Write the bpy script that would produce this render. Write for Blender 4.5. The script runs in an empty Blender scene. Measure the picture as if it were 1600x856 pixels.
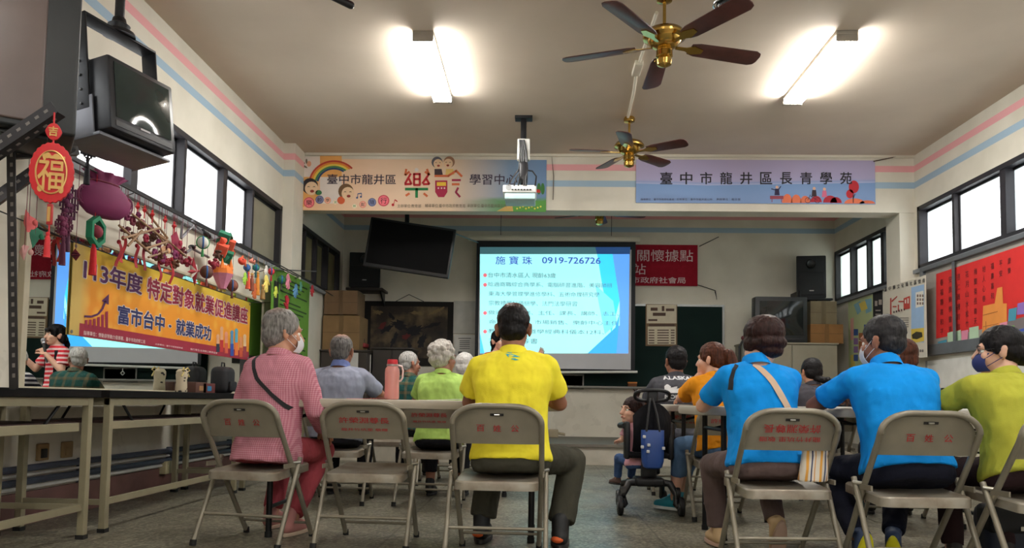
import bpy, bmesh, math, random
from mathutils import Vector, Matrix, Euler, noise
from mathutils.bvhtree import BVHTree
PI = math.pi
random.seed(7)
scene = bpy.context.scene
COL = scene.collection

# ------------------------------------------------------------------ camera
FPX, PSI, THETA, ROLL, EYE = 1200.0, math.radians(2.0), math.radians(3.5), math.radians(0.9), 0.76
fwd = Vector((-math.sin(PSI)*math.cos(THETA), math.cos(PSI)*math.cos(THETA), math.sin(THETA)))
r0 = Vector((math.cos(PSI), math.sin(PSI), 0)); u0 = r0.cross(fwd)
RGT = r0*math.cos(ROLL)+u0*math.sin(ROLL); UPV = u0*math.cos(ROLL)-r0*math.sin(ROLL)
CX = 841-FPX*RGT.y/fwd.y; CY = 627+FPX*UPV.y/fwd.y
CAM = Vector((0, 0, EYE))
cd = bpy.data.cameras.new('camera'); cam = bpy.data.objects.new('camera', cd); COL.objects.link(cam)
cd.sensor_width = 36; cd.lens = FPX*36/1600; cd.clip_start = .05; cd.clip_end = 200
cd.shift_x = (800-CX)/1600; cd.shift_y = (CY-428)/1600
m = Matrix((RGT, UPV, -fwd)).transposed().to_4x4(); m.translation = CAM
cam.matrix_world = m
scene.camera = cam

# ------------------------------------------------------------------ light, exposure
TUBE = 125.0
SKY = 4.5
w = bpy.data.worlds.new('world'); scene.world = w; w.use_nodes = True
bg = w.node_tree.nodes['Background']; bg.inputs[0].default_value = (1, .98, .95, 1); bg.inputs[1].default_value = SKY
vs = scene.view_settings
vs.view_transform = 'Standard'; vs.look = 'None'; vs.exposure = 0.0; vs.gamma = 1.0; vs.use_curve_mapping = False

# ------------------------------------------------------------------ photo measurements -> planes of the room
def ray(px, py): return RGT*((px-CX)/FPX)+UPV*((CY-py)/FPX)+fwd
def PX(px, py, X): d = ray(px, py); return CAM+d*(X/d.x)
def PY(px, py, Y): d = ray(px, py); return CAM+d*(Y/d.y)
def PZ(px, py, Z): d = ray(px, py); return CAM+d*((Z-EYE)/d.z)

# ------------------------------------------------------------------ helpers: materials
def lin(c):
    c = c/255.0
    return c/12.92 if c <= .04045 else ((c+.055)/1.055)**2.4
def rgb(r, g, b): return (lin(r), lin(g), lin(b), 1)
MATS = {}
class NT:
    def __init__(s, name):
        s.m = bpy.data.materials.new(name); s.m.use_nodes = True
        s.t = s.m.node_tree; s.n = s.t.nodes; s.p = s.n['Principled BSDF']; s.out = s.n['Material Output']
    def add(s, typ, **k):
        nd = s.n.new('ShaderNode'+typ)
        for a, v in k.items():
            if a.startswith('i_'):
                key = a[2:].replace('_', ' ')
                nd.inputs[int(key) if key.isdigit() else key].default_value = v
            else: setattr(nd, a, v)
        return nd
    def ln(s, a, b): s.t.links.new(a, b)
    def coords(s, kind='Object', scale=(1, 1, 1)):
        c = s.add('TexCoord'); mp = s.add('Mapping'); mp.inputs['Scale'].default_value = scale
        s.ln(c.outputs[kind], mp.inputs[0]); return mp.outputs[0]
    def noise(s, co, scale, detail=4):
        nd = s.add('TexNoise'); nd.inputs['Scale'].default_value = scale; nd.inputs['Detail'].default_value = detail
        s.ln(co, nd.inputs['Vector']); return nd.outputs['Fac']
    def ramp(s, fac, stops):
        r = s.add('ValToRGB'); e = r.color_ramp.elements
        while len(e) < len(stops): e.new(.5)
        for i, (p, c) in enumerate(stops): e[i].position = p; e[i].color = c
        s.ln(fac, r.inputs[0]); return r.outputs[0]
    def mix(s, fac, a, b):
        x = s.add('MixRGB')
        for v, i in ((fac, 0), (a, 1), (b, 2)):
            if hasattr(v, 'links'): s.ln(v, x.inputs[i])
            else: x.inputs[i].default_value = v
        return x.outputs[0]
    def math(s, op, a, b=0.0):
        x = s.add('Math', operation=op)
        for v, i in ((a, 0), (b, 1)):
            if hasattr(v, 'links'): s.ln(v, x.inputs[i])
            else: x.inputs[i].default_value = v
        return x.outputs[0]
    def bump(s, h, strength=.3, dist=.01):
        b = s.add('Bump'); b.inputs['Strength'].default_value = strength; b.inputs['Distance'].default_value = dist
        s.ln(h, b.inputs['Height']); s.ln(b.outputs[0], s.p.inputs['Normal'])
def tint(c, f): return (min(1, c[0]*f), min(1, c[1]*f), min(1, c[2]*f), 1)
def mat(name, c, rough=.6, metal=0.0, var=.08, scale=8.0, bump=0.0, spec=.5, bscale=None, trans=0.0, alpha=1.0):
    """plain surface with a little mottling"""
    if name in MATS: return MATS[name]
    n = NT(name); p = n.p
    co = n.coords(); f = n.noise(co, scale)
    col = n.ramp(f, [(.3, tint(c, 1-var)), (.7, tint(c, 1+var))])
    n.ln(col, p.inputs['Base Color'])
    p.inputs['Roughness'].default_value = rough; p.inputs['Metallic'].default_value = metal
    p.inputs['Specular IOR Level'].default_value = spec
    p.inputs['Transmission Weight'].default_value = trans
    p.inputs['Alpha'].default_value = alpha
    if bump: n.bump(n.noise(co, bscale or scale*6), bump, .004)
    MATS[name] = n.m; return n.m
def emit(name, c, s):
    if name in MATS: return MATS[name]
    n = NT(name); n.p.inputs['Base Color'].default_value = c
    n.p.inputs['Emission Color'].default_value = c; n.p.inputs['Emission Strength'].default_value = s
    MATS[name] = n.m; return n.m
def cloth(name, c, pattern=None, c2=None, size=.02, rough=.9):
    """woven fabric: fold bump, fine weave, optional stripes / checks"""
    if name in MATS: return MATS[name]
    n = NT(name); co = n.coords()
    f = n.noise(co, 9); col = n.ramp(f, [(.3, tint(c, .9)), (.7, tint(c, 1.08))])
    if pattern:
        sx = n.add('SeparateXYZ'); n.ln(co, sx.inputs[0])
        def band(o, per, duty): return n.math('LESS_THAN', n.math('FRACT', n.math('MULTIPLY', o, 1/per)), duty)
        if pattern == 'hstripe': k = band(sx.outputs[2], size, .45)
        elif pattern == 'vstripe': k = band(sx.outputs[0], size, .4)
        elif pattern == 'check': k = n.math('MULTIPLY', n.math('ADD', band(sx.outputs[0], size, .5), band(sx.outputs[2], size, .5)), .5)
        elif pattern == 'plaid': k = n.math('MULTIPLY', n.math('ADD', band(sx.outputs[0], size, .3), band(sx.outputs[2], size, .3)), .5)
        col = n.mix(k, col, c2)
    n.ln(col, n.p.inputs['Base Color'])
    n.p.inputs['Roughness'].default_value = rough; n.p.inputs['Specular IOR Level'].default_value = .2
    h = n.math('ADD', n.math('MULTIPLY', n.noise(n.coords('Object', (1, 1, .6)), 11, 2), 1.0), n.math('MULTIPLY', n.noise(co, 300, 1), .04))
    n.bump(h, .75, .035)
    MATS[name] = n.m; return n.m
def skinm(name, c):
    if name in MATS: return MATS[name]
    n = NT(name); co = n.coords()
    n.ln(n.ramp(n.noise(co, 14), [(.3, tint(c, .92)), (.7, tint(c, 1.06))]), n.p.inputs['Base Color'])
    n.p.inputs['Roughness'].default_value = .55; n.p.inputs['Subsurface Weight'].default_value = .06
    n.p.inputs['Subsurface Radius'].default_value = (.01, .004, .002)
    n.bump(n.noise(co, 260, 2), .12, .002)
    MATS[name] = n.m; return n.m
def hairm(name, c, c2, scalp=None):
    """strands; vertex colour 'thin' (0..1) lets the scalp show where the hair is thin"""
    if name in MATS: return MATS[name]
    n = NT(name)
    f = n.noise(n.coords('Object', (60, 60, 9)), 1.6, 6)
    col = n.ramp(f, [(.25, c), (.75, c2)])
    if scalp:
        at = n.add('Attribute', attribute_name='thin')
        g = n.math('MULTIPLY', at.outputs['Fac'], n.math('ADD', f, .35))
        col = n.mix(g, col, scalp)
    n.ln(col, n.p.inputs['Base Color']); n.p.inputs['Roughness'].default_value = .5
    n.p.inputs['Specular IOR Level'].default_value = .18
    n.bump(f, .6, .008)
    MATS[name] = n.m; return n.m

# ------------------------------------------------------------------ helpers: things
ROOT = {}
def tag(o, label=None, cat=None, group=None, kind=None):
    if label: o['label'] = label
    if cat: o['category'] = cat
    if group: o['group'] = group
    if kind: o['kind'] = kind
    return o
def thing(name, label, cat, loc=(0, 0, 0), rz=0.0, group=None):
    o = bpy.data.objects.new(name, None); COL.objects.link(o); o.empty_display_size = .1
    o.location = loc; o.rotation_euler = (0, 0, rz)
    ROOT[o] = Matrix.Translation(Vector(loc)) @ Matrix.Rotation(rz, 4, 'Z')
    return tag(o, label, cat, group)
def dup(root, loc, rz, label=None, group=None):
    r = root.copy(); COL.objects.link(r); r.location = loc; r.rotation_euler = (0, 0, rz)
    ROOT[r] = Matrix.Translation(Vector(loc)) @ Matrix.Rotation(rz, 4, 'Z')
    if label: r['label'] = label
    if group: r['group'] = group
    for ch in list(root.children):
        c = ch.copy(); COL.objects.link(c); c.parent = r
        for g in list(ch.children):
            d = g.copy(); COL.objects.link(d); d.parent = c
    return r
LOCAL = [False]
def link(name, me, material, parent=None, smooth=True, world=True):
    """mesh -> object; world=True: the vertices are in world space"""
    if isinstance(material, (list, tuple)):
        for x in material: me.materials.append(x)
    elif material: me.materials.append(material)
    if LOCAL[0]: world = False
    o = bpy.data.objects.new(name, me); COL.objects.link(o)
    if parent is not None:
        top = parent
        while top.parent is not None: top = top.parent
        o.parent = parent
        mt = ROOT.get(top, Matrix.Identity(4))
        if world: me.transform(mt.inverted())
    elif world:
        vs_ = [v.co for v in me.vertices]
        if vs_:
            b = Vector(((min(v.x for v in vs_)+max(v.x for v in vs_))/2, (min(v.y for v in vs_)+max(v.y for v in vs_))/2, min(v.z for v in vs_)))
            me.transform(Matrix.Translation(-b)); o.location = b
            ROOT[o] = Matrix.Translation(b)
    if smooth:
        me.polygons.foreach_set('use_smooth', [True]*len(me.polygons))
        try: me.set_sharp_from_angle(angle=math.radians(38))
        except Exception: pass
    me.update()
    return o
def orth(d):
    d = Vector(d).normalized(); a = Vector((0, 0, 1)) if abs(d.z) < .9 else Vector((1, 0, 0))
    x = a.cross(d).normalized(); return x, d.cross(x).normalized(), d
class MB:
    """collects shapes into one mesh"""
    def __init__(s): s.v = []; s.f = []; s.mi = []
    def add(s, vs_, fs, mi=0):
        n = len(s.v); s.v += [Vector(v) for v in vs_]; s.f += [tuple(i+n for i in f) for f in fs]; s.mi += [mi]*len(fs); return s
    def box(s, a, b, mi=0, mt=None):
        x0, y0, z0 = a; x1, y1, z1 = b
        x0, x1 = min(x0, x1), max(x0, x1); y0, y1 = min(y0, y1), max(y0, y1); z0, z1 = min(z0, z1), max(z0, z1)
        vs_ = [Vector(p) for p in ((x0, y0, z0), (x1, y0, z0), (x1, y1, z0), (x0, y1, z0), (x0, y0, z1), (x1, y0, z1), (x1, y1, z1), (x0, y1, z1))]
        if mt is not None: vs_ = [mt @ v for v in vs_]
        return s.add(vs_, [(0, 3, 2, 1), (4, 5, 6, 7), (0, 1, 5, 4), (1, 2, 6, 5), (2, 3, 7, 6), (3, 0, 4, 7)], mi)
    def bbox(s, c, size, mi=0, mt=None):
        return s.box([c[i]-size[i]/2 for i in range(3)], [c[i]+size[i]/2 for i in range(3)], mi, mt)
    def rbox(s, a, b, r, mi=0, mt=None, seg=3):
        bm = bmesh.new(); bmesh.ops.create_cube(bm, size=1)
        for v in bm.verts: v.co = Vector([a[i]+(b[i]-a[i])*(v.co[i]+.5) for i in range(3)])
        bmesh.ops.bevel(bm, geom=bm.edges[:], offset=r, segments=seg, profile=.5, affect='EDGES', clamp_overlap=True)
        if mt is not None: bm.transform(mt)
        bm.verts.index_update(); s.add([v.co for v in bm.verts], [[v.index for v in f.verts] for f in bm.faces], mi); bm.free(); return s
    def loft(s, rings, cap=True, mi=0, closed=True):
        n = len(rings[0]); vs_ = [p for r in rings for p in r]; fs = []
        for i in range(len(rings)-1):
            for j in range(n if closed else n-1):
                k = (j+1) % n; fs.append((i*n+j, i*n+k, (i+1)*n+k, (i+1)*n+j))
        if cap: fs.append(tuple(range(n-1, -1, -1))); fs.append(tuple((len(rings)-1)*n+j for j in range(n)))
        return s.add(vs_, fs, mi)
    def cyl(s, p, q, r, r2=None, n=12, mi=0):
        p, q = Vector(p), Vector(q); x, y, d = orth(q-p); r2 = r if r2 is None else r2
        return s.loft([[c+(x*math.cos(2*PI*j/n)+y*math.sin(2*PI*j/n))*rr for j in range(n)] for c, rr in ((p, r), (q, r2))], mi=mi)
    def cap(s, p, q, r, r2=None, n=14, mi=0):
        """tapered limb with round ends"""
        p, q = Vector(p), Vector(q); r2 = r if r2 is None else r2; x, y, d = orth(q-p); rings = []
        for c, rr, a0, a1 in ((p, r, -PI/2+.12, 0), (q, r2, 0, PI/2-.12)):
            for i in range(5):
                a = a0+(a1-a0)*i/4
                rings.append([c+d*(rr*math.sin(a))+(x*math.cos(2*PI*j/n)+y*math.sin(2*PI*j/n))*(rr*math.cos(a)) for j in range(n)])
        return s.loft(rings, mi=mi)
    def ell(s, c, rad, mt=None, n=16, mi=0):
        c = Vector(c); rings = []
        for i in range(1, n//2+1):
            a = -PI/2+PI*i/(n//2+1)
            rr = [Vector((rad[0]*math.cos(a)*math.cos(2*PI*j/n), rad[1]*math.cos(a)*math.sin(2*PI*j/n), rad[2]*math.sin(a))) for j in range(n)]
            rings.append([c+((mt @ v) if mt is not None else v) for v in rr])
        return s.loft(rings, mi=mi)
    def tube(s, pts, r, n=8, closed=False, mi=0):
        pts = [Vector(p) for p in pts]; rings = []; N = len(pts); up = None
        for i, p in enumerate(pts):
            a = pts[i-1] if (i > 0 or closed) else p; b = pts[(i+1) % N] if (i < N-1 or closed) else p
            d = (b-a).normalized()
            if up is None: up = orth(d)[0]
            up = (up-d*up.dot(d)).normalized(); y = d.cross(up)
            rr = r[i] if isinstance(r, (list, tuple)) else r
            rings.append([p+(up*math.cos(2*PI*j/n)+y*math.sin(2*PI*j/n))*rr for j in range(n)])
        if closed: rings.append(rings[0]); return s.loft(rings, cap=False, mi=mi)
        return s.loft(rings, mi=mi)
    def lathe(s, prof, c=(0, 0, 0), axis=(0, 0, 1), n=24, mi=0):
        c = Vector(c); x, y, d = orth(axis)
        return s.loft([[c+d*z+(x*math.cos(2*PI*j/n)+y*math.sin(2*PI*j/n))*max(r, .0004) for j in range(n)] for r, z in prof], mi=mi)
    def prism(s, pts, o, u, v, t, mi=0):
        """2-D outline in the frame o,u,v given a thickness vector t"""
        o, u, v, t = Vector(o), Vector(u), Vector(v), Vector(t)
        a = [o+u*p[0]+v*p[1] for p in pts]; n = len(a)
        return s.add(a+[p+t for p in a], [tuple(range(n-1, -1, -1)), tuple(range(n, 2*n))]+[(i, (i+1) % n, (i+1) % n+n, i+n) for i in range(n)], mi)
    def grid(s, fn, nu, nv, mi=0):
        vs_ = [fn(i/nu, j/nv) for j in range(nv+1) for i in range(nu+1)]
        return s.add(vs_, [(j*(nu+1)+i, j*(nu+1)+i+1, (j+1)*(nu+1)+i+1, (j+1)*(nu+1)+i) for j in range(nv) for i in range(nu)], mi)
    def mesh(s, name='m'):
        me = bpy.data.meshes.new(name); me.from_pydata([tuple(v) for v in s.v], [], s.f)
        me.polygons.foreach_set('material_index', s.mi)
        bm = bmesh.new(); bm.from_mesh(me); bmesh.ops.recalc_face_normals(bm, faces=bm.faces[:]); bm.to_mesh(me); bm.free()
        return me
    def build(s, name, material, parent=None, smooth=True, bevel=0.0, world=True):
        me = s.mesh(name)
        if bevel:
            bm = bmesh.new(); bm.from_mesh(me)
            ed = [e for e in bm.edges if len(e.link_faces) == 2 and e.calc_face_angle(0) > .6]
            bmesh.ops.bevel(bm, geom=ed, offset=bevel, segments=2, profile=.5, affect='EDGES', clamp_overlap=True)
            bm.to_mesh(me); bm.free()
        return link(name, me, material, parent, smooth, world)
    def sheet(s, name, material, parent=None, thick=.002):
        me = s.mesh(name); bm = bmesh.new(); bm.from_mesh(me); bmesh.ops.solidify(bm, geom=bm.faces[:], thickness=thick); bm.to_mesh(me); bm.free()
        return link(name, me, material, parent, True)
def remesh(mb, voxel, smooth=4, disp=None, final=0):
    """union of overlapping closed shapes into one skin"""
    me = mb.mesh('tmp'); o = bpy.data.objects.new('tmp', me); COL.objects.link(o)
    md = o.modifiers.new('r', 'REMESH'); md.mode = 'VOXEL'; md.voxel_size = voxel
    if smooth: md = o.modifiers.new('s', 'SMOOTH'); md.factor = .5; md.iterations = smooth
    for k, (ns, st, typ) in enumerate(disp or []):
        t = bpy.data.textures.new('t', typ)
        t.noise_scale = ns
        md = o.modifiers.new('d', 'DISPLACE'); md.texture = t; md.strength = st; md.mid_level = .5; md.texture_coords = 'GLOBAL'
    if final: md = o.modifiers.new('s2', 'SMOOTH'); md.factor = .5; md.iterations = final
    bpy.context.view_layer.update()
    dg = bpy.context.evaluated_depsgraph_get()
    r = bpy.data.meshes.new_from_object(o.evaluated_get(dg), depsgraph=dg)
    bpy.data.objects.remove(o); bpy.data.meshes.remove(me); return r
def joinmesh(a, b):
    bm = bmesh.new(); bm.from_mesh(a); bm.from_mesh(b); bm.to_mesh(a); bm.free(); bpy.data.meshes.remove(b); return a
def struct(name, mb, material, **k):
    o = mb.build(name, material, smooth=k.pop('smooth', False), **k); o['kind'] = 'structure'; return o

# ------------------------------------------------------------------ helpers: writing and flat artwork on a plane
def glyphs(text, bold=0.0):
    """letter shapes (em units); bold thickens the strokes by overlaying shifted copies"""
    c = bpy.data.curves.new('txt', 'FONT'); c.body = text; c.size = 1; c.resolution_u = 3; c.space_line = 1.15
    o = bpy.data.objects.new('txt', c); COL.objects.link(o); bpy.context.view_layer.update()
    dg = bpy.context.evaluated_depsgraph_get(); me = bpy.data.meshes.new_from_object(o.evaluated_get(dg), depsgraph=dg)
    bpy.data.objects.remove(o); bpy.data.curves.remove(c)
    vs_ = [v.co.copy() for v in me.vertices]; fs = [tuple(p.vertices) for p in me.polygons]; bpy.data.meshes.remove(me)
    if not vs_: vs_ = [Vector((0, 0, 0)), Vector((1, 0, 0)), Vector((0, 1, 0))]; fs = [(0, 1, 2)]
    if bold >= .008:
        k_ = 4 if bold < .03 else 8; n = len(vs_); V0 = list(vs_); F0 = list(fs)
        for k in range(k_):
            a = 2*PI*(k+.5)/k_; d = Vector((math.cos(a), math.sin(a), 0))*bold*.9; d.z = k+1; m_ = len(vs_)
            vs_ += [v+d for v in V0]; fs += [tuple(i+m_ for i in f) for f in F0]
    return vs_, fs
class Board:
    """a flat surface: o = top left corner, u along, v down (metres), n towards the viewer"""
    def __init__(s, o, u, v, n, pick=None):
        s.o, s.u, s.v, s.n = Vector(o), Vector(u).normalized(), Vector(v).normalized(), Vector(n).normalized(); s.pick = pick
    def at(s, a, b, h=0.0): return s.o+s.u*a+s.v*b+s.n*h
    def uv(s, px, py):
        p = s.pick(px, py)-s.o; return p.dot(s.u), p.dot(s.v)
    def text(s, name, txt, box, material, parent, h=.002, bold=0.0, px=True, rot=False, uniform=False, flip=False):
        """fit txt to box (x0,y0,x1,y1): photo pixels (px) or metres"""
        x0, y0, x1, y1 = box
        if px:
            (a0, b0), (a1, b1) = s.uv(x0, y0), s.uv(x1, y1)
        else: a0, b0, a1, b1 = x0, y0, x1, y1
        vs_, fs = glyphs(txt, bold)
        mx0, mx1 = min(p.x for p in vs_), max(p.x for p in vs_); my0, my1 = min(p.y for p in vs_), max(p.y for p in vs_)
        sx = (a1-a0)/max(1e-6, mx1-mx0); sy = (b1-b0)/max(1e-6, my1-my0)
        if uniform: sx = sy = min(sx, sy)
        out = []
        for p in vs_:
            x = (p.x-(mx0+mx1)/2)*sx; y = (p.y-(my0+my1)/2)*sy
            if rot: x, y = -x, -y
            out.append(s.at((a0+a1)/2+x, (b0+b1)/2-y, h+p.z*.00006))
        mb = MB(); mb.add(out, fs); me = bpy.data.meshes.new(name); me.from_pydata([tuple(v) for v in mb.v], [], mb.f)
        return link(name, me, material, parent, smooth=False)
    def shape(s, mb, pts, h=.001, px=True, mi=0):
        q = [s.uv(*p) if px else p for p in pts]
        mb.add([s.at(a, b, h) for a, b in q], [tuple(range(len(q)))], mi); return mb
    def disc(s, mb, c, rx, ry=None, h=.001, px=True, n=20, mi=0, a0=0, a1=2*PI, rot=0.0):
        ry = rx if ry is None else ry; pts = []
        for i in range(n if a1-a0 > 6.2 else n+1):
            a = a0+(a1-a0)*i/n; x, y = rx*math.cos(a), -ry*math.sin(a)
            pts.append((c[0]+x*math.cos(rot)-y*math.sin(rot), c[1]+x*math.sin(rot)+y*math.cos(rot)))
        return s.shape(mb, pts, h, px, mi)
    def arc(s, mb, c, r1, r2, a0, a1, h=.001, px=True, n=20, mi=0, sq=1.0):
        p = [(c[0]+r1*math.cos(a0+(a1-a0)*i/n), c[1]-sq*r1*math.sin(a0+(a1-a0)*i/n)) for i in range(n+1)]
        q = [(c[0]+r2*math.cos(a0+(a1-a0)*i/n), c[1]-sq*r2*math.sin(a0+(a1-a0)*i/n)) for i in range(n+1)]
        for i in range(n): s.shape(mb, [p[i], p[i+1], q[i+1], q[i]], h, px, mi)
        return mb
    def line(s, mb, a, b, wd, h=.001, px=True, mi=0):
        a, b = Vector(a), Vector(b); d = (b-a).normalized(); t = Vector((-d.y, d.x))*wd/2
        return s.shape(mb, [tuple(a-t), tuple(b-t), tuple(b+t), tuple(a+t)], h, px, mi)
def boardY(Y, px0, py0): return Board(PY(px0, py0, Y), (1, 0, 0), (0, 0, -1), (0, -1, 0), lambda x, y: PY(x, y, Y))
def boardXL(X, px0, py0): return Board(PX(px0, py0, X), (0, 1, 0), (0, 0, -1), (1, 0, 0), lambda x, y: PX(x, y, X))
def boardXR(X, px0, py0): return Board(PX(px0, py0, X), (0, -1, 0), (0, 0, -1), (-1, 0, 0), lambda x, y: PX(x, y, X))
def flatmesh(mb, name, material, parent):
    me = bpy.data.meshes.new(name); me.from_pydata([tuple(v) for v in mb.v], [], mb.f); me.polygons.foreach_set('material_index', mb.mi)
    return link(name, me, material, parent, smooth=False)
# ================================================================== the room
XL, XR, YN, YF, ZC = -2.98, 4.36, -1.6, 11.42, 3.70
def wall_mat():
    n = NT('wall_paint'); g = n.add('NewGeometry'); s = n.add('SeparateXYZ'); n.ln(g.outputs['Position'], s.inputs[0])
    z = s.outputs[2]; co = n.coords('Object')
    base = n.ramp(n.noise(co, 2.2, 6), [(.3, rgb(206, 200, 184)), (.7, rgb(221, 215, 200))])
    def band(a, b): return n.math('MULTIPLY', n.math('GREATER_THAN', z, a), n.math('LESS_THAN', z, b))
    c = n.mix(band(3.505, 3.58), base, rgb(228, 166, 168)); c = n.mix(band(3.31, 3.385), c, rgb(156, 180, 198))
    stain = n.math('MULTIPLY', n.math('LESS_THAN', z, 1.0), n.math('GREATER_THAN', n.noise(co, 5, 8), .56))
    c = n.mix(n.math('MULTIPLY', stain, .12), c, rgb(140, 132, 116))
    n.ln(c, n.p.inputs['Base Color']); n.p.inputs['Roughness'].default_value = .8
    n.bump(n.noise(co, 40, 4), .15, .003); return n.m
WALL = wall_mat()
CREAM = mat('cream_paint', rgb(212, 206, 188), .8, var=.04, scale=3)
def ceil_mat():
    n = NT('ceiling_paint'); co = n.coords()
    a = n.ramp(n.noise(co, .9, 5), [(.25, rgb(194, 180, 162)), (.75, rgb(212, 198, 180))])
    n.ln(a, n.p.inputs['Base Color']); n.p.inputs['Roughness'].default_value = .85
    n.bump(n.noise(co, 3, 5), .12, .02); return n.m
def floor_mat():
    n = NT('terrazzo'); co = n.coords()
    v = n.add('TexVoronoi', feature='F1'); v.inputs['Scale'].default_value = 72; n.ln(co, v.inputs['Vector'])
    chips = n.ramp(v.outputs['Color'], [(.12, rgb(44, 42, 36)), (.5, rgb(104, 101, 88)), (.85, rgb(178, 172, 152))])
    stain = n.ramp(n.noise(co, 1.1, 8), [(.3, rgb(70, 70, 58)), (.7, rgb(122, 116, 98))])
    c = n.mix(.45, chips, stain)
    br = n.add('TexBrick'); br.offset = 0.0; n.ln(n.coords('Object', (1, 1, 1)), br.inputs['Vector'])
    br.inputs['Scale'].default_value = .6; br.inputs['Mortar Size'].default_value = .004; br.inputs['Row Height'].default_value = .9; br.inputs['Brick Width'].default_value = .9
    br.inputs['Color1'].default_value = br.inputs['Color2'].default_value = (1, 1, 1, 1); br.inputs['Mortar'].default_value = (.55, .55, .52, 1)
    mu = n.add('MixRGB', blend_type='MULTIPLY'); mu.inputs[0].default_value = 1; n.ln(c, mu.inputs[1]); n.ln(br.outputs[0], mu.inputs[2])
    n.ln(mu.outputs[0], n.p.inputs['Base Color'])
    n.ln(n.ramp(n.noise(co, 4, 5), [(.3, (.28, .28, .28, 1)), (.7, (.5, .5, .5, 1))]), n.p.inputs['Roughness'])
    return n.m
FLOOR = floor_mat()
DARKFR = mat('dark_window_frame', rgb(44, 42, 46), .5, .3)
struct('floor', MB().box((XL-.3, YN, -.1), (XR+.3, YF+.2, 0)), FLOOR)
struct('ceiling', MB().box((XL-.3, YN, ZC), (XR+.3, YF+.2, ZC+.12)), ceil_mat())
LW = [(1.0, 8.62, 2.22, 2.95), (9.2, 11.2, 2.22, 2.93)]           # left openings y0,y1,z0,z1
RW = [(1.0, 8.92, 2.34, 3.07), (9.4, 11.4, 2.28, 3.03)]
def side_wall(name, xa, xb, ops):
    m = MB(); ys = [YN]+[v for o in ops for v in o[:2]]+[YF+.2]
    for i, o in enumerate(ops):
        m.box((xa, o[0], 0), (xb, o[1], o[2])); m.box((xa, o[0], o[3]), (xb, o[1], ZC))
    for a, b in ((ys[0], ys[1]), (ys[2], ys[3]), (ys[4], ys[5])):
        if b-a > .01: m.box((xa, a, 0), (xb, b, ZC))
    return struct(name, m, WALL)
side_wall('wall_left', XL-.2, XL, LW); side_wall('wall_right', XR, XR+.2, RW)
struct('wall_back', MB().box((XL, YF, 0), (XR, YF+.2, ZC)), WALL)
b = MB(); NW = (.6, 3.4, .95, 2.95)
b.box((XL, YN-.2, 0), (XR, YN, NW[2])); b.box((XL, YN-.2, NW[3]), (XR, YN, ZC)); b.box((XL, YN-.2, NW[2]), (NW[0], YN, NW[3])); b.box((NW[1], YN-.2, NW[2]), (XR, YN, NW[3]))
struct('wall_near', b, WALL)
struct('trim_1', MB().box((XL, 9.0, 3.025), (XR, 9.26, ZC)), WALL)                       # the beam
struct('trim_2', MB().box((XL, 8.64, 0), (XL+.13, 9.0, ZC)), WALL)                    # pillars under it
struct('trim_3', MB().box((XR-.17, 9.01, 0), (XR, 9.36, 3.025)), WALL)
struct('trim_4', MB().box((XL+.14, 8.975, ZC-.03), (XR, 9.0, ZC)), CREAM)
b = MB(); pa = [PZ(x, 3, 3.66) for x in (380, 580, 632, 945, 1130, 1620)]; pa[0].x = XL; pa[-1].x = XR
for i, k in enumerate((0, 1, 0, 1, 2)): b.box((pa[i].x, 5.02, 3.665), (pa[i+1].x, 5.34, 3.7), mi=k)
struct('trim_5', b, [mat('pink_strip', rgb(222, 128, 130), .7), CREAM, mat('blue_strip', rgb(150, 172, 192), .7)])
STG = mat('stage_riser', rgb(176, 170, 156), .8, var=.12, scale=5); STT = mat('stage_edge', rgb(104, 98, 88), .6, var=.1)
b = MB(); b.box((XL, 9.42, 0), (XR, YF, .215)); b.box((XL, 9.39, .215), (XR, YF, .25), mi=1)
o = struct('floor_stage', b, [STG, STT])
struct('baseboard_left', MB().box((XL, YN, 0), (XL+.02, 9.39, .19)), mat('red_skirting', rgb(98, 66, 60), .7, var=.2))
struct('baseboard_right', MB().box((XR-.02, YN, 0), (XR, 9.39, .12)), mat('red_skirting', rgb(98, 66, 60), .7))

def pane_mat(name, c, a):
    """frosted glass: mostly lets light through, scatters a little"""
    n = NT(name); t = n.add('BsdfTransparent'); d = n.add('BsdfTranslucent'); x = n.add('MixShader'); x.inputs[0].default_value = a
    d.inputs[0].default_value = c; t.inputs[0].default_value = (.96, .98, 1, 1); n.ln(t.outputs[0], x.inputs[1]); n.ln(d.outputs[0], x.inputs[2])
    gl = n.add('BsdfGlossy'); gl.inputs['Roughness'].default_value = .15; y = n.add('MixShader'); y.inputs[0].default_value = .04
    n.ln(x.outputs[0], y.inputs[1]); n.ln(gl.outputs[0], y.inputs[2]); n.ln(y.outputs[0], n.out.inputs[0]); return n.m
CLEARP = pane_mat('frosted_pane', (.9, .93, .95, 1), .35)
CLEARR = pane_mat('rippled_pane', (.75, .82, .85, 1), .5)
DIMP = mat('shade_olive_pane', rgb(120, 112, 78), .35, var=.12, scale=5)  # frosted glass in shade, its dimness put into the olive colour
GREYP = mat('shaded_pane', rgb(134, 130, 112), .3, var=.1, scale=4)
YELP = mat('shade_yellow_pane', rgb(196, 190, 70), .5)  # no curtain: shaded frosted glass painted as an opaque yellow
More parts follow.
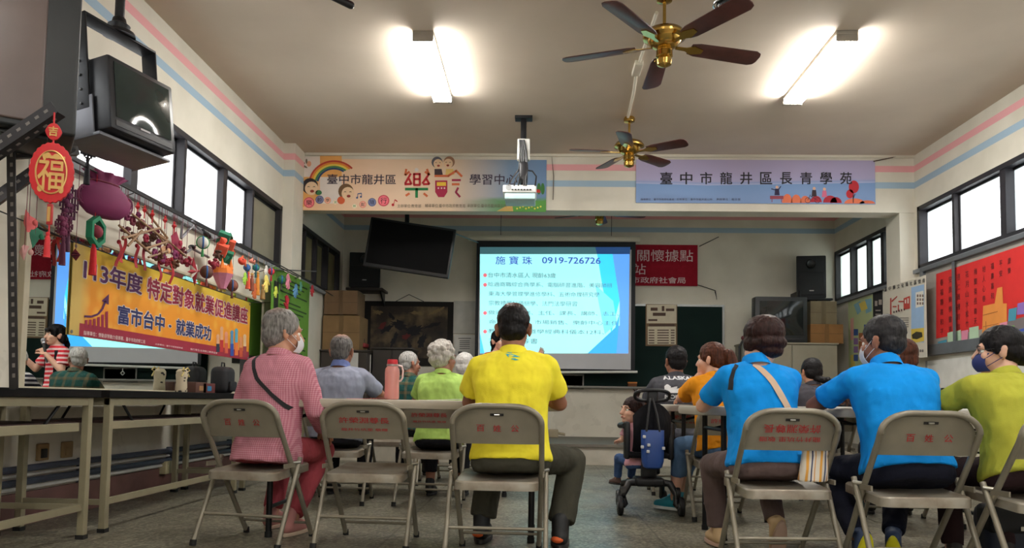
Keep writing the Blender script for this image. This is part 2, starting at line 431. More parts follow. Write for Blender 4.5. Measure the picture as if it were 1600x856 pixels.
def window(n, x, s, y0, y1, z0, z1, cuts, mats_, thick=()):
    """s = +1 when the room lies towards +x"""
    root = bpy.data.objects.new('window_%d' % n, None); COL.objects.link(root); root.location = (x, (y0+y1)/2, z0); root['kind'] = 'structure'
    ROOT[root] = Matrix.Translation(root.location)
    f = MB(); xa, xb = x-s*.12, x+s*.012
    f.box((xa, y0, z0), (xb, y1, z0+.05)); f.box((xa, y0, z1-.05), (xb, y1, z1)); f.box((xa, y0, z0), (xb, y0+.05, z1)); f.box((xa, y1-.05, z0), (xb, y1, z1))
    for i, c in enumerate(cuts):
        wd = .045 if i in thick else .022
        f.box((xa+s*.02, c-wd, z0), (xb-s*.01, c+wd, z1))
    f.build('window_frame', DARKFR, root, smooth=False)
    cs = [y0]+list(cuts)+[y1]
    for i in range(len(cs)-1):
        xx = x-s*(.06 if i % 2 else .085)
        p = MB().box((xx-.003, cs[i]+.01, z0+.04), (xx+.003, cs[i+1]-.01, z1-.04)).build('pane', mats_[i % len(mats_)] if len(mats_) < 20 else mats_[i], root, smooth=False)
        sh = MB(); a, b_ = cs[i]+.018, cs[i+1]-.018; xm = (xx-.012, xx+.012)
        for q in (((xm[0], a, z0+.045), (xm[1], a+.02, z1-.045)), ((xm[0], b_-.02, z0+.045), (xm[1], b_, z1-.045)), ((xm[0], a, z0+.045), (xm[1], b_, z0+.075)), ((xm[0], a, z1-.075), (xm[1], b_, z1-.045))): sh.box(*q)
        sh.build('sash', DARKFR, root, smooth=False)
    MB().box((x-s*.01, y0-.04, z0-.045), (x+s*.05, y1+.04, z0)).build('sill', mat('grey_sill', rgb(120, 122, 126), .6), root, smooth=False)
    return root
window(1, XL, 1, *LW[0], [1.7, 2.5, 3.3, 4.05, 4.72, 5.44, 6.22, 7.04, 7.75], [CLEARP]*9+[GREYP]+[CLEARP]*12, thick=(5, 7))
window(2, XL, 1, *LW[1], [9.55, 10.05, 10.6], [YELP, DIMP, DIMP, DIMP])
window(3, XR, -1, *RW[0], [1.8, 2.7, 3.6, 4.5, 5.4, 6.3, 7.3, 8.17], [CLEARR, CLEARP], thick=(4, 6))
FARP = pane_mat('greenish_pane', (.55, .62, .6, 1), .75)
window(4, XR, -1, *RW[1], [9.85, 10.3, 10.85], [FARP], thick=(0,))
o5 = bpy.data.objects.new('window_5', None); COL.objects.link(o5); o5.location = (2.0, YN-.1, NW[2]); o5['kind'] = 'structure'; ROOT[o5] = Matrix.Translation(o5.location)  # unseen window added so daylight reaches the backs from behind the camera
f = MB(); e_ = .05
for k in range(5): xx = NW[0]+(NW[1]-NW[0])*k/4; f.box((xx-e_/2, YN-.12, NW[2]), (xx+e_/2, YN-.04, NW[3]))
f.box((NW[0], YN-.12, NW[2]), (NW[1], YN-.04, NW[2]+e_)); f.box((NW[0], YN-.12, NW[3]-e_), (NW[1], YN-.04, NW[3])); f.build('window_frame', DARKFR, o5, smooth=False)
for k in range(4): xx = NW[0]+(NW[1]-NW[0])*k/4; MB().box((xx+.03, YN-.085, NW[2]+.05), (xx+(NW[1]-NW[0])/4-.03, YN-.08, NW[3]-.05)).build('pane', CLEARP, o5, smooth=False)
# railings outside the right windows
g = thing('window_guard', 'thin pale railing outside the bright right-hand windows', 'railing', (XR+.4, 7, 2.3))
for k in range(5): MB().cyl((XR+.4, 5.5, 2.42+.16*k), (XR+.4, 11.5, 2.42+.16*k), .009, n=8).build('rail', mat('pale_rail', rgb(190, 186, 178), .5), g)
for k in range(13): MB().cyl((XR+.4, 5.5+.5*k, 2.3), (XR+.4, 5.5+.5*k, 3.15), .007, n=8).build('bar', MATS['pale_rail'], g)

# ------------------------------------------------------------------ lamps of the room, two of them added out of view
TUBEM = emit('lit_tube', (1, .985, .95, 1), TUBE)
LAMPW = mat('lamp_housing', rgb(150, 142, 130), .5)
def batten(label, x, y0, y1):
    t = thing('fluorescent_light', label, 'ceiling light', (x, (y0+y1)/2, ZC), 0, 'four-tube fluorescent battens')
    h = MB().rbox((x-.085, y0, ZC-.035), (x+.085, y1, ZC), .006); h.build('housing', LAMPW, t)
    for ye in (y0, y1):
        s_ = 1 if ye == y0 else -1
        MB().rbox((x-.085, ye, ZC-.085), (x+.085, ye+s_*.022, ZC-.03), .006).build('lamp_holder', LAMPW, t)
    for k in range(4):
        xx = x+(k-1.5)*.048
        MB().cyl((xx, y0+.02, ZC-.065), (xx, y1-.02, ZC-.065), .014, n=12).build('tube', TUBEM, t)
batten('lit fluorescent batten nearer the hung televisions, its end by the left wall', -.96, 5.93, 7.22)
batten('added unseen batten behind the camera, left of centre, lighting the seated backs', -.6, -.5, .8)  # put in behind the camera to brighten the seated backs
batten('added unseen batten behind the camera, on the right, lighting the seated backs', 2.38, 1.35, 2.65)  # second out-of-view batten, added for light on the backs
batten('lit fluorescent batten near the bright windows, beyond the big brass fan', 2.38, 5.93, 7.25)
# ================================================================== ceiling fans
BRASS = mat('polished_brass', rgb(190, 155, 80), .22, 1.0, var=.05)
MAHOG = mat('mahogany_blade', rgb(78, 40, 36), .4, var=.2, scale=14)
def fan(label, x, y, zb, rad, a0, group='brass five-blade ceiling fans', grey=None):
    t = thing('ceiling_fan', label, 'ceiling fan', (x, y, ZC), 0, group)
    MB().lathe([(.02, zb+.42 if zb+.42 < ZC-.06 else ZC-.06), (.055, ZC-.05), (.06, ZC-.02), (.05, ZC)], (x, y, 0)).build('canopy', BRASS, t)
    MB().cyl((x, y, zb+.08), (x, y, ZC-.03), .012).build('downrod', BRASS, t)
    MB().lathe([(.02, .125), (.07, .118), (.135, .09), (.155, .06), (.152, .045), (.12, .03), (.105, .0), (.08, -.02), (.05, -.03)], (x, y, zb), n=32).build('motor_housing', BRASS, t)
    MB().lathe([(.05, -.03), (.058, -.05), (.06, -.09), (.045, -.10), (.055, -.115), (.05, -.15), (.02, -.165), (.001, -.168)], (x, y, zb), n=24).build('switch_cup', BRASS, t)
    for k in range(5):
        a = math.radians(a0+72*k); R_ = Matrix.Translation((x, y, zb-.01)) @ Matrix.Rotation(a, 4, 'Z') @ Matrix.Rotation(math.radians(-12), 4, 'X')
        out = [(.2, -.052), (.26, -.068), (rad-.05, -.078), (rad-.012, -.06), (rad, -.03), (rad, .03), (rad-.012, .06), (rad-.05, .078), (.26, .068), (.2, .052)]
        b = MB().prism(out, (0, 0, 0), (1, 0, 0), (0, 1, 0), (0, 0, .008)); b.v = [R_ @ v for v in b.v]
        bl = b.build('blade', MAHOG, t, bevel=.002)
        i = MB().prism([(.09, -.014), (.17, -.018), (.22, -.045), (.3, -.02), (.3, .02), (.22, .045), (.17, .018), (.09, .014)], (0, 0, -.007), (1, 0, 0), (0, 1, 0), (0, 0, .006)); i.v = [R_ @ v for v in i.v]
        i.build('blade_iron', BRASS, bl)
    return t
fan('large brass ceiling fan with mahogany blades, nearest the camera', .87, 5.4, 3.33, .76, 89)
fan('smaller-looking brass ceiling fan between projector and pale blue banner', .9, 7.8, 3.34, .62, 42)
fan('fan behind the beam, only a blade and its brass cup hanging below', .78, 10.1, 3.27, .64, 10)
c = thing('ceiling_conduit', 'white cable conduit with a junction box between the two fans', 'conduit', (.85, 6.5, 3.68))
pts = [PZ(x, y, 3.685) for x, y in ((1026, 20), (1002, 88), (995, 110), (990, 145), (981, 184))]
MB().tube(pts, .014).build('pipe', CREAM, c)
p = PZ(996, 108, 3.67); MB().rbox((p.x-.035, p.y-.12, 3.655), (p.x+.035, p.y+.12, 3.7), .006).build('junction_box', CREAM, c)
# small black speaker or camera tips at the top edge
t = thing('ceiling_camera', 'black camera tip pointing out at the top edge, by the pink strip', 'camera', PZ(530, 5, 3.6))
q = PZ(548, 8, 3.58); MB().cap(q, q+Vector((-.22, -.12, .05)), .028, .02).build('body', mat('black_plastic', rgb(22, 22, 25), .4), t)
MB().cyl(q+Vector((-.2, -.1, .05)), (q.x-.2, q.y-.1, ZC), .012).build('bracket', MATS['black_plastic'], t)
q = PZ(1138, 6, 3.55)
t = thing('dome_speaker', 'dark round globe hanging at the top edge beside the big fan', 'speaker', q)
MB().ell(q, (.085, .085, .075)).build('globe', mat('dark_green_plastic', rgb(16, 24, 26), .2), t)
MB().tube([q+Vector((.1*math.cos(a), .1*math.sin(a), 0)) for a in [2*PI*k/24 for k in range(24)]], .008, closed=True).build('ring', mat('chrome', rgb(200, 200, 205), .2, 1.0), t)
MB().cyl(q, (q.x, q.y, ZC), .02).build('stem', MATS['black_plastic'], t)

# ================================================================== projector, screen, far wall
BLK = MATS['black_plastic']; BLKM = mat('black_metal', rgb(26, 26, 29), .45, .4)
WHT = mat('white_plastic', rgb(214, 214, 208), .5, var=.03)
px_, py_ = -.19, 7.8
t = thing('projector_mount', 'black ceiling pole with white box and looped cables holding the projector', 'mount', (px_, py_, ZC))
MB().rbox((px_-.09, py_-.06, ZC-.03), (px_+.09, py_+.06, ZC), .005).build('ceiling_plate', BLKM, t)
MB().rbox((px_-.03, py_-.03, 3.03), (px_+.03, py_+.03, ZC-.02), .005).build('pole', BLKM, t)
MB().rbox((px_-.06, py_-.1, 3.22), (px_+.07, py_-.03, 3.44), .01).build('junction_box', WHT, t)
cb = MB(); random.seed(3)
for k in range(6):
    a = random.uniform(-.04, .04); cb.tube([(px_+a, py_-.11, 3.42), (px_+a*1.4+.02, py_-.12, 3.3), (px_+a*2+.03, py_-.1, 3.12), (px_+a*3, py_-.12, 3.02), (px_+a*4, py_-.16, 2.93)], .008, 6)
cb.tube([(px_+.02, py_-.08, 3.12), (px_+.1, py_-.1, 3.1), (px_+.14, py_-.12, 3.04), (px_+.13, py_-.16, 2.93)], .008, 6)
cb.build('cable', BLK, t)
MB().rbox((px_-.04, py_-.12, 3.0), (px_+.05, py_+.05, 3.2), .02).build('cable_bundle', BLK, t)
p0, p1 = PY(786, 291, 7.7), PY(838, 313, 7.7)
t = thing('projector', 'white ceiling projector with cables plugged into its back', 'projector', ((p0.x+p1.x)/2, 7.8, p1.z))
MB().rbox((p0.x, 7.64, p1.z+.065), (p1.x, 7.96, p0.z), .012).build('body', WHT, t)
MB().rbox((p0.x+.02, 7.65, p1.z), (p1.x-.01, 7.95, p1.z+.063), .01).build('base', mat('pale_aqua_plastic', rgb(178, 208, 208), .5), t)
pb = MB(); zc = (p0.z+p1.z)/2+.02
for k in range(7): pb.bbox((p0.x+.1+.03*k, 7.636, zc), (.02, .01, .012))
pb.build('sockets', BLK, t)
MB().lathe([(.03, 0), (.03, .006)], (p0.x+.06, 7.642, zc+.025), (0, -1, 0)).build('vent_ring', mat('grey_plastic', rgb(150, 152, 152), .5), t)
MB().lathe([(.035, 0), (.04, .03), (.03, .035)], (p1.x-.09, 7.955, zc), (0, 1, 0)).build('lens', mat('lens_glass', rgb(30, 34, 44), .1), t)
MB().cyl((px_, 7.8, p0.z-.01), (px_, 7.8, 3.05), .022).build('neck', BLKM, t)

# projection screen
YS = 11.12
S = boardY(YS, 745, 376)
s0, s1 = PY(745, 376, YS), PY(992, 580, YS)
t = thing('projection_screen', 'pull-down projection screen with black border hanging before the far wall', 'screen', ((s0.x+s1.x)/2, YS, s1.z))
MB().box((s0.x, YS, s1.z), (s1.x, YS+.006, s0.z)).build('border', mat('screen_black', rgb(20, 22, 28), .7), t, smooth=False)
a0, a1 = PY(750, 388, YS), PY(985.5, 577.5, YS)
MB().box((a0.x, YS-.003, a1.z), (a1.x, YS-.0005, a0.z)).build('cloth', mat('screen_white', rgb(196, 196, 200), .8, var=.02), t, smooth=False)
MB().cyl((s0.x-.12, YS+.02, s0.z+.045), (s1.x+.06, YS+.02, s0.z+.045), .045, n=16).build('casing', CREAM, t)
q0, q1 = PY(748, 582, YS), PY(996, 581, YS)
MB().cyl(q0, q1, .018).build('bottom_bar', WHT, t)
qm = PY(866, 583, YS); MB().tube([qm+Vector((0, -.01, -.02)), qm+Vector((0, -.01, -.06)), qm+Vector((.03, -.01, -.09)), qm+Vector((0, -.01, -.12)), qm+Vector((-.03, -.01, -.09)), qm+Vector((0, -.01, -.06))], .006, 6).build('pull_hook', WHT, t)
for x in (s0.x+.35, s1.x-.35): MB().cyl((x, YS+.02, s0.z+.09), (x, YS+.02, ZC), .004).build('cord', BLK, t)
# what the projector throws on it
EM = .95
im = thing('projected_slide', 'bright cyan and blue slide of Chinese text lit on the screen', 'projected image', ((a0.x+a1.x)/2, YS-.005, a1.z))
def slide(pts, name, c, h, s=EM):
    m_ = S.shape(MB(), pts, h); return flatmesh(m_, name, emit('slide_'+name+str(h), c, s), im)
slide([(750, 397), (983.5, 397), (981.5, 552), (750, 552)], 'background', rgb(166, 246, 248), .004)
slide([(750, 386), (985, 386), (984, 397), (750, 397)], 'header', rgb(70, 116, 124), .004, .6)
slide([(930, 386), (985, 386), (984, 397), (933, 397)], 'header_corner', rgb(34, 74, 128), .0045, .6)
slide([(933, 397), (957, 397), (968, 470), (955, 520), (940, 440)], 'cyan_facet', rgb(60, 214, 250), .0046)
slide([(957, 397), (983.5, 397), (981.5, 552), (918, 552), (968, 508), (968, 470)], 'blue_facet', rgb(92, 160, 244), .0048)
slide([(918, 552), (961, 512), (968, 490), (963, 552)], 'azure_facet', rgb(56, 170, 250), .005)
slide([(750, 552), (750, 520), (757, 552)], 'corner_facet', rgb(80, 200, 240), .005)
slide([(930, 445), (958, 470), (964, 505), (945, 522)], 'pale_facet', rgb(120, 228, 250), .0047)
INK = emit('slide_ink', rgb(86, 104, 116), .75); INKB = emit('slide_ink_blue', rgb(66, 92, 186), .8); INKR = emit('slide_ink_red', rgb(232, 110, 124), .9)
S.text('title', '施 寶 珠', (774.5, 400, 831.5, 413.5), INKB, im, .006, .012)
S.text('title', '0919-726726', (847, 401.5, 938.5, 412.5), INKB, im, .006, .02)
for tx, x0, x1, y in (('台中市清水區人 現齡63歲', 763, 868.5, 430), ('唸過商職綜合商學系、電腦研習進階、美容師班', 763, 957, 445), ('東海大學管理學進修學科、五術命理研究學', 763.6, 936.7, 459.5),
        ('宗教禮學科儀研學、法門法學研習', 763.6, 901.5, 474), ('做過保險業務、主任、課長、講師、志工、', 763, 967, 489), ('命理研究師、市場銷售、樂齡中心主任', 764, 966, 503.5),
        ('教授練書、道學經典科儀本12科、', 763, 944, 518), ('宗教學科等書', 764, 840, 532.5)):
    S.text('bullet_text', tx, (x0, y-4.6, x1, y+4.6), INK, im, .006, .006)
bl = MB()
for y in (430, 445, 489, 518): S.disc(bl, (758, y), 3, h=.006)
flatmesh(bl, 'bullet_dots', INKR, im)

# red cloth banner on the far wall
YB = YF-.03
B = boardY(YB, 880, 381); r1 = PY(1090, 447, YB); r0_ = PY(880, 381, YB)
t = thing('red_banner', 'red cloth banner with white characters half hidden behind the screen', 'banner', (1.6, YB, r1.z))
MB().box((r0_.x, YB, r1.z), (r1.x, YB+.006, r0_.z)).build('cloth', cloth('red_banner_cloth', rgb(152, 26, 44)), t, smooth=False)
PINKW = mat('banner_white', rgb(222, 196, 200), .8)
B.text('lettering', '社區照顧關懷據點', (905, 389, 1083, 409), PINKW, t, .003, .004)
B.text('lettering', '巷弄長照站', (905, 411, 1009, 429), PINKW, t, .003, .004)
B.text('lettering', '臺中市政府社會局', (958, 432, 1071, 443), PINKW, t, .003, .01)
k = PY(1123, 370, YB)
MB().tube([r0_+Vector((2.02, 0, -.02)), k], .006).build('cord', BLK, t)
MB().tube([r1+Vector((0, 0, .02)), PY(1118, 454, YB), PY(1120, 468, YB), PY(1117, 455, YB)], .006).build('cord', BLK, t)
# chalkboard
p0, p1 = PY(748, 475, YF-.04), PY(1129, 606, YF-.04)
t = thing('chalkboard', 'dark green chalkboard with chalk ledge behind the screen', 'chalkboard', ((p0.x+p1.x)/2, YF, p1.z))
MB().box((p0.x, YF-.03, p1.z), (p1.x, YF, p0.z)).build('board', mat('chalkboard_green', rgb(20, 36, 33), .85, var=.15, scale=2, spec=.15), t, smooth=False)
fr = MB()
for a, b_ in (((p0.x, p0.z), (p1.x, p0.z+.03)), ((p1.x, p1.z), (p1.x+.03, p0.z+.03))): fr.box((a[0], YF-.035, a[1]), (b_[0], YF, b_[1]))
fr.build('frame', mat('aluminium', rgb(150, 152, 150), .4, .8), t, smooth=False)
MB().rbox((p0.x, YF-.12, p1.z-.035), (p1.x+.03, YF, p1.z), .006).build('ledge', mat('dull_aluminium', rgb(120, 118, 112), .5, .5), t)
q = PY(988, 605, YF-.09)
t = thing('chalkboard_eraser', 'orange chalk eraser box standing on the chalkboard ledge', 'eraser', q)
MB().rbox((q.x-.065, q.y-.03, p1.z), (q.x+.065, q.y+.03, p1.z+.045), .005).build('felt', mat('felt_brown', rgb(110, 66, 36), .9), t)
MB().rbox((q.x-.068, q.y-.033, p1.z+.045), (q.x+.068, q.y+.033, p1.z+.066), .005).build('handle', mat('orange_wood', rgb(196, 122, 50), .6), t)
# calendar poster pinned to it
YP = YF-.045; B = boardY(YP, 1009, 476)
p0, p1 = PY(1009, 475, YP), PY(1058, 541, YP)
t = thing('wall_calendar', 'cream printed calendar sheet hung on the chalkboard', 'calendar', ((p0.x+p1.x)/2, YP, p1.z))
MB().box((p0.x, YP, p1.z), (p1.x, YP+.012, p0.z)).build('backing', mat('kraft_board', rgb(120, 96, 70), .8), t, smooth=False)
w_ = MB(); B.shape(w_, [(1010.5, 476), (1057, 476), (1057, 505), (1010.5, 505)], .001); B.shape(w_, [(1012, 510), (1056, 510), (1056, 538), (1012, 538)], .001)
flatmesh(w_, 'sheet', mat('cream_paper', rgb(205, 194, 170), .8), t)
d_ = MB()
for x, y, ww, hh in ((1022, 483, 11, 5), (1036, 482, 4, 8), (1047, 484, 13, 4), (1030, 491, 20, 5), (1020, 500, 14, 3), (1034, 508, 40, 3.4)): B.shape(d_, [(x-ww/2, y-hh/2), (x+ww/2, y-hh/2), (x+ww/2, y+hh/2), (x-ww/2, y+hh/2)], .0022)
for k in range(6):
    for x, ww in ((1018, 9), (1036, 18), (1051, 6)): B.shape(d_, [(x-ww/2, 515+k*4), (x+ww/2, 515+k*4), (x+ww/2, 516.6+k*4), (x-ww/2, 516.6+k*4)], .0022)
flatmesh(d_, 'print', mat('brown_ink', rgb(84, 62, 52), .8), t)
# small grey board under the screen, white paper boards left of it
YP = YF-.03
def plain_board(name, label, cat, x0, y0, x1, y1, Y, col, rows, ink, frame=None):
    p0, p1 = PY(x0, y0, Y), PY(x1, y1, Y); B_ = boardY(Y, x0, y0)
    t = thing(name, label, cat, ((p0.x+p1.x)/2, Y, p1.z))
    MB().box((p0.x, Y, p1.z), (p1.x, Y+.02, p0.z)).build('sheet', col, t, smooth=False)
    m_ = MB()
    for r in rows: B_.shape(m_, [(r[0], r[1]), (r[2], r[1]), (r[2], r[3]), (r[0], r[3])], .002)
    if rows: flatmesh(m_, 'print', ink, t)
    if frame:
        f = MB(); e = .02
        f.box((p0.x-e, Y-.012, p0.z), (p1.x+e, Y+.02, p0.z+e)); f.box((p0.x-e, Y-.012, p1.z-e), (p1.x+e, Y+.02, p1.z)); f.box((p0.x-e, Y-.012, p1.z), (p0.x, Y+.02, p0.z)); f.box((p1.x, Y-.012, p1.z), (p1.x+e, Y+.02, p0.z))
        f.build('frame', frame, t, smooth=False)
    return t, B_
plain_board('pin_board', 'low grey panel on the wall under the screen pull', 'panel', 860, 586, 910, 606, YP, mat('grey_panel', rgb(146, 144, 136), .7), [], None, MATS['dull_aluminium'])
INKD = mat('dark_ink', rgb(58, 56, 58), .8)
plain_board('notice_sheet', 'blank grey-white sheet beside the screen, above the printed notice', 'notice', 709, 470, 744, 521, YP, mat('grey_white_paper', rgb(178, 176, 168), .8), [], None)
plain_board('printed_notice', 'white printed notice with stamp below the blank grey sheet', 'notice', 710, 523, 742, 556, YP, mat('white_paper', rgb(196, 194, 188), .8),
    [(716, 528, 736, 529)]+[(718, 532+3*k, 734, 533+3*k) for k in range(5)]+[(716, 549, 722, 554), (726, 550, 733, 553)], INKD)
# dark hanging painting
p0, p1 = PY(567, 470, YP), PY(707, 572, YP)
n = NT('dark_painting'); co = n.coords()
n.ln(n.ramp(n.noise(co, 3.2, 7), [(.3, rgb(20, 17, 15)), (.48, rgb(48, 38, 28)), (.6, rgb(96, 80, 56)), (.75, rgb(122, 104, 76))]), n.p.inputs['Base Color']); n.p.inputs['Roughness'].default_value = .7
t = thing('hanging_tapestry', 'large dark brown tapestry in a black border hung by a cord', 'tapestry', ((p0.x+p1.x)/2, YP, p1.z))
MB().box((p0.x, YP, p1.z), (p1.x, YP+.012, p0.z)).build('border', mat('tapestry_black', rgb(24, 20, 18), .9), t, smooth=False)
i0, i1 = PY(580, 478, YP), PY(698, 560, YP)
MB().box((i0.x, YP-.004, i1.z), (i1.x, YP, i0.z)).build('picture', n.m, t, smooth=False)
B = boardY(YP, 567, 470); random.seed(21)
def daub(name, c, cx, cy, rx, ry, ro, hh):
    pts = []
    for k in range(26):
        a = 2*PI*k/26; q = random.uniform(.55, 1.2); x, y = rx*q*math.cos(a), ry*q*math.sin(a); pts.append((cx+x*math.cos(ro)-y*math.sin(ro), cy+x*math.sin(ro)+y*math.cos(ro)))
    flatmesh(B.shape(MB(), pts, hh), name, mat('daub_%d_%d' % c[:2], rgb(*c), .8), t)
for k, q in enumerate(((624, 508, 16, 7, .3), (648, 517, 15, 8, -.4), (604, 514, 11, 5, -.5), (660, 532, 6, 12, .3), (616, 531, 4, 13, .4), (640, 541, 4, 12, -.3), (612, 494, 9, 3, .9), (676, 508, 16, 3, -.3))): daub('dark_figure', (18, 16, 22), *q, .006+.0003*k)
for k, q in enumerate(((598, 509, 8, 4, -.7), (634, 526, 8, 4, -.4))): daub('red_figure', (92, 30, 28), *q, .009+.0003*k)
for k, q in enumerate(((682, 486, 14, 3, -.4), (590, 488, 8, 4, .2), (652, 489, 12, 3, .1))): daub('tan_cloud', (120, 100, 66), *q, .005)
MB().tube([(p0.x+.5, YP, p0.z), PY(639, 460, YP), (p1.x-.45, YP, p0.z)], .005).build('cord', BLK, t)
# television hung askew at the far end
c = [PY(x, y, 9.9) for x, y in ((578, 341), (712, 357), (702, 438), (570, 414))]
ctr = sum(c, Vector())/4; ux = ((c[1]-c[0])+(c[2]-c[3])).normalized(); uz = ((c[0]-c[3])+(c[1]-c[2])); uz = (uz-ux*uz.dot(ux)).normalized(); uy = ux.cross(uz)*-1
wd = ((c[1]-c[0]).length+(c[2]-c[3]).length)/2; hh = ((c[0]-c[3]).length+(c[1]-c[2]).length)/2
Mt = Matrix((ux, uz.cross(ux), uz)).transposed().to_4x4(); Mt.translation = ctr
t = thing('flat_television', 'black flat television hung tilted on a ceiling pole, seen dark', 'television', ctr)
MB().rbox((-wd/2, -.03, -hh/2), (wd/2, .03, hh/2), .012, mt=Mt).build('casing', BLK, t)
MB().box((-wd/2+.03, -.033, -hh/2+.05), (wd/2-.03, -.03, hh/2-.03), mt=Mt).build('display', mat('dark_display', rgb(8, 8, 9), .55, spec=.08), t, smooth=False)
MB().rbox((-.2, .03, -.2), (.2, .09, .2), .01, mt=Mt).build('wall_plate', BLKM, t)
pp = PY(636, 345, 9.98); MB().cyl((pp.x, 9.98, ctr.z), (pp.x, 9.98, ZC), .03).build('pole', BLKM, t)
MB().tube([PY(712, 365, 9.95), PY(745, 378, 10.6), PY(747, 379, 11.0)], .008).build('cable', BLK, t)
# loudspeakers
SPK = mat('speaker_black', rgb(24, 25, 28), .7, bump=.3)
def pa_speaker(label, x0, y0, x1, y1, Y, ry, shelf):
    p0, p1 = PY(x0, y0, Y), PY(x1, y1, Y); wd, hh = p1.x-p0.x, p0.z-p1.z; Mt = Matrix.Translation(((p0.x+p1.x)/2, Y+.13, p1.z)) @ Matrix.Rotation(ry, 4, 'Z')
    t = thing('loudspeaker', label, 'loudspeaker', ((p0.x+p1.x)/2, Y+.13, p1.z))
    pr = [(-wd/2, -.13), (wd/2, -.13), (wd/2*.7, .13), (-wd/2*.7, .13)]
    b = MB().prism(pr, (0, 0, 0), (1, 0, 0), (0, 1, 0), (0, 0, hh)); b.v = [Mt @ v for v in b.v]; b.build('cabinet', SPK, t, bevel=.015)
    MB().rbox((-wd/2+.03, -.142, .05), (wd/2-.03, -.128, hh*.62), .01, mt=Mt).build('grille', mat('speaker_mesh', rgb(34, 35, 38), .8, bump=.6, scale=40), t)
    MB().lathe([(.07, 0), (.06, .02), (.03, .005), (.001, .004)], Mt @ Vector((0, -.132, hh*.8)), Mt.to_3x3() @ Vector((0, -1, 0))).build('horn', mat('horn_black', rgb(14, 14, 16), .4), t)
    MB().box((-.03, -.146, .1), (.03, -.141, .115), mt=Mt).build('badge', mat('silver_badge', rgb(150, 150, 150), .4, .6), t)
    return t
pa_speaker('black loudspeaker on the dark shelf above the cardboard cartons', 545, 394, 592, 449, 11.05, .1, True)
pa_speaker('black loudspeaker in the corner above the old tube television', 1247, 399, 1293, 466, 11.05, -.15, False)
p0, p1 = PY(556, 449, 11.0), PY(597, 470, 11.0)
t = thing('wall_shelf', 'dark wall shelf carrying the loudspeaker over the cartons', 'shelf', ((p0.x+p1.x)/2, 11.2, p0.z-.05))
MB().box((p0.x-.15, 11.0, p0.z-.035), (p1.x, YF, p0.z)).build('board', mat('dark_wood', rgb(44, 36, 32), .6), t, bevel=.004)
for x in (p0.x, p1.x-.06): MB().prism([(0, 0), (.3, 0), (.3, -.2)], (x, 11.1, p0.z-.035), (0, 1, 0), (0, 0, 1), (.02, 0, 0)).build('bracket', BLKM, t)
p = PY(1243, 462, 11.1)
t = thing('speaker_bracket', 'black steel bracket under the corner loudspeaker', 'bracket', (p.x, 11.2, p.z))
q = PY(1270, 467, 11.18)
MB().box((q.x-.22, 11.0, q.z-.04), (q.x+.22, YF, q.z-.01)).build('plate', BLKM, t, bevel=.004)
MB().box((q.x-.24, 11.02, q.z-.1), (q.x-.22, YF, q.z+.1)).build('side_arm', BLKM, t)
MB().prism([(0, 0), (.35, 0), (.35, -.25)], (q.x, 11.06, q.z-.04), (0, 1, 0), (0, 0, 1), (.02, 0, 0)).build('strut', BLKM, t)

# ------------------------------------------------------------------ stage furniture, left: cabinet + cartons
def carton(label, x0, y0, x1, y1, Y, dep, zb=None, c=(128, 100, 66), prints=False, rz=0.0):
    p0, p1 = PY(x0, y0, Y), PY(x1, y1, Y); z0 = p1.z if zb is None else zb; p0.x = max(p0.x, XL+.03)
    t = thing('cardboard_box', label, 'box', ((p0.x+p1.x)/2, Y+dep/2, z0), 0, None)
    CB = mat('cardboard_%d' % c[0], rgb(*c), .85, var=.1, scale=6)
    MB().box((p0.x, Y, z0), (p1.x, Y+dep, p0.z)).build('carton', CB, t, bevel=.006, smooth=False)
    MB().box((p0.x-.001, Y-.0015, (z0+p0.z)/2-.0), (p1.x+.001, Y-.0005, (z0+p0.z)/2+.004)).build('seam', mat('seam_dark', rgb(74, 58, 40), .9), t, smooth=False)
    xm = (p0.x+p1.x)/2; MB().box((xm-.03, Y-.002, z0), (xm+.03, Y+dep, p0.z+.0015)).build('packing_tape', mat('packing_tape_%d' % c[0], rgb(int(c[0]*.86), int(c[1]*.85), int(c[2]*.8)), .35), t, smooth=False)
    return t
DKC = mat('dark_cabinet', rgb(54, 46, 40), .5, var=.15)
def cabinet(name, label, x0, x1, Y, dep, z0, z1, m_, doors, cat='cabinet', hm=None):
    t = thing(name, label, cat, ((x0+x1)/2, Y+dep/2, z0))
    MB().box((x0, Y+.02, z0), (x1, Y+dep, z1)).build('body', m_, t, bevel=.006, smooth=False)
    MB().box((x0-.015, Y-.005, z1), (x1+.015, Y+dep, z1+.025)).build('top', m_, t, bevel=.005, smooth=False)
    wd = (x1-x0)/doors
    for k in range(doors):
        d = MB().box((x0+k*wd+.008, Y, z0+.05), (x0+(k+1)*wd-.008, Y+.018, z1-.01)).build('door', m_, t, bevel=.004, smooth=False)
        hx = x0+k*wd+(wd-.06 if k % 2 == 0 else .06)
        MB().rbox((hx-.012, Y-.02, (z0+z1)/2-.06), (hx+.012, Y, (z0+z1)/2+.06), .004).build('handle', hm or MATS['chrome'], d)
    return t
zt = PY(520, 546, 10.3).z
cabinet('storage_cabinet', 'dark wooden cabinet carrying the big cartons at the far left', XL+.02, -2.32, 10.3, .6, .25, zt-.025, DKC, 2)
cabinet('display_cabinet', 'dark cupboard with papers taped on, under the tapestry', -2.3, -1.75, 10.5, .55, .25, PY(570, 545, 10.5).z, mat('dark_cupboard', rgb(46, 40, 36), .5), 2)
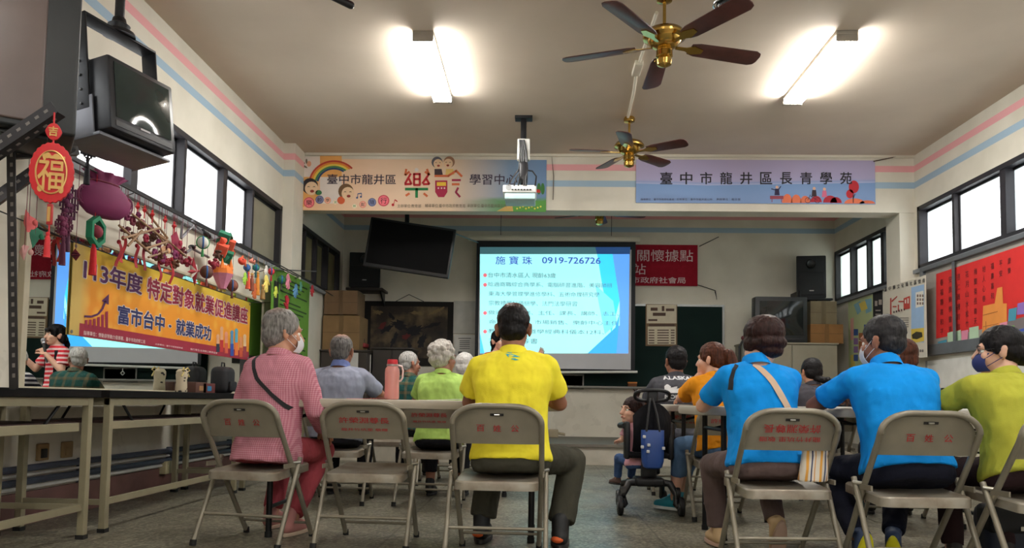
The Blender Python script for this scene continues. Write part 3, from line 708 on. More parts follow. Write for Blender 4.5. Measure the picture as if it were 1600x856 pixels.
for (x0, y0, x1, y1), lb in (((546, 551, 559, 582), 'white paper taped to the dark cupboard, beside the grey shirted man'), ((570, 554, 579, 582), 'narrow white paper taped on the dark cupboard, farther right')):
    p0, p1 = PY(x0, y0, 10.28 if x0 < 560 else 10.48), PY(x1, y1, 10.28 if x0 < 560 else 10.48)
    tag(MB().box((p0.x, p0.y, p1.z), (p1.x, p0.y+.003, p0.z)).build('taped_paper', MATS['white_paper'], None, smooth=False), lb, 'paper')
carton('large brown carton, lower of the pair on the dark cabinet', 480, 492, 561, 545, 10.33, .5, zt, (122, 96, 62))
pz = PY(520, 491, 10.33).z
carton('flatter brown carton stacked on the large one, under the speaker shelf', 484, 453, 558, 491, 10.36, .45, pz+.002, (106, 82, 56))
p = PY(557, 542, 10.6)
t = thing('red_tray', 'small red tray of odds and ends on the dark cupboard', 'tray', p)
zt2 = PY(570, 545, 10.5).z+.025
MB().rbox((p.x-.1, 10.55, zt2), (p.x+.14, 10.75, zt2+.06), .01).build('tray', mat('red_plastic', rgb(130, 26, 30), .5), t)
MB().tube([(p.x+.05+.05*math.cos(a), 10.62, zt2+.1+.05*math.sin(a)) for a in [2*PI*k/16 for k in range(16)]], .01, closed=True).build('tape_roll', BLK, t)
# right: metal cabinet, tube television, cartons
GRC = mat('beige_metal', rgb(150, 144, 126), .5, .1, var=.05)
p0, p1 = PY(1166, 534, 10.6), PY(1309, 534, 10.6)
ztr = p0.z
cabinet('metal_cabinet', 'beige metal cupboard under the old tube television', p0.x, p1.x, 10.6, .6, .25, ztr-.025, GRC, 2, hm=BLKM)
def crt(label, x0, y0, x1, y1, Y, zb):
    p0, p1 = PY(x0, y0, Y), PY(x1, y1, Y)
    t = thing('tube_television', label, 'television', ((p0.x+p1.x)/2, Y+.25, zb))
    x0, x1, z1 = p0.x, p1.x, p0.z; b = MB()
    b.loft([[(x0, Y, zb), (x1, Y, zb), (x1, Y, z1), (x0, Y, z1)], [(x0, Y+.18, zb), (x1, Y+.18, zb), (x1, Y+.18, z1), (x0, Y+.18, z1)], [(x0+.12, Y+.5, zb), (x1-.12, Y+.5, zb), (x1-.12, Y+.5, z1-.12), (x0+.12, Y+.5, z1-.12)]])
    b.build('casing', mat('tv_charcoal', rgb(40, 42, 44), .5), t, bevel=.012)
    e = .06
    MB().grid(lambda u, v: Vector((x0+e+(x1-x0-2*e)*u, Y-.004-.02*math.sin(PI*u)*math.sin(PI*v), zb+.1+(z1-zb-.16)*v)), 12, 10).sheet('display', mat('tube_glass', rgb(26, 32, 32), .08), t)
    MB().box((x0+.08, Y-.004, zb+.03), (x1-.08, Y, zb+.06)).build('speaker_strip', BLK, t)
crt('old tube television standing on the beige metal cupboard', 1180, 463, 1262, 532, 10.62, ztr+.002)
carton('printed carton on top of the plain one, beside the tube television', 1266, 470, 1308, 506, 10.75, .35, PY(1290, 506, 10.7).z+.001, (120, 108, 84))
carton('plain orange-brown carton beside the tube television', 1266, 506, 1318, 533, 10.7, .42, ztr+.002, (140, 100, 56))
p = PY(1165, 555, 10.4)
t = thing('folded_trolley', 'folded black-framed trolley with a grey cloth leaning by the chalkboard', 'trolley', (p.x, 10.4, .25))
f0, f1 = PY(1156, 530, 10.4), PY(1180, 600, 10.4)
MB().tube([(f0.x, 10.4, .27), (f0.x, 10.42, f0.z-.1), (f0.x+.05, 10.42, f0.z), (f1.x, 10.42, f0.z), (f1.x, 10.4, .27)], .016).build('frame', BLKM, t)
MB().rbox((f0.x+.03, 10.39, .5), (f1.x-.01, 10.41, f0.z-.06), .008).build('cloth', mat('grey_cloth', rgb(112, 112, 106), .9), t)
for x in (f0.x, f1.x): MB().lathe([(.025, -.01), (.03, 0), (.025, .01)], (x, 10.4, .28), (1, 0, 0), n=14).build('wheel', BLK, t)
MB().cap((f0.x+.05, 10.42, f0.z+.02), (f0.x+.15, 10.4, f0.z+.06), .03).build('red_grip', mat('dark_red_grip', rgb(90, 30, 34), .6), t)
p = PY(866, 676, 11.0)
t = thing('valve_box', 'small beige junction block on the stage by the wall', 'box', (p.x, 11.1, .25))
MB().rbox((p.x-.08, 11.05, .25), (p.x+.06, 11.25, .36), .01).build('body', mat('beige_plastic', rgb(160, 148, 122), .6), t)
MB().cyl((p.x+.05, 11.12, .31), (p.x+.16, 11.12, .29), .02).build('spout', MATS['beige_plastic'], t)
# ================================================================== banners on the beam
YB = 8.985
INKN = mat('banner_navy', rgb(52, 40, 60), .7); INKP = mat('banner_black', rgb(34, 32, 40), .7)
n = NT('peach_banner_print'); co = n.add('TexCoord').outputs['Generated']; s_ = n.add('SeparateXYZ'); n.ln(co, s_.inputs[0])
col = n.ramp(s_.outputs[0], [(.0, rgb(232, 188, 142)), (.3, rgb(236, 202, 172)), (.62, rgb(226, 200, 170)), (.85, rgb(128, 152, 178)), (1, rgb(110, 140, 178))])
gr = n.ramp(n.math('ADD', s_.outputs[2], n.math('MULTIPLY', n.noise(co, 5), .25)), [(.34, (1, 1, 1, 1)), (.42, (0, 0, 0, 1))])
gx = n.ramp(s_.outputs[0], [(.66, (0, 0, 0, 1)), (.86, (1, 1, 1, 1))])
n.ln(n.mix(n.math('MULTIPLY', gr, gx), col, rgb(84, 146, 62)), n.p.inputs['Base Color']); n.p.inputs['Roughness'].default_value = .7
B = boardY(YB, 465, 249)
p0, p1 = PY(465, 248, YB), PY(853, 331, YB)
t = thing('peach_banner', 'peach banner with a rainbow, smiling faces and big red characters on the beam', 'banner', ((p0.x+p1.x)/2, YB, p1.z))
MB().box((p0.x, YB, p1.z), (p1.x, YB+.008, p0.z)).build('cloth', n.m, t, smooth=False)
def art(name, c, fn, h=.001, par=None):
    m_ = MB(); fn(m_, h); return flatmesh(m_, name, mat('art_%d_%d_%d' % c, rgb(*c), .75, var=.04), par or t)
art('orange_patch', (226, 164, 92), lambda m_, h: (B.shape(m_, [(500, 243.5), (534, 243.5), (534, 276), (500, 276)], h), B.shape(m_, [(466, 277), (497, 277), (497, 310), (466, 328)], h)), .001)
art('white_patch', (226, 214, 204), lambda m_, h: (B.shape(m_, [(467, 245), (500, 245), (500, 276), (467, 276)], h), B.shape(m_, [(500, 277), (534, 277), (534, 318), (500, 318)], h)), .001)
for k, c in enumerate(((190, 66, 48), (226, 140, 52), (226, 200, 80), (70, 130, 84), (44, 72, 110))):
    art('rainbow_band', c, lambda m_, h: B.arc(m_, (522, 288), 40-3.1*k, 37-3.1*k, .75+.05*k, PI-.2, h, sq=.94), .002)
FACE = (232, 198, 160)
def face(cx, cy, r, hair, tilt):
    art('face_hair', hair, lambda m_, h: B.disc(m_, (cx-tilt, cy-r*.18), r*1.08, r*1.1, h=h), .0022)
    art('face_skin', FACE, lambda m_, h: B.disc(m_, (cx+tilt*.6, cy+r*.12), r*.9, r*.92, h=h), .003)
    art('face_smile', (150, 56, 44), lambda m_, h: B.disc(m_, (cx+tilt*1.2, cy+r*.5), r*.28, r*.2, h=h), .0036)
    def eyes(m_, h):
        for sx in (-.4, .35): B.arc(m_, (cx+tilt*.6+sx*r, cy), r*.18, r*.1, .3, PI-.3, h, n=6)
    art('face_eyes', (60, 44, 40), eyes, .0036)
face(486, 293, 11.5, (46, 36, 40), 1.5); face(542.5, 301, 11, (112, 82, 52), 2)
art('collar', (60, 120, 72), lambda m_, h: B.disc(m_, (498, 301), 5, 4, h=h), .003)
art('scarf', (206, 92, 52), lambda m_, h: B.disc(m_, (533, 313), 6, 6, h=h, rot=.5), .0028)
face(684, 255, 8, (92, 92, 100), 1); face(701, 254.5, 8, (150, 110, 82), -1)
art('dark_coat', (70, 52, 56), lambda m_, h: B.shape(m_, [(679, 264), (690, 264), (692, 273), (679, 274)], h), .0026)
art('cream_coat', (222, 190, 110), lambda m_, h: B.shape(m_, [(697, 264), (708, 264), (710, 273), (696, 274)], h), .0026)
B.text('lettering', '臺中市龍井區', (511.5, 272, 618.5, 288.5), INKN, t, .003, .014)
B.text('lettering', '學習中心', (734, 272, 808.5, 289), INKN, t, .003, .014)
REDA, ORG = (196, 40, 48), (214, 108, 66)
def strokes(ls, wd): return lambda m_, h: [B.line(m_, a, b_, wd, h) for a, b_ in ls]
# big stylised characters
art('red_strokes', REDA, strokes([((642, 271), (633, 287)), ((632, 288), (643, 287.5)), ((639, 279), (643, 288)), ((671, 271), (660, 287)), ((661, 288), (671, 287.5)), ((666, 279), (671, 288)), ((647, 271), (647, 289)), ((656, 271), (656, 289)), ((646, 272), (657, 272)), ((647, 280), (656, 280)), ((646, 289), (657, 289))], 3.4), .003)
art('orange_strokes', ORG, strokes([((635, 264), (633, 274)), ((633, 274), (640, 268)), ((667, 264), (671, 274)), ((671, 274), (664, 268)), ((640, 302), (634, 306)), ((662, 302), (668, 307)), ((679, 275), (702, 275)), ((700, 275), (713, 267)), ((712, 266), (722, 276)), ((706, 288), (718, 288))], 3.4), .003)
art('green_strokes', (32, 124, 68), strokes([((633, 295.5), (669, 295.5)), ((651, 294), (651, 309))], 4.2), .0032)
art('maroon_strokes', (156, 36, 70), strokes([((706, 281.5), (720, 281.5)), ((716, 293), (712, 301)), ((712, 300), (719, 308))], 3.2), .003)
art('round_sign', (168, 34, 70), lambda m_, h: (B.shape(m_, [(680, 282), (699, 282), (699, 300), (694, 308), (685, 308), (680, 300)], h)), .003)
art('round_sign_window', (236, 196, 60), lambda m_, h: B.shape(m_, [(682.5, 284.5), (697, 284.5), (697, 290.5), (682.5, 290.5)], h), .0036)
art('round_sign_dots', (232, 214, 210), lambda m_, h: [B.disc(m_, (x, 294), 1.3, h=h, n=10) for x in (685, 690, 694.5)], .0036)
art('white_dot', (220, 212, 206), lambda m_, h: B.disc(m_, (651, 265.5), 3, h=h), .003)
CI = ((483, 316.5, 8.5, '樂', (206, 92, 98)), (499.5, 312, 6.5, '齡', (92, 92, 128)), (512, 313, 5.2, '學', (226, 150, 120)), (524, 316, 3.5, '習', (236, 202, 172)), (554, 322, 4, '輕', (236, 202, 172)), (567, 319.5, 5.5, '鬆', (226, 140, 120)), (581.5, 316, 6.5, '隨', (92, 100, 140)), (599.5, 313.5, 9, '行', (206, 80, 92)))
for x, y, r, ch, c in CI:
    art('round_badge', c, lambda m_, h: B.disc(m_, (x, y), r, h=h), .003)
    art('round_badge_inner', tuple(min(255, v+38) for v in c), lambda m_, h: B.disc(m_, (x, y), r*.8, h=h), .0034)
    B.text('lettering', ch, (x-r*.55, y-r*.55, x+r*.55, y+r*.55), mat('badge_ink_%d' % c[0], rgb(*[int(v*.45) for v in c]), .7) if r > 4 else mat('green_ink', rgb(66, 134, 70), .7), t, .004, .01)
art('music_notes', (70, 92, 140), lambda m_, h: (B.line(m_, (559, 303), (559, 309), 1, h), B.line(m_, (565, 302), (565, 307), 1, h), B.line(m_, (559, 303), (565, 302), 1.6, h), B.disc(m_, (558, 309), 1.6, h=h), B.disc(m_, (564, 307.5), 1.6, h=h)), .003)
art('red_notes', (190, 40, 50), lambda m_, h: (B.line(m_, (617, 312), (615, 320), 1, h), B.line(m_, (617, 312), (621, 315), 1.6, h), B.disc(m_, (614, 320), 2.2, h=h)), .003)
art('leaf_sprig', (120, 110, 90), lambda m_, h: (B.disc(m_, (474, 254), 3, 1.5, h=h, rot=.6), B.disc(m_, (479, 252), 1.5, 4, h=h), B.disc(m_, (476, 260), 5, 1.4, h=h, rot=.5)), .003)
art('blossom', (226, 164, 130), lambda m_, h: B.disc(m_, (483, 256), 3.5, 4.5, h=h), .003)
art('yellow_flowers', (226, 206, 80), lambda m_, h: [B.disc(m_, (808+k*4.6, 326-(k % 3)*1.6), 1.4, h=h, n=8) for k in range(9)], .003)
art('hill', (196, 160, 92), lambda m_, h: B.shape(m_, [(776, 330), (800, 317), (802, 330)], h), .002)
art('red_house', (190, 56, 44), lambda m_, h: B.shape(m_, [(836, 301), (838, 296), (843, 296), (845, 301)], h), .003)
art('trees', (62, 120, 56), lambda m_, h: [B.disc(m_, (x, 295), 3, 9, h=h) for x in (842, 848)], .0025)
TXS = mat('small_ink', rgb(104, 88, 74), .8)
B.text('lettering', '主辦單位:教育部', (621, 319, 658, 324.5), TXS, t, .003); B.text('lettering', '輔導單位:臺中市政府教育局', (664, 318.5, 727, 324.5), TXS, t, .003); B.text('lettering', '承辦單位:臺中市龍井區公所', (730, 318.5, 792, 324.5), TXS, t, .003)

B = boardY(YB, 994, 249)
p0, p1 = PY(994, 249, YB), PY(1368, 319, YB)
t = thing('blue_banner', 'pale blue banner with black characters and autumn trees on the beam', 'banner', ((p0.x+p1.x)/2, YB, p1.z))
n = NT('blue_banner_print'); co = n.add('TexCoord').outputs['Generated']; s_ = n.add('SeparateXYZ'); n.ln(co, s_.inputs[0])
zz = n.math('ADD', s_.outputs[2], n.math('MULTIPLY', n.math('ABSOLUTE', n.math('SUBTRACT', s_.outputs[0], .3)), -.12))
n.ln(n.ramp(zz, [(.1, rgb(132, 160, 204)), (.4, rgb(126, 158, 204)), (.415, rgb(176, 184, 216)), (.45, rgb(150, 164, 206)), (.5, rgb(176, 170, 204)), (.9, rgb(178, 168, 200))]), n.p.inputs['Base Color']); n.p.inputs['Roughness'].default_value = .75
MB().box((p0.x, YB, p1.z), (p1.x, YB+.008, p0.z)).build('cloth', n.m, t, smooth=False)
for i, ch in enumerate('臺中市龍井區長青學苑'):
    x = 1041+i*31.2; B.text('lettering', ch, (x-9.5, 269, x+9.5, 288), INKP, t, .003, .02)
for x0, x1, tx in ((1001, 1053, '指導單位｜臺中市政府社會局'), (1057, 1113, '主辦單位｜臺中市龍井區公所'), (1119, 1157, '承辦單位｜龍目里')): B.text('lettering', tx, (x0, 309.5, x1, 313.5), INKN, t, .003)
for c_, rx, ry in (((1230, 317), 8, 14), ((1244, 317), 8, 13), ((1258, 317), 8, 11), ((1335, 318), 16, 8), ((1355, 318), 12, 5)): art('orange_bush', (226, 120, 84), lambda m_, h: B.disc(m_, c_, rx, ry, h=h, a0=0, a1=PI), .002)
for c_, rx, ry in (((1297, 316.5), 11, 11), ((1306, 317), 9, 9), ((1275, 316), 9, 10)): art('red_bush', (172, 40, 56), lambda m_, h: B.disc(m_, c_, rx, ry, h=h, a0=0, a1=PI), .0024)
art('red_tree', (190, 44, 54), lambda m_, h: (B.disc(m_, (1334, 292), 8, 10, h=h), B.disc(m_, (1328, 303), 6, 7, h=h)), .003)
art('tree_trunk', (60, 40, 50), lambda m_, h: (B.line(m_, (1333, 317), (1333, 304), 1.4, h), B.line(m_, (1333, 310), (1336, 303), 1, h)), .0034)
def folk(x, y, c, k=1):
    art('figure_body', c, lambda m_, h: B.shape(m_, [(x-3, y), (x+3, y), (x+4, y+10), (x-4, y+10)], h), .003)
    art('figure_head', (226, 180, 150), lambda m_, h: B.disc(m_, (x, y-2.5), 2.4, h=h, n=12), .0034)
folk(1214, 295, (48, 40, 72)); folk(1272, 297, (60, 44, 52)); folk(1288, 298, (214, 110, 140))
art('figure_arms', (48, 40, 72), lambda m_, h: (B.line(m_, (1212, 297), (1205, 295), 1.4, h), B.line(m_, (1216, 297), (1220, 291), 1.4, h)), .003)
art('bench', (150, 70, 84), lambda m_, h: (B.shape(m_, [(1203, 306), (1224, 306), (1224, 311), (1203, 311)], h), B.line(m_, (1206, 311), (1206, 316), 1, h), B.line(m_, (1221, 311), (1221, 316), 1, h)), .0036)
art('bicycle', (60, 40, 60), lambda m_, h: (B.arc(m_, (1262, 313), 4.5, 3.7, 0, 2*PI, h), B.arc(m_, (1277, 313), 4.5, 3.7, 0, 2*PI, h), B.line(m_, (1262, 313), (1266, 304), .8, h), B.line(m_, (1266, 306), (1277, 313), .8, h)), .0038)
t = thing('tie_rope', 'dark cord tied from the pale blue banner to the beam corner', 'cord', PY(1390, 245, 8.97))
MB().tube([PY(1365, 252, 8.97), PY(1424, 240, 8.99)], .007).build('rope', mat('dark_rope', rgb(92, 78, 66), .8), t)
t = thing('thin_wire', 'thin brown wire sagging on the beam between the two banners', 'wire', PY(862, 260, 8.97))
MB().tube([PY(958, 240, 8.99), PY(862, 243, 8.99), PY(865, 275, 8.985), PY(864, 312, 8.985)], .005).build('strand', MATS['dark_rope'], t)

# ================================================================== right wall
def wallposter(name, label, cat, y0, y1, z0, z1, c, nm):
    t = thing(name, label, cat, (XR-.01, (y0+y1)/2, z0))
    MB().box((XR-.012, y0, z0), (XR-.001, y1, z1)).build('sheet', mat(nm, rgb(*c), .8, var=.06, scale=3), t, smooth=False); return t
B = boardXR(XR-.012, 1327, 470)
def artb(name, c, rects, h=.001, par=None):
    m_ = MB()
    for r in rects: B.shape(m_, r if isinstance(r[0], tuple) else [(r[0], r[1]), (r[2], r[1]), (r[2], r[3]), (r[0], r[3])], h)
    return flatmesh(m_, name, mat('art_%d_%d_%d' % c, rgb(*c), .75, var=.05), par or t)
t = wallposter('chart_poster', 'pale green chart poster with blue and brown squares, in the far corner', 'poster', 10.14, 10.92, 1.2, 2.22, (176, 188, 140), 'chart_green')
artb('blue_patches', (124, 168, 184), [((1334, 476), (1344, 470), (1350, 482), (1340, 492)), ((1352, 468), (1362, 466), (1362, 486), (1353, 490))])
artb('yellow_patches', (212, 190, 90), [((1342, 474), (1352, 470), (1356, 482), (1346, 486)), ((1329, 555), (1336, 553), (1336, 572), (1329, 574))], .0014)
artb('pink_patches', (204, 150, 140), [((1329, 498), (1334, 496), (1334, 530), (1329, 532))], .0014)
artb('brown_squares', (152, 92, 52), [(1342, 520, 1349, 531), (1342, 533, 1349, 546), (1342, 548, 1349, 560), (1350, 524, 1357, 535), (1350, 538, 1357, 551)], .002)
artb('blue_squares', (52, 82, 138), [(1334, 514, 1341, 524), (1350, 507, 1357, 518), (1350, 553, 1357, 563), (1334, 554, 1341, 564), (1358, 520, 1363, 530)], .002)
artb('violet_squares', (134, 104, 150), [(1334, 528, 1341, 538), (1334, 541, 1341, 551)], .002)
t = wallposter('black_scroll', 'narrow black notice beside the pale green chart', 'poster', 9.86, 10.12, 1.86, 2.26, (36, 34, 36), 'scroll_black')
artb('print', (172, 160, 150), [(1367, 470, 1371, 478), (1373, 468, 1378, 476), (1368, 484, 1376, 486), (1368, 490, 1377, 492), (1369, 497, 1374, 499)])
XP = XR-.185; B = boardXR(XP-.002, 1381, 448); a_, b_ = PX(1381, 448, XP), PX(1446, 433, XP)
t = thing('community_poster', 'white poster of drawn red buildings with a black title line', 'poster', (XP, (a_.y+b_.y)/2, 1.3))
MB().box((XP, b_.y, PX(1446, 558, XP).z), (XP+.006, a_.y, (a_.z+b_.z)/2)).build('sheet', mat('poster_white', rgb(206, 198, 182), .8, var=.06, scale=3), t, smooth=False)
artb('blue_column', (150, 178, 210), [((1424, 449), (1444, 444), (1444, 535), (1424, 533))])
ch = '臺中縣文化局社區營造'
for i, c in enumerate(ch):
    x = 1384+i*6.6; y = 452-i*1.55; B.text('lettering', c, (x-2.1, y-2.6, x+2.1, y+2.6), INKP, t, .002, .01)
artb('red_buildings', (178, 66, 56), [((1391, 466), (1393, 465), (1393, 492), (1391, 493)), ((1393, 470), (1402, 462), (1402, 464), (1394, 472)), (1395, 478, 1401, 480), (1404, 470, 1413, 472), ((1412, 466), (1422, 462), (1422, 482), (1412, 484)), (1403, 476, 1405, 486)], .0016)
artb('white_gaps', (214, 206, 192), [(1414, 468, 1416, 474), (1418, 466, 1420, 474), (1405, 474, 1411, 482)], .0022)
artb('window_row', (74, 40, 40), [(1396+4*k, 486-k, 1398+4*k, 489-k) for k in range(5)], .002)
artb('text_lines', (120, 112, 106), [(1392, 496+3.4*k, 1420, 497.4+3.4*k) for k in range(5)], .002)
artb('photo_cards', (222, 216, 204), [((1431, 457), (1443, 454), (1443, 478), (1431, 481))], .002)
artb('photo_marks', (120, 100, 90), [(1433+4*(k % 3), 460+6*(k//3), 1435.6+4*(k % 3), 464+6*(k//3)) for k in range(9)], .003)
artb('yellow_band', (206, 178, 70), [((1424, 514), (1444, 512), (1444, 533), (1424, 536))], .002)
artb('black_blob', (52, 46, 30), [((1425, 523), (1432, 518), (1441, 519), (1442, 526), (1433, 530), (1426, 529))], .003)
artb('caption_row', (110, 104, 100), [(1430+3.6*k, 546, 1432.4+3.6*k, 550) for k in range(4)], .002)
MB().box((XP+.006, a_.y-.3, 1.5), (XR-.001, a_.y-.27, 1.9)).build('wall_batten', CREAM, t, smooth=False)
# glazed notice board
y0, y1, z0, z1 = 5.2, 8.74, 1.36, 2.3
t = thing('notice_board', 'grey-framed notice board of red calligraphy and paper houses under the windows', 'notice board', (XR-.03, (y0+y1)/2, z0))
MB().box((XR-.03, y0, z0), (XR-.001, y1, z1)).build('panel', mat('board_grey', rgb(150, 146, 138), .8), t, smooth=False)
f = MB(); GF = mat('board_frame_grey', rgb(104, 108, 112), .45, .3)
f.box((XR-.07, y0, z0-.03), (XR-.001, y1+.03, z0+.09)); f.box((XR-.07, y0, z1-.02), (XR-.001, y1+.03, z1+.03)); f.box((XR-.07, y1-.03, z0), (XR-.001, y1+.03, z1)); f.box((XR-.07, y0-.03, z0), (XR-.001, y0+.03, z1))
f.build('frame', GF, t, smooth=False, bevel=.006)
B = boardXR(XR-.031, 1447, 420)
artb('red_paper', (196, 36, 34), [((1463, 428), (1604, 381), (1604, 500), (1535, 514), (1463, 529))], .002)
random.seed(11)
chars = '春福壽喜和平安康樂學書道德仁義禮智信花月山水松竹梅蘭菊長青天地人心'
k = 0
for col_ in range(9):
    x = 1472+col_*13.2
    for row in range(6):
        y = 441-col_*4.2+row*15.5
        if col_ > 4 and row > 3: continue
        if col_ > 6 and row > 1: continue
        B.text('calligraphy', chars[k % len(chars)], (x-2.6, y-4.4, x+2.6, y+4.4), mat('calligraphy_ink', rgb(96, 22, 24), .7), t, .004, .012); k += 1
artb('orange_tower', (216, 138, 62), [((1537, 478), (1555, 474), (1559, 450), (1567, 448), (1568, 474), (1574, 474), (1574, 512), (1562, 514), (1562, 522), (1535, 528))], .005)
artb('tower_lines', (150, 84, 40), [((1537, 492), (1560, 486), (1560, 487), (1537, 493)), ((1541, 502), (1541, 516), (1542, 516), (1542, 502)), ((1537, 510), (1561, 505), (1561, 506), (1537, 511))], .0065)
artb('mint_papers', (170, 196, 166), [((1481, 520), (1492, 517), (1494, 541), (1482, 543)), ((1493, 518), (1502, 515), (1503, 538), (1494, 541)), ((1515, 512), (1530, 509), (1530, 532), (1516, 537))], .005)
artb('pink_papers', (214, 136, 160), [((1503, 517), (1514, 515), (1512, 538), (1503, 540)), ((1563, 505), (1575, 502), (1573, 517), (1562, 518))], .0055)
artb('teal_papers', (64, 138, 160), [((1577, 483), (1590, 480), (1588, 500), (1576, 502)), ((1466, 534), (1480, 530), (1480, 544), (1467, 545))], .0055)
artb('green_papers', (104, 160, 72), [((1576, 510), (1586, 508), (1586, 519), (1575, 521))], .006)
artb('blue_papers', (60, 84, 168), [((1588, 516), (1604, 512), (1604, 526), (1587, 528))], .006)
artb('violet_papers', (132, 104, 176), [((1591, 474), (1604, 471), (1604, 490), (1590, 492))], .006)
artb('grey_slate', (112, 104, 104), [((1575, 502), (1604, 494), (1604, 512), (1576, 517))], .0045)
m_ = MB(); [B.disc(m_, c, 5.5, 4.5, h=.006) for c in ((1470, 542), (1479, 541), (1489, 538))]
flatmesh(m_, 'brown_mounds', mat('art_mound', rgb(110, 66, 54), .8), t)
MB().box((XR-.066, 8.05, z0+.09), (XR-.06, 8.1, z1-.02)).build('sliding_rail', GF, t, smooth=False)
# white panel and low cabinet below it
t = thing('white_panel', 'plain white panel on the wall under the notice board', 'panel', (XR-.02, 7.6, .98))
MB().box((XR-.025, 6.2, .95), (XR-.001, 8.72, 1.28)).build('sheet', mat('white_laminate', rgb(206, 204, 198), .5), t, smooth=False)
f = MB(); f.box((XR-.03, 6.2, .93), (XR-.002, 8.75, .95)); f.box((XR-.03, 8.72, .93), (XR-.002, 8.75, 1.28)); f.build('edge', MATS['aluminium'], t, smooth=False)
t = thing('slatted_cabinet', 'low cream slatted bench cabinet against the wall under the white panel', 'cabinet', (XR-.2, 7.6, 0))
MB().box((XR-.32, 6.2, .83), (XR-.001, 8.5, .9)).build('top', mat('cream_enamel', rgb(198, 190, 168), .4), t, bevel=.005, smooth=False)
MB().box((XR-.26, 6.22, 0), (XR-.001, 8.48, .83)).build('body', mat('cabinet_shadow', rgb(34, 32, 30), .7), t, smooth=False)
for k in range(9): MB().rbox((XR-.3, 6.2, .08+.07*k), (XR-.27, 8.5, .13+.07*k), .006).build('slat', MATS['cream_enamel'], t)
for yy in (7.15, 7.9, 8.35): MB().rbox((XR-.29, yy, .9), (XR-.26, yy+.03, .96), .005).build('latch', BLK, t)

# ================================================================== left wall: mirror, poster, pipes, sockets
n = NT('mirror_glass'); n.p.inputs['Base Color'].default_value = (.86, .9, .88, 1); n.p.inputs['Metallic'].default_value = 1; n.p.inputs['Roughness'].default_value = .004
my0, my1, mz0, mz1 = 4.3, 8.05, .80, 1.76
XM = XL+.03
t = thing('wall_mirror', 'long wall mirror behind the yellow banner reflecting the screen and the speaker', 'mirror', (XM, (my0+my1)/2, mz0))
MB().box((XL, my0, mz0), (XM, my1, mz1)).build('glass', n.m, t, smooth=False)
f = MB()
f.box((XL, my0-.05, mz0-.03), (XM+.012, my0, mz1+.02)); f.box((XL, my1, mz0-.03), (XM+.012, my1+.05, mz1+.02)); f.box((XL, my0, mz0-.03), (XM+.012, my1, mz0))
f.box((XL, my0, mz1), (XM+.012, my1, mz1+.02))
f.build('frame', mat('mirror_frame', rgb(190, 180, 156), .5), t, smooth=False, bevel=.003)
B = boardXL(XL+.16, 425, 465)
pq = [PX(x, y, XL+.16) for x, y in ((425, 455), (484, 448), (484, 566), (425, 556))]
t = thing('green_poster', 'green printed poster standing by the wall under the paper hands', 'poster', (XL+.1, (pq[0].y+pq[1].y)/2, 1.2))
MB().box((XL+.15, pq[0].y, 1.2), (XL+.16, pq[1].y, 2.15)).build('sheet', mat('poster_green', rgb(96, 142, 44), .7, var=.12, scale=3), t, smooth=False)
m_ = MB()
for k in range(17):
    zt_ = 2.08-.05*k; 
    if k % 5 == 4: continue
    a = pq[0].y+.25; b_ = pq[1].y-.1-.12*(k % 3)
    m_.add([(XL+.1615, a, zt_), (XL+.1615, b_, zt_), (XL+.1615, b_, zt_-.018), (XL+.1615, a, zt_-.018)], [(0, 1, 2, 3)])
flatmesh(m_, 'print', mat('poster_ink', rgb(38, 66, 30), .8), t)
m_ = MB(); m_.box((XL+.16, pq[0].y+.06, 1.3), (XL+.162, pq[0].y+.2, 2.0)); m_.build('side_photo', mat('poster_photo', rgb(30, 36, 28), .6, var=.4, scale=20), t, smooth=False)
MB().box((XL+.132, pq[0].y+.05, 1.16), (XL+.15, pq[1].y-.05, 1.2)).build('ledge', DKC, t)
t = thing('wall_conduit', 'three grey-blue pipes running low along the wall behind the tables', 'pipe', (XL+.05, 5, .2))
PIPE = mat('pipe_blue_grey', rgb(74, 80, 96), .5); PIPEW = mat('pipe_white', rgb(190, 188, 182), .5)
for zz, xx, mm, r in ((.215, XL+.03, PIPEW, .014), (.25, XL+.035, PIPE, .02), (.285, XL+.025, PIPEW, .01), (.325, XL+.035, PIPE, .02)):
    MB().tube([(xx, 1.5, zz), (xx, 4.6, zz+.004), (xx, 6.2, zz-.004), (xx, 9.3, zz)], r).build('pipe', mm, t)
for yy in (3.4, 4.9, 6.1, 7.3): MB().rbox((XL, yy, .19), (XL+.062, yy+.03, .35), .006).build('clip', PIPE, t)
SOCK = mat('socket_tan', rgb(150, 122, 84), .6)
for y, lb, dk in ((4.54, 'open tan socket box with a dark hole, nearer the camera on the left wall', 1), (4.78, 'plain tan socket plate on the wall above the pipes', 0)):
    t = thing('wall_socket', lb, 'socket', (XL, y, .36))
    MB().rbox((XL, y-.05, .36), (XL+.02, y+.05, .46), .004).build('plate', SOCK, t)
    MB().rbox((XL+.018, y-.03, .375), (XL+.024, y+.03, .43), .003).build('cavity' if dk else 'cover', BLK if dk else SOCK, t)
for x, y, lb in ((260, 730, 'cream socket box on the pipes behind the second wall table'),):
    p = PX(x, y, XL+.05); t = thing('wall_socket', lb, 'socket', p)
    MB().rbox((XL, p.y-.05, p.z-.05), (XL+.07, p.y+.05, p.z+.05), .005).build('plate', mat('socket_cream', rgb(176, 166, 130), .6), t)
    MB().rbox((XL+.068, p.y-.02, p.z-.02), (XL+.074, p.y+.02, p.z+.02), .003).build('cover', MATS['socket_cream'], t)
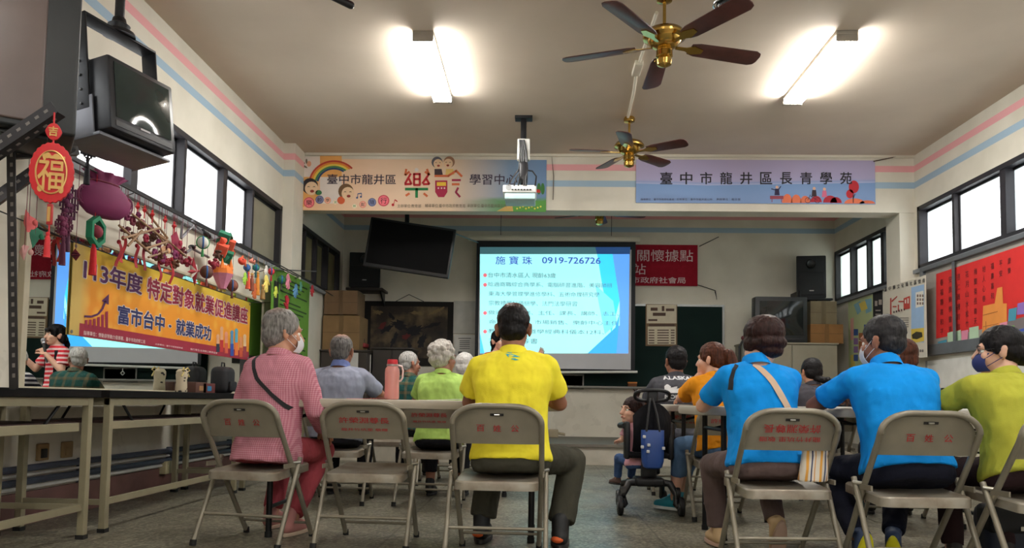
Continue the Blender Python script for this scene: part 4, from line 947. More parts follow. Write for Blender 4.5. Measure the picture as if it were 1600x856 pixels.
# ================================================================== yellow banner hung before the mirror
XB = -2.938
B = boardXL(XB, 118, 378)
by0, by1 = PX(112, 450, XB).y, PX(390, 515, XB).y
bz1 = (PX(118, 378, XB).z+PX(395, 475, XB).z)/2; bz0 = (PX(105, 525, XB).z+PX(385, 560, XB).z)/2
n = NT('orange_banner_print'); co = n.add('TexCoord').outputs['Generated']; s_ = n.add('SeparateXYZ'); n.ln(co, s_.inputs[0])
base = n.ramp(s_.outputs[2], [(.15, rgb(226, 140, 30)), (.55, rgb(232, 150, 36)), (.85, rgb(226, 176, 44)), (1, rgb(214, 186, 60))])
vr = n.add('TexVoronoi', feature='F1'); vr.inputs['Scale'].default_value = 7; n.ln(n.coords('Object', (1, 1, 1)), vr.inputs['Vector'])
base = n.mix(n.ramp(vr.outputs['Distance'], [(.1, (.45, .45, .45, 1)), (.45, (0, 0, 0, 1))]), base, rgb(244, 196, 84))
base = n.mix(n.ramp(s_.outputs[1], [(.03, (1, 1, 1, 1)), (.07, (0, 0, 0, 1))]), base, rgb(208, 176, 96))
n.ln(base, n.p.inputs['Base Color']); n.p.inputs['Roughness'].default_value = .6
t = thing('yellow_banner', 'yellow and orange lecture banner with purple characters and raised arms', 'banner', (XB, (by0+by1)/2, bz0))
MB().box((XB-.005, by0, bz0), (XB, by1, bz1)).build('cloth', n.m, t, smooth=False)
m_ = MB(); m_.add([(XB+.001, by0+.1, bz0), (XB+.001, by1, bz0), (XB+.001, by1, bz0+.082), (XB+.001, by0+.1, bz0+.082)], [(0, 1, 2, 3)])
flatmesh(m_, 'maroon_strip', mat('banner_maroon', rgb(150, 34, 56), .7), t)
WHI = mat('banner_outline', rgb(226, 216, 206), .7); PUR = mat('banner_purple', rgb(84, 36, 84), .7); CRI = mat('banner_crimson', rgb(146, 30, 60), .7); NAV = mat('banner_blue', rgb(40, 42, 92), .7)
def head(tx, box, mm, bold):
    B.text('lettering', tx, box, mm, t, .004, bold)
    vs_, fs = glyphs(tx, bold); vo, fo = glyphs(tx, bold+.045)
    (a0, b0), (a1, b1) = B.uv(box[0], box[1]), B.uv(box[2], box[3])
    w0 = max(p.x for p in vs_)-min(p.x for p in vs_); w1 = max(p.x for p in vo)-min(p.x for p in vo); h0 = max(p.y for p in vs_)-min(p.y for p in vs_); h1 = max(p.y for p in vo)-min(p.y for p in vo)
    ca, cb_, hw, hh = (a0+a1)/2, (b0+b1)/2, (a1-a0)/2*w1/w0, (b1-b0)/2*h1/h0
    B.text('lettering_outline', tx, (ca-hw, cb_-hh, ca+hw, cb_+hh), WHI, t, .002, bold+.045, px=False)
head('113年度', (131, 401, 221, 461), PUR, .03)
head('特定對象就業促進講座', (230, 431, 386, 507), CRI, .03)
head('富市台中', (184, 475, 256, 519), NAV, .03); head('‧', (263, 507, 267, 512), NAV, .03); head('就業成功', (275, 497, 329, 533), NAV, .03)
PAL = mat('banner_pale_ink', rgb(226, 200, 196), .7)
B.text('lettering', '指導單位：勞動部勞動力發展署、臺中市政府勞工局', (130, 516, 226, 537), PAL, t, .003, .01)
B.text('lettering', '主辦單位：臺中市就業服務處', (242, 536, 285, 545), PAL, t, .003, .01); B.text('lettering', '執行單位:台灣勞工教育協會', (297, 543.5, 339, 553), PAL, t, .003, .01)
B.text('lettering', '展現技能 就業成功', (350, 551, 382, 556), mat('banner_gold_ink', rgb(226, 190, 70), .7), t, .003)
m_ = MB()
for k in range(6):
    x = 132+k*6.4; yb = 512+k*1.3; B.shape(m_, [(x, yb-12-k*k*.55-k*1.2), (x+4.2, yb-12.5-k*k*.55-k*1.2), (x+4.2, yb+.6), (x, yb)], .003)
flatmesh(m_, 'chart_bars', CRI, t)
m_ = MB(); pts = [(131, 494), (142, 494.5), (152, 491), (159, 483), (164, 470)]
for a, b_ in zip(pts, pts[1:]): B.line(m_, a, b_, 3.2, .004)
B.shape(m_, [(158, 470), (169.5, 459), (169, 476)], .004); flatmesh(m_, 'chart_arrow', PUR, t)
for k, (x, y, hgt, c, cs) in enumerate(((340, 524, 26, (226, 170, 130), (40, 44, 60)), (346, 512, 38, (226, 170, 130), (184, 50, 50)), (353, 520, 32, (226, 150, 120), (206, 90, 66)), (362, 518, 38, (90, 150, 190), (52, 78, 160)), (369, 515, 40, (100, 170, 190), (226, 120, 60)), (376, 528, 30, (226, 150, 100), (190, 80, 50)), (382, 524, 34, (226, 190, 150), (150, 60, 70)))):
    m_ = MB(); B.shape(m_, [(x-2.2, y+5), (x+2.2, y+5), (x+2.2, y+hgt*.6), (x-2.2, y+hgt*.6)], .003); B.disc(m_, (x, y+2), 2.6, 4, h=.003); flatmesh(m_, 'arm_hand', mat('art_%d_%d_%d' % c, rgb(*c), .75), t)
    m_ = MB(); B.shape(m_, [(x-2.6, y+hgt*.5), (x+2.6, y+hgt*.5), (x+2.6, y+hgt), (x-2.6, y+hgt)], .0034); flatmesh(m_, 'arm_sleeve', mat('art_%d_%d_%d' % cs, rgb(*cs), .75), t)
ey = MB()
for a in (by0+.02, by1-.02):
    for zz in (bz0+.02, bz1-.02): ey.lathe([(.006, 0), (.012, .001), (.012, .003), (.006, .004)], (XB, a, zz), (1, 0, 0), n=14)
ey.build('eyelet', MATS['dull_aluminium'], t)
t = thing('banner_string', 'dark string carrying the yellow banner along the wall', 'string', (XB-.01, 5.4, bz1))
MB().tube([(XB-.004, 3.6, bz1+.05), (XB-.004, by0, bz1+.005), (XB-.004, by1, bz1+.005), (XB+.02, 8.6, bz1+.12)], .004, 6).build('string', BLK, t)

# ================================================================== slotted rack and televisions near the left
t = thing('slotted_angle_rack', 'black slotted steel angle rack holding up the big dark television', 'rack', PY(12, 600, 3.25))
ANG = mat('slotted_steel', rgb(52, 50, 52), .45, .5)
def slotted(p, q, wdt=.04):
    p, q = Vector(p), Vector(q); x, y, d = orth(q-p); L = (q-p).length
    b = MB().prism([(0, 0), (wdt, 0), (wdt, .004), (.004, .004), (.004, wdt), (0, wdt)], p, x, y, q-p); o_ = b.build('angle_bar', ANG, t, smooth=False)
    h = MB(); k = .03
    while k < L-.03:
        for s2 in (0, 1):
            c_ = p+d*k+(x*wdt*.55+y*.002 if s2 == 0 else y*wdt*.55+x*.002)
            e1, e2 = (x, y) if s2 == 0 else (y, x)
            h.add([c_+e1*.006*a+d*.009*b_+e2*(.0032*cc) for cc in (-1, 1) for a, b_ in ((-1, -1), (1, -1), (1, 1), (-1, 1))], [(0, 1, 2, 3), (7, 6, 5, 4), (0, 4, 5, 1), (1, 5, 6, 2), (2, 6, 7, 3), (3, 7, 4, 0)])
        k += .045
    h.build('slots', mat('slot_pale', rgb(120, 114, 110), .8), o_, smooth=False)
slotted(PY(-60, 275, 3.03), PY(90, 175, 3.03), .055); slotted(PY(-60, 206, 3.25), PY(60, 201, 3.25)); slotted(PY(-40, 345, 3.3), PY(118, 232, 3.5), .05)
slotted(PY(10, 232, 3.3), PY(14, 608, 3.3)); slotted(PY(20, 247, 3.35), PY(125, 241, 3.55))
slotted(PY(-150, 236, 3.1), PY(-150, -60, 3.1))
# big dark television, only its corner in view
c0 = PY(118, 214, 3.2); wv = Vector((.82, .575, 0)).normalized(); nv = Vector((wv.y, -wv.x, 0))
Mt = Matrix((wv, -nv, Vector((0, 0, 1)))).transposed().to_4x4(); Mt.translation = c0
t = thing('large_television', 'big dark television, its blank screen painted brownish like a reflection, at the upper left corner', 'television', c0)
MB().rbox((-.84, 0, 0), (0, .42, .74), .015, mt=Mt).build('casing', mat('tv_black', rgb(26, 29, 31), .45), t)
MB().rbox((-.82, -.012, .03), (-.125, .01, .72), .01, mt=Mt).build('display', mat('reflection_brown_screen', rgb(98, 84, 80), .35, var=.05), t)  # dim reflection in the screen is put into its brown colour
MB().rbox((-.75, .05, -.02), (-.6, .35, .001), .004, mt=Mt).build('foot', BLK, t); MB().rbox((-.3, .05, -.02), (-.1, .35, .001), .004, mt=Mt).build('foot', BLK, t)
# hung tube television
TL = PY(180, 80, 3.9); wv = Vector((.13, .45, 0)).normalized(); nv = Vector((wv.y, -wv.x, 0)); W_, H_ = .47, .41
Mt = Matrix((wv, -nv, Vector((0, 0, 1)))).transposed().to_4x4(); Mt.translation = TL-Vector((0, 0, H_))
tilt = Matrix.Rotation(math.radians(-7), 4, 'X'); Mt = Mt @ tilt
t = thing('hung_television', 'old tube television clamped in a ceiling bracket, screen towards the audience', 'television', Mt.translation)
b = MB(); b.loft([[Mt @ Vector(q) for q in r] for r in ([(0, 0, 0), (W_, 0, 0), (W_, 0, H_), (0, 0, H_)], [(0, .13, 0), (W_, .13, 0), (W_, .13, H_), (0, .13, H_)], [(.06, .45, .03), (W_-.06, .45, .03), (W_-.06, .45, H_-.09), (.06, .45, H_-.09)])])
b.build('casing', mat('tv_dark_grey', rgb(38, 38, 42), .4), t, bevel=.012)
MB().grid(lambda u, v: Mt @ Vector((.035+(W_-.07)*u, -.002-.02*math.sin(PI*u)*math.sin(PI*v), .07+(H_-.1)*v)), 16, 12).sheet('display', mat('tube_glass_near', rgb(44, 54, 52), .07), t)
MB().box((.03, -.004, .02), (W_-.03, .0, .05), mt=Mt).build('speaker_strip', BLK, t)
MB().box((.2, -.006, .052), (.27, -.002, .064), mt=Mt).build('badge', MATS['silver_badge'], t)
t = thing('television_bracket', 'black steel cradle on a ceiling pole around the tube television', 'bracket', (Mt @ Vector((W_/2, .2, H_+.2))))
M0 = Matrix.Translation(Mt.translation) @ Mt.to_3x3().to_4x4()
for xx in (-.022, W_+.01): MB().box((xx, .12, .13), (xx+.012, .22, H_+.26), mt=M0).build('side_arm', BLKM, t, bevel=.003)
MB().box((-.022, .12, H_+.25), (W_+.022, .22, H_+.265), mt=M0).build('top_strap', BLKM, t, bevel=.004)
MB().box((-.02, .06, -.03), (W_+.02, .32, -.012), mt=M0).build('cradle_floor', mat('steel_grey', rgb(120, 120, 126), .45, .4), t, bevel=.003)
for xx in (-.02, W_+.008): MB().box((xx, .1, -.03), (xx+.01, .34, .2), mt=M0).build('side_plate', mat('steel_grey', rgb(120, 120, 126), .45, .4), t, bevel=.003)
cp = M0 @ Vector((W_*.55, .17, H_+.265))
MB().lathe([(.09, 0), (.085, .02), (.05, .03), (.06, .06), (.04, .075), (.035, .1), (.026, .11), (.026, ZC-cp.z)], cp, n=20).build('pole', BLKM, t)
bo = MB()
for k in range(5): bo.lathe([(.008, 0), (.006, .006)], M0 @ Vector((-.024, .17, .16+.08*k)), M0.to_3x3() @ Vector((-1, 0, 0)), n=10)
bo.build('bolt', BLK, t)

# ================================================================== hanging paper ornaments
def D(px, py, X):
    X = -2.735 if X > -2.85 else X
    p = PX(px, py, X); return p, p.y/FPX
RED = mat('red_paper', rgb(196, 28, 36), .6); GOLD = mat('gold_foil', rgb(206, 164, 98), .35, .5); DKR = mat('deep_red_paper', rgb(110, 22, 48), .7); PLUM = mat('plum_paper', rgb(122, 36, 84), .75)
def pm(c): return mat('paper_%d_%d_%d' % c, rgb(*c), .75, var=.1, scale=20)
def hang(p, top): return MB().tube([p, (p.x, p.y, 2.12 if p.x < -2.65 else top)], .0018, 5)
def tassel_mesh(p, L, r):
    b = MB(); b.lathe([(r*.25, 0), (r*.5, -L*.03), (r*.62, -L*.08), (r*.5, -L*.14), (r*.45, -L*.16), (r*.7, -L*.24), (r*.85, -L*.6), (r, -L)], p, (0, 0, 1), n=12); return b
def tassel(label, px, py, py2, X, c=(196, 30, 38), r=5):
    p, s = D(px, py, X); L = (py2-py)*s
    t = thing('tassel', label, 'tassel', p); tassel_mesh(p, L, r*s).build('skirt', pm(c), t)
    MB().ell(p+Vector((0, 0, .01)), (r*s*.7, r*s*.7, r*s*.6), n=10).build('bead', GOLD, t)
    hang(p, 0).build('cord', pm(c), t)
# the big lucky charm
p = PY(81, 270, 3.0); s = 3.0/FPX
t = thing('lucky_charm', 'big red scalloped oval charm with a gold character, hung from the rack', 'ornament', p)
fx = Vector((.93, .36, 0)).normalized(); fy = Vector((fx.y, -fx.x, 0))
N_ = 120; out = []
for k in range(N_):
    a = 2*PI*k/N_; q = 1+.045*abs(math.sin(a*13)); out.append((31*s*q*math.cos(a), 48*s*q*math.sin(a)))
MB().prism(out, p-fy*.008, fx, (0, 0, 1), fy*.016).build('oval_plate', RED, t, bevel=.002)
ring = [p+fy*.011+fx*(22*s*math.cos(2*PI*k/48))+Vector((0, 0, 35*s*math.sin(2*PI*k/48))) for k in range(48)]
MB().tube(ring, .0035, 6, closed=True).build('gold_ring', GOLD, t)
Bc = Board(p+fy*.010+Vector((0, 0, 30*s))-fx*19*s, fx, (0, 0, -1), fy)
Bc.text('gold_character', '福', (0, 0, 38*s, 60*s), GOLD, t, .003, .012, px=False)
m_ = MB()
for a, b_, r1, r2 in ((12, -27, 9, 8), (26, -26, 9, 8), (4, 58, 6, 9), (34, 58, 6, 9)): Bc.disc(m_, (a*s, (b_+30 if b_ < 0 else b_)*s), r1*s*.62, r2*s*.62, h=.0015, px=False)
flatmesh(m_, 'gold_figures', GOLD, t)
pt = PY(84, 206, 3.0)
MB().prism([(12*s*math.cos(a)*(1-.12*abs(math.sin(2*a))), 14*s*math.sin(a)) for a in [2*PI*k/24 for k in range(24)]], pt-fy*.006, fx, (0, 0, 1), fy*.012).build('upper_plaque', RED, t, bevel=.002)
Bk = Board(pt+fy*.007+Vector((0, 0, 8*s))-fx*7*s, fx, (0, 0, -1), fy); Bk.text('gold_character', '吉', (0, 0, 14*s, 16*s), GOLD, t, .002, .03, px=False)
MB().tube([PY(85, 176, 3.02), pt, p+Vector((0, 0, 46*s))], .0035, 6).build('cord', RED, t)
pl = PY(78, 335, 3.0); MB().bbox((pl.x, pl.y, pl.z), (.022, .012, .085)).build('pendant', mat('pendant_red', rgb(170, 34, 34), .5), t, bevel=.003)
MB().bbox((pl.x, pl.y-.007, pl.z), (.012, .003, .06)).build('pendant_gold', GOLD, t)
MB().tube([p-Vector((0, 0, 46*s)), PY(76, 372, 3.0)], .003, 6).build('cord', RED, t)
tassel_mesh(PY(75, 362, 3.0), 42*s, 5.5*s).build('skirt', RED, t)
# plum fortune bag
p, s = D(163, 308, -2.42)
t = thing('fortune_bag', 'big plum coloured paper fortune bag with scalloped neck below the windows', 'ornament', p-Vector((0, 0, 32*s)))
fx = Vector((.35, .94, 0)).normalized(); fy = Vector((fx.y, -fx.x, 0))
b = MB(); rings = []
for z, r, rip in ((-34, 14, 0), (-31, 24, 0), (-18, 37, 0), (-2, 39, 0), (10, 33, .0), (20, 22, .02), (25, 19, .05), (31, 23, .12), (36, 27, .2), (38, 28, .25)):
    rings.append([p+Vector((0, 0, z*s))+fx*(r*s*1.25*math.cos(a)*(1+rip*math.sin(9*a)))+fy*(r*s*.45*math.sin(a)*(1+rip*math.sin(9*a))) for a in [2*PI*k/48 for k in range(48)]])
b.loft(rings).build('bag', PLUM, t)
lb = MB()
for sx in (-1, 1):
    for rr in (9, 5.5):
        c_ = p+fx*(41*s*sx)+fy*.02-Vector((0, 0, 6*s)); lb.tube([c_+fx*(rr*s*math.cos(a))+Vector((0, 0, rr*1.5*s*math.sin(a))) for a in [2*PI*k/20 for k in range(20)]], .005, 6, closed=True)
    for k in range(6):
        a = PI/3*k; c_ = p+fx*(41*s*sx)+fy*.02-Vector((0, 0, 6*s)); lb.cap(c_, c_+fx*(10*s*math.cos(a))+Vector((0, 0, 14*s*math.sin(a))), .004, n=6)
lb.build('cut_medallion', mat('plum_lattice', rgb(120, 44, 84), .7), t)
MB().tube([p+Vector((0, 0, 22*s))+fx*(21*s*1.25*math.cos(a))+fy*(21*s*.45*math.sin(a)) for a in [2*PI*k/32 for k in range(32)]], .006, closed=True).build('neck_cord', DKR, t)
MB().tube([p+Vector((0, 0, 36*s)), (p.x, p.y+.01, 2.12)], .003, 6).build('cord', DKR, t)
# dark net ornaments between charm and bag
def net(label, px, py, X, rx, ry, c, seed):
    p, s = D(px, py, X); random.seed(seed); t = thing('knotted_ornament', label, 'ornament', p-Vector((0, 0, ry*s)))
    b = MB()
    for k in range(7):
        u = -1+2*k/6; hh = math.sqrt(max(.05, 1-u*u))
        b.tube([p+Vector((rx*s*.5*u, rx*s*u, z*ry*s*hh)) for z in (-1, -.5, 0, .5, 1)], .006, 6); b.tube([p+Vector((rx*s*.5*v*hh, rx*s*v*hh, u*ry*s)) for v in (-1, -.4, .4, 1)], .006, 6)
    b.build('cord_net', pm(c), t)
    kn = MB(); [kn.ell(p+Vector((0, random.uniform(-1, 1)*rx*s*.6, random.uniform(-1, 1)*ry*s*.7)), (.016, .016, .016), n=8) for _ in range(14)]; kn.build('knots', pm(tuple(min(255, int(v*1.3)) for v in c)), t)
    tassel_mesh(p-Vector((0, 0, ry*s)), .16, .018).build('skirt', pm(c), t); hang(p, p.z+.3).build('cord', pm(c), t)
net('dark plum knotted ornament hanging between the gold charm and the bag', 108, 318, -2.3, 13, 34, (76, 28, 58), 1)
net('black lattice ornament high against the bright window', 138, 232, -2.3, 15, 16, (38, 34, 40), 2)
net('plum knotted ornament low, just left of the green ring', 100, 352, -2.3, 12, 20, (92, 30, 60), 3)
t = None
def paper_ring(label, px, py, X, r, c, c2):
    p, s = D(px, py, X); t = thing('paper_ring', label, 'ornament', p-Vector((0, 0, r*s)))
    hexa = [p+Vector((0, r*s*.85*math.cos(PI/6+PI/3*k), r*s*math.sin(PI/6+PI/3*k))) for k in range(6)]
    b = MB()
    for k in range(6): b.add([h_+Vector((dx, 0, 0))+(p-h_)*f_ for h_ in (hexa[k], hexa[(k+1) % 6]) for dx in (-.02, .02) for f_ in (0, .28)], [(0, 1, 3, 2), (4, 6, 7, 5), (0, 4, 5, 1), (2, 3, 7, 6), (0, 2, 6, 4), (1, 5, 7, 3)])
    b.build('hexagon', pm(c), t, smooth=False)
    MB().ell(p, (.04, r*s*.42, r*s*.42)).build('flower_ball', pm(c2), t)
    hang(p+Vector((0, 0, r*s)), p.z+.3).build('cord', DKR, t)
paper_ring('green paper hexagon ring with a red ball under the plum bag', 150, 362, -2.5, 26, (24, 120, 84), (130, 40, 56))
tassel('long bright red tassel with gold bead in front of the yellow banner', 147, 376, 432, -2.5, (206, 26, 34), 6)
def folded(label, px, py, X, pts, c, c2=None, nm='paper_ornament'):
    """folded paper piece: ridge line raised towards the room"""
    p, s = D(px, py, X); t = thing(nm, label, 'ornament', p+Vector((0, 0, min(q[1] for q in pts)*s)))
    m_ = len(pts); vs_ = [p+Vector((.05*s*60*.2, 0, 0))]+[p+Vector((0, q[0]*s*1.15, q[1]*s)) for q in pts]+[p+Vector((-.03, 0, 0))]
    fs = [(0, 1+k, 1+(k+1) % m_) for k in range(m_)]+[(m_+1, 1+(k+1) % m_, 1+k) for k in range(m_)]
    MB().add(vs_, fs).build('folded_body', pm(c), t, smooth=False)
    MB().ell(p+Vector((.035, 0, 0)), (.012, 5*s, 5*s), n=10).build('centre_knot', pm(c2 or c), t)
    hang(p, p.z+.16).build('cord', DKR, t)
    return t
folded('pink fringed paper piece left of the gold charm tassel', 45, 348, -2.3, [(-8, 20), (-3, -16), (14, -12), (20, 2), (8, 4), (16, 10), (3, 12)], (214, 92, 92))
folded('green paper triangle under the pink fringed piece', 55, 370, -2.3, [(-14, 14), (-4, -20), (18, 12), (4, 16)], (20, 104, 74), (20, 104, 74))
folded('pale pink paper flower hanging before the reflected red banner', 38, 394, -2.25, [(-6, 8), (0, -14), (7, 6), (10, 12), (-2, 12)], (206, 150, 146))
folded('plum red diamond of folded paper on the bamboo lattice', 275, 380, -2.5, [(-16, 8), (-8, -14), (14, -16), (20, -6), (0, 20)], (142, 28, 62), (180, 40, 70))
for k, (x, y) in enumerate(((200, 317), (215, 323), (226, 328), (238, 335), (258, 344), (272, 353))):
    p, s = D(x, y, -2.75); t = thing('paper_diamond', 'small red paper diamond, %s of the row strung under the window sill' % ('nearest', 'second', 'third', 'fourth', 'fifth', 'farthest')[k], 'ornament', p, 0, 'red paper diamonds under the sill')
    MB().lathe([(.001, -5.5*s), (4.2*s, 0), (.001, 5.5*s)], p, n=4).build('diamond', RED, t, smooth=False); MB().lathe([(.001, 2*s), (2.4*s, 5*s), (.001, 8*s)], p, n=4).build('cap', RED, t, smooth=False)
    MB().tube([p-Vector((0, 0, 5*s)), p-Vector((0, 0, 14*s))], .004, 5).build('fringe', RED, t); hang(p, p.z+.08).build('cord', DKR, t)
# bamboo lattices
BAM = mat('bamboo', rgb(150, 116, 84), .6, var=.15)
def lattice(label, pts, X, seed, flowers):
    random.seed(seed); p0_ = PX(*pts[0][0], X); t = thing('bamboo_ornament', label, 'ornament', p0_, 0)
    for a, b_ in pts:
        MB().cyl(PX(*a, X+random.uniform(-.05, .05)), PX(*b_, X+random.uniform(-.05, .05)), .008, n=8).build('stick', BAM, t)
    for x, y, r in flowers:
        p, s = D(x, y, X+.03); f = MB()
        for k in range(6):
            a = PI/3*k; f.ell(p+Vector((.01, r*s*.55*math.cos(a), r*s*.55*math.sin(a))), (.012, r*s*.42, r*s*.42), n=8)
        f.ell(p+Vector((.02, 0, 0)), (.014, r*s*.3, r*s*.3), n=8)
        f.build('paper_flower', random.choice([DKR, PLUM, pm((150, 30, 60))]), t)
lattice('bamboo stick lattice with dark red paper flowers, nearest the plum bag', [((196, 326), (262, 378)), ((200, 384), (222, 360)), ((186, 352), (236, 396)), ((222, 322), (262, 372)), ((192, 372), (250, 356))], -2.72, 5, [(205, 345, 9), (220, 350, 9), (232, 358, 8), (196, 338, 8), (243, 362, 7), (214, 336, 6), (226, 372, 8)])
lattice('bamboo stick lattice with brown paper flowers, beside the red diamond', [((228, 388), (260, 378)), ((236, 352), (268, 396)), ((250, 366), (290, 400)), ((232, 402), (262, 392))], -2.72, 6, [(240, 396, 9), (252, 402, 10), (262, 388, 9), (272, 398, 9), (246, 380, 8), (280, 404, 8)])
folded('tan folded paper bird hanging in the bamboo lattice', 256, 392, -2.45, [(-8, 4), (0, -10), (10, -2), (8, 10), (-2, 8)], (206, 160, 120))
for k, (x, y0, y1, c) in enumerate(((186, 378, 418, (150, 24, 36)), (193, 372, 412, (180, 40, 44)), (214, 384, 420, (160, 26, 40)), (226, 384, 424, (130, 20, 36)), (250, 408, 440, (150, 24, 36)), (268, 405, 445, (170, 30, 40)))):
    p, s = D(x, y0, -2.72); L = (y1-y0)*s; t = thing('paper_ribbon', 'hanging red paper ribbon before the banner characters, %s from the camera' % ('first', 'second', 'third', 'fourth', 'fifth', 'sixth')[k], 'ornament', p-Vector((0, 0, L)), 0, 'red ribbons over the banner')
    MB().grid(lambda u, v: p+Vector((.012*math.sin(v*5+k), (u-.5)*.035+.01*math.sin(v*4), -L*v)), 2, 14).sheet('strip', pm(c), t, .002)
    MB().ell(p, (.014, .014, .016), n=8).build('knot', pm(c), t); hang(p, p.z+.12).build('cord', DKR, t)
ORD = ('nearest', 'second', 'third', 'fourth', 'fifth', 'sixth', 'seventh', 'eighth', 'ninth', 'tenth', 'eleventh', 'farthest')
random.seed(31)
for k, (x, y, r) in enumerate(((196, 360, 9), (208, 370, 8), (217, 352, 7), (229, 384, 9), (238, 370, 8), (246, 398, 10), (258, 408, 9), (271, 410, 10), (284, 392, 8), (291, 408, 9), (334, 412, 9), (341, 398, 8))):
    p, s = D(x, y, -2.7); c = random.choice([(96, 28, 44), (128, 30, 56), (84, 54, 40), (112, 70, 48), (150, 40, 60)])
    t = thing('flower_ball', '%s of the maroon and brown paper flower balls hung among the bamboo sticks' % ORD[k], 'ornament', p-Vector((0, 0, r*s)), 0, 'paper flower balls on the wire')
    b = MB(); b.ell(p, (r*s*.5,)*3, n=10)
    for q in range(16):
        d = Vector((random.gauss(0, 1), random.gauss(0, 1), random.gauss(0, 1))).normalized(); b.lathe([(.001, r*s*.2), (r*s*.34, r*s*.85), (r*s*.12, r*s*1.05)], p, d, n=6)
    b.build('petals', pm(c), t, smooth=False); hang(p, 0).build('cord', DKR, t)
# drying bracket on the wall
t = thing('folding_bracket', 'grey folding metal drying bracket fixed under the window sill', 'bracket', PX(290, 375, -2.9))
ST = mat('grey_steel', rgb(132, 130, 134), .4, .6)
for a, b_ in (((285, 345), (283, 372)), ((283, 372), (302, 352)), ((270, 338), (318, 366)), ((286, 398), (300, 388)), ((296, 386), (326, 402)), ((300, 345), (318, 366))):
    MB().cyl(PX(*a, -2.8), PX(*b_, -2.8), .011, n=8).build('arm', ST, t)
MB().cyl(PX(316, 362, -2.8), PX(326, 369, -2.8), .024, n=12).build('joint', BLKM, t); MB().ell(PX(300, 386, -2.8), (.03, .03, .02), n=10).build('joint', BLKM, t)
# ball, cubes, stars, hands ...
def ball(label, px, py, X, r, c, c2):
    p, s = D(px, py, X); t = thing('paper_ball', label, 'ornament', p-Vector((0, 0, r*s)))
    b = MB(); b.ell(p, (r*s, r*s, r*s*1.05), n=18); b.build('globe', pm(c), t)
    for k, cc in enumerate((c2, (40, 90, 150))):
        a = PI*k/2+.5; MB().tube([p+Vector((math.cos(a)*math.cos(q), math.sin(a)*math.cos(q), math.sin(q)*1.05))*r*s for q in [2*PI*j/28 for j in range(28)]], .007, 6, closed=True).build('band', pm(cc), t)
    hang(p, p.z+.16).build('cord', BLK, t); tassel_mesh(p-Vector((0, 0, r*s)), .07, .012).build('skirt', pm(c2), t)
ball('white paper ball with green and blue bands hung by the drying bracket', 317, 379, -2.7, 9, (206, 204, 196), (60, 140, 80))
ball('dark maroon paper ball under the lowest pinwheel cubes', 323, 425, -2.62, 9, (92, 56, 44), (110, 40, 40))
ball('brown paper ball beside the pink paper cup', 363, 446, -2.62, 8, (120, 66, 48), (96, 50, 40))
def cubes(label, px, py, X, r, ca, cb_):
    p, s = D(px, py, X); t = thing('cube_lantern', label, 'lantern', p-Vector((0, 0, r*s)))
    for k in range(4):
        a = PI/2*k+.45; q = p+Vector((0, math.cos(a), math.sin(a)))*r*s*.72
        MB().bbox((0, 0, 0), (r*s*.85,)*3, mt=Matrix.Translation(q) @ Euler((.45, .3, .4)).to_matrix().to_4x4()).build('cube', pm(ca if k % 2 else cb_), t, bevel=.004, smooth=False)
    for k in range(4):
        a = PI/2*k+1.2; q = p+Vector((.02, math.cos(a)*r*s*1.35, math.sin(a)*r*s*1.35)); MB().lathe([(.001, 0), (r*s*.3, r*s*.5)], q, Vector((0, -math.cos(a), -math.sin(a))), n=8).build('corner_petal', pm(cb_ if k % 2 else ca), t)
    hang(p, p.z+.2).build('cord', BLK, t)
cubes('orange and green paper cube lantern by the bright window', 352, 386, -2.6, 21, (28, 112, 82), (222, 92, 66))
def fish(label, px, py, X, L, c, c2):
    p, s = D(px, py, X); t = thing('paper_fish', label, 'ornament', p)
    MB().ell(p, (.03, L*s*.55, L*s*.3), n=14).build('body', pm(c), t)
    MB().prism([(0, 0), (.4*L*s, .3*L*s), (.3*L*s, 0), (.4*L*s, -.3*L*s)], p+Vector((-.006, L*s*.45, 0)), (0, 1, 0), (0, 0, 1), (.012, 0, 0)).build('tail', pm(c2), t)
    MB().prism([(-.2*L*s, 0), (.2*L*s, 0), (.15*L*s, .25*L*s)], p+Vector((-.005, 0, L*s*.25)), (0, 1, 0), (0, 0, 1), (.01, 0, 0)).build('fin', pm(c2), t)
    MB().ell(p+Vector((.022, -L*s*.3, L*s*.08)), (.008, .008, .008), n=8).build('eye', BLK, t)
    hang(p, p.z+.15).build('cord', BLK, t)
fish('orange-red paper fish just right of the cube lantern', 378, 408, -2.6, 20, (218, 72, 48), (226, 110, 60))
fish('salmon pink paper fish above the yellow paper hand', 394, 408, -2.55, 12, (222, 132, 116), (226, 150, 120))
def cup(label, px, py, X, w1, hgt, c, c2, ears=True):
    p, s = D(px, py, X); t = thing('paper_cup', label, 'ornament', p-Vector((0, 0, hgt*s)))
    MB().lathe([(w1*s*.35, -hgt*s), (w1*s*.8, -hgt*s*.3), (w1*s, 0), (w1*s*.9, .0)], p, n=8).build('lower_cone', pm(c), t, smooth=False)
    MB().lathe([(w1*s, 0), (w1*s*.92, hgt*s*.35), (w1*s*.6, hgt*s*.55)], p, n=8).build('upper_crown', pm(c2), t, smooth=False)
    for k in range(5):
        a = 2*PI*k/5; q = p+Vector((math.cos(a), math.sin(a), 0))*w1*s*.75; MB().lathe([(w1*s*.25, hgt*s*.3), (.001, hgt*s*1.0)], q, n=6).build('point', pm(c2), t, smooth=False)
    hang(p, p.z+.2).build('cord', BLK, t)
cup('orange crowned paper cup with a pink cone beneath, over the banner', 348, 428, -2.56, 17, 24, (206, 130, 156), (232, 128, 50))
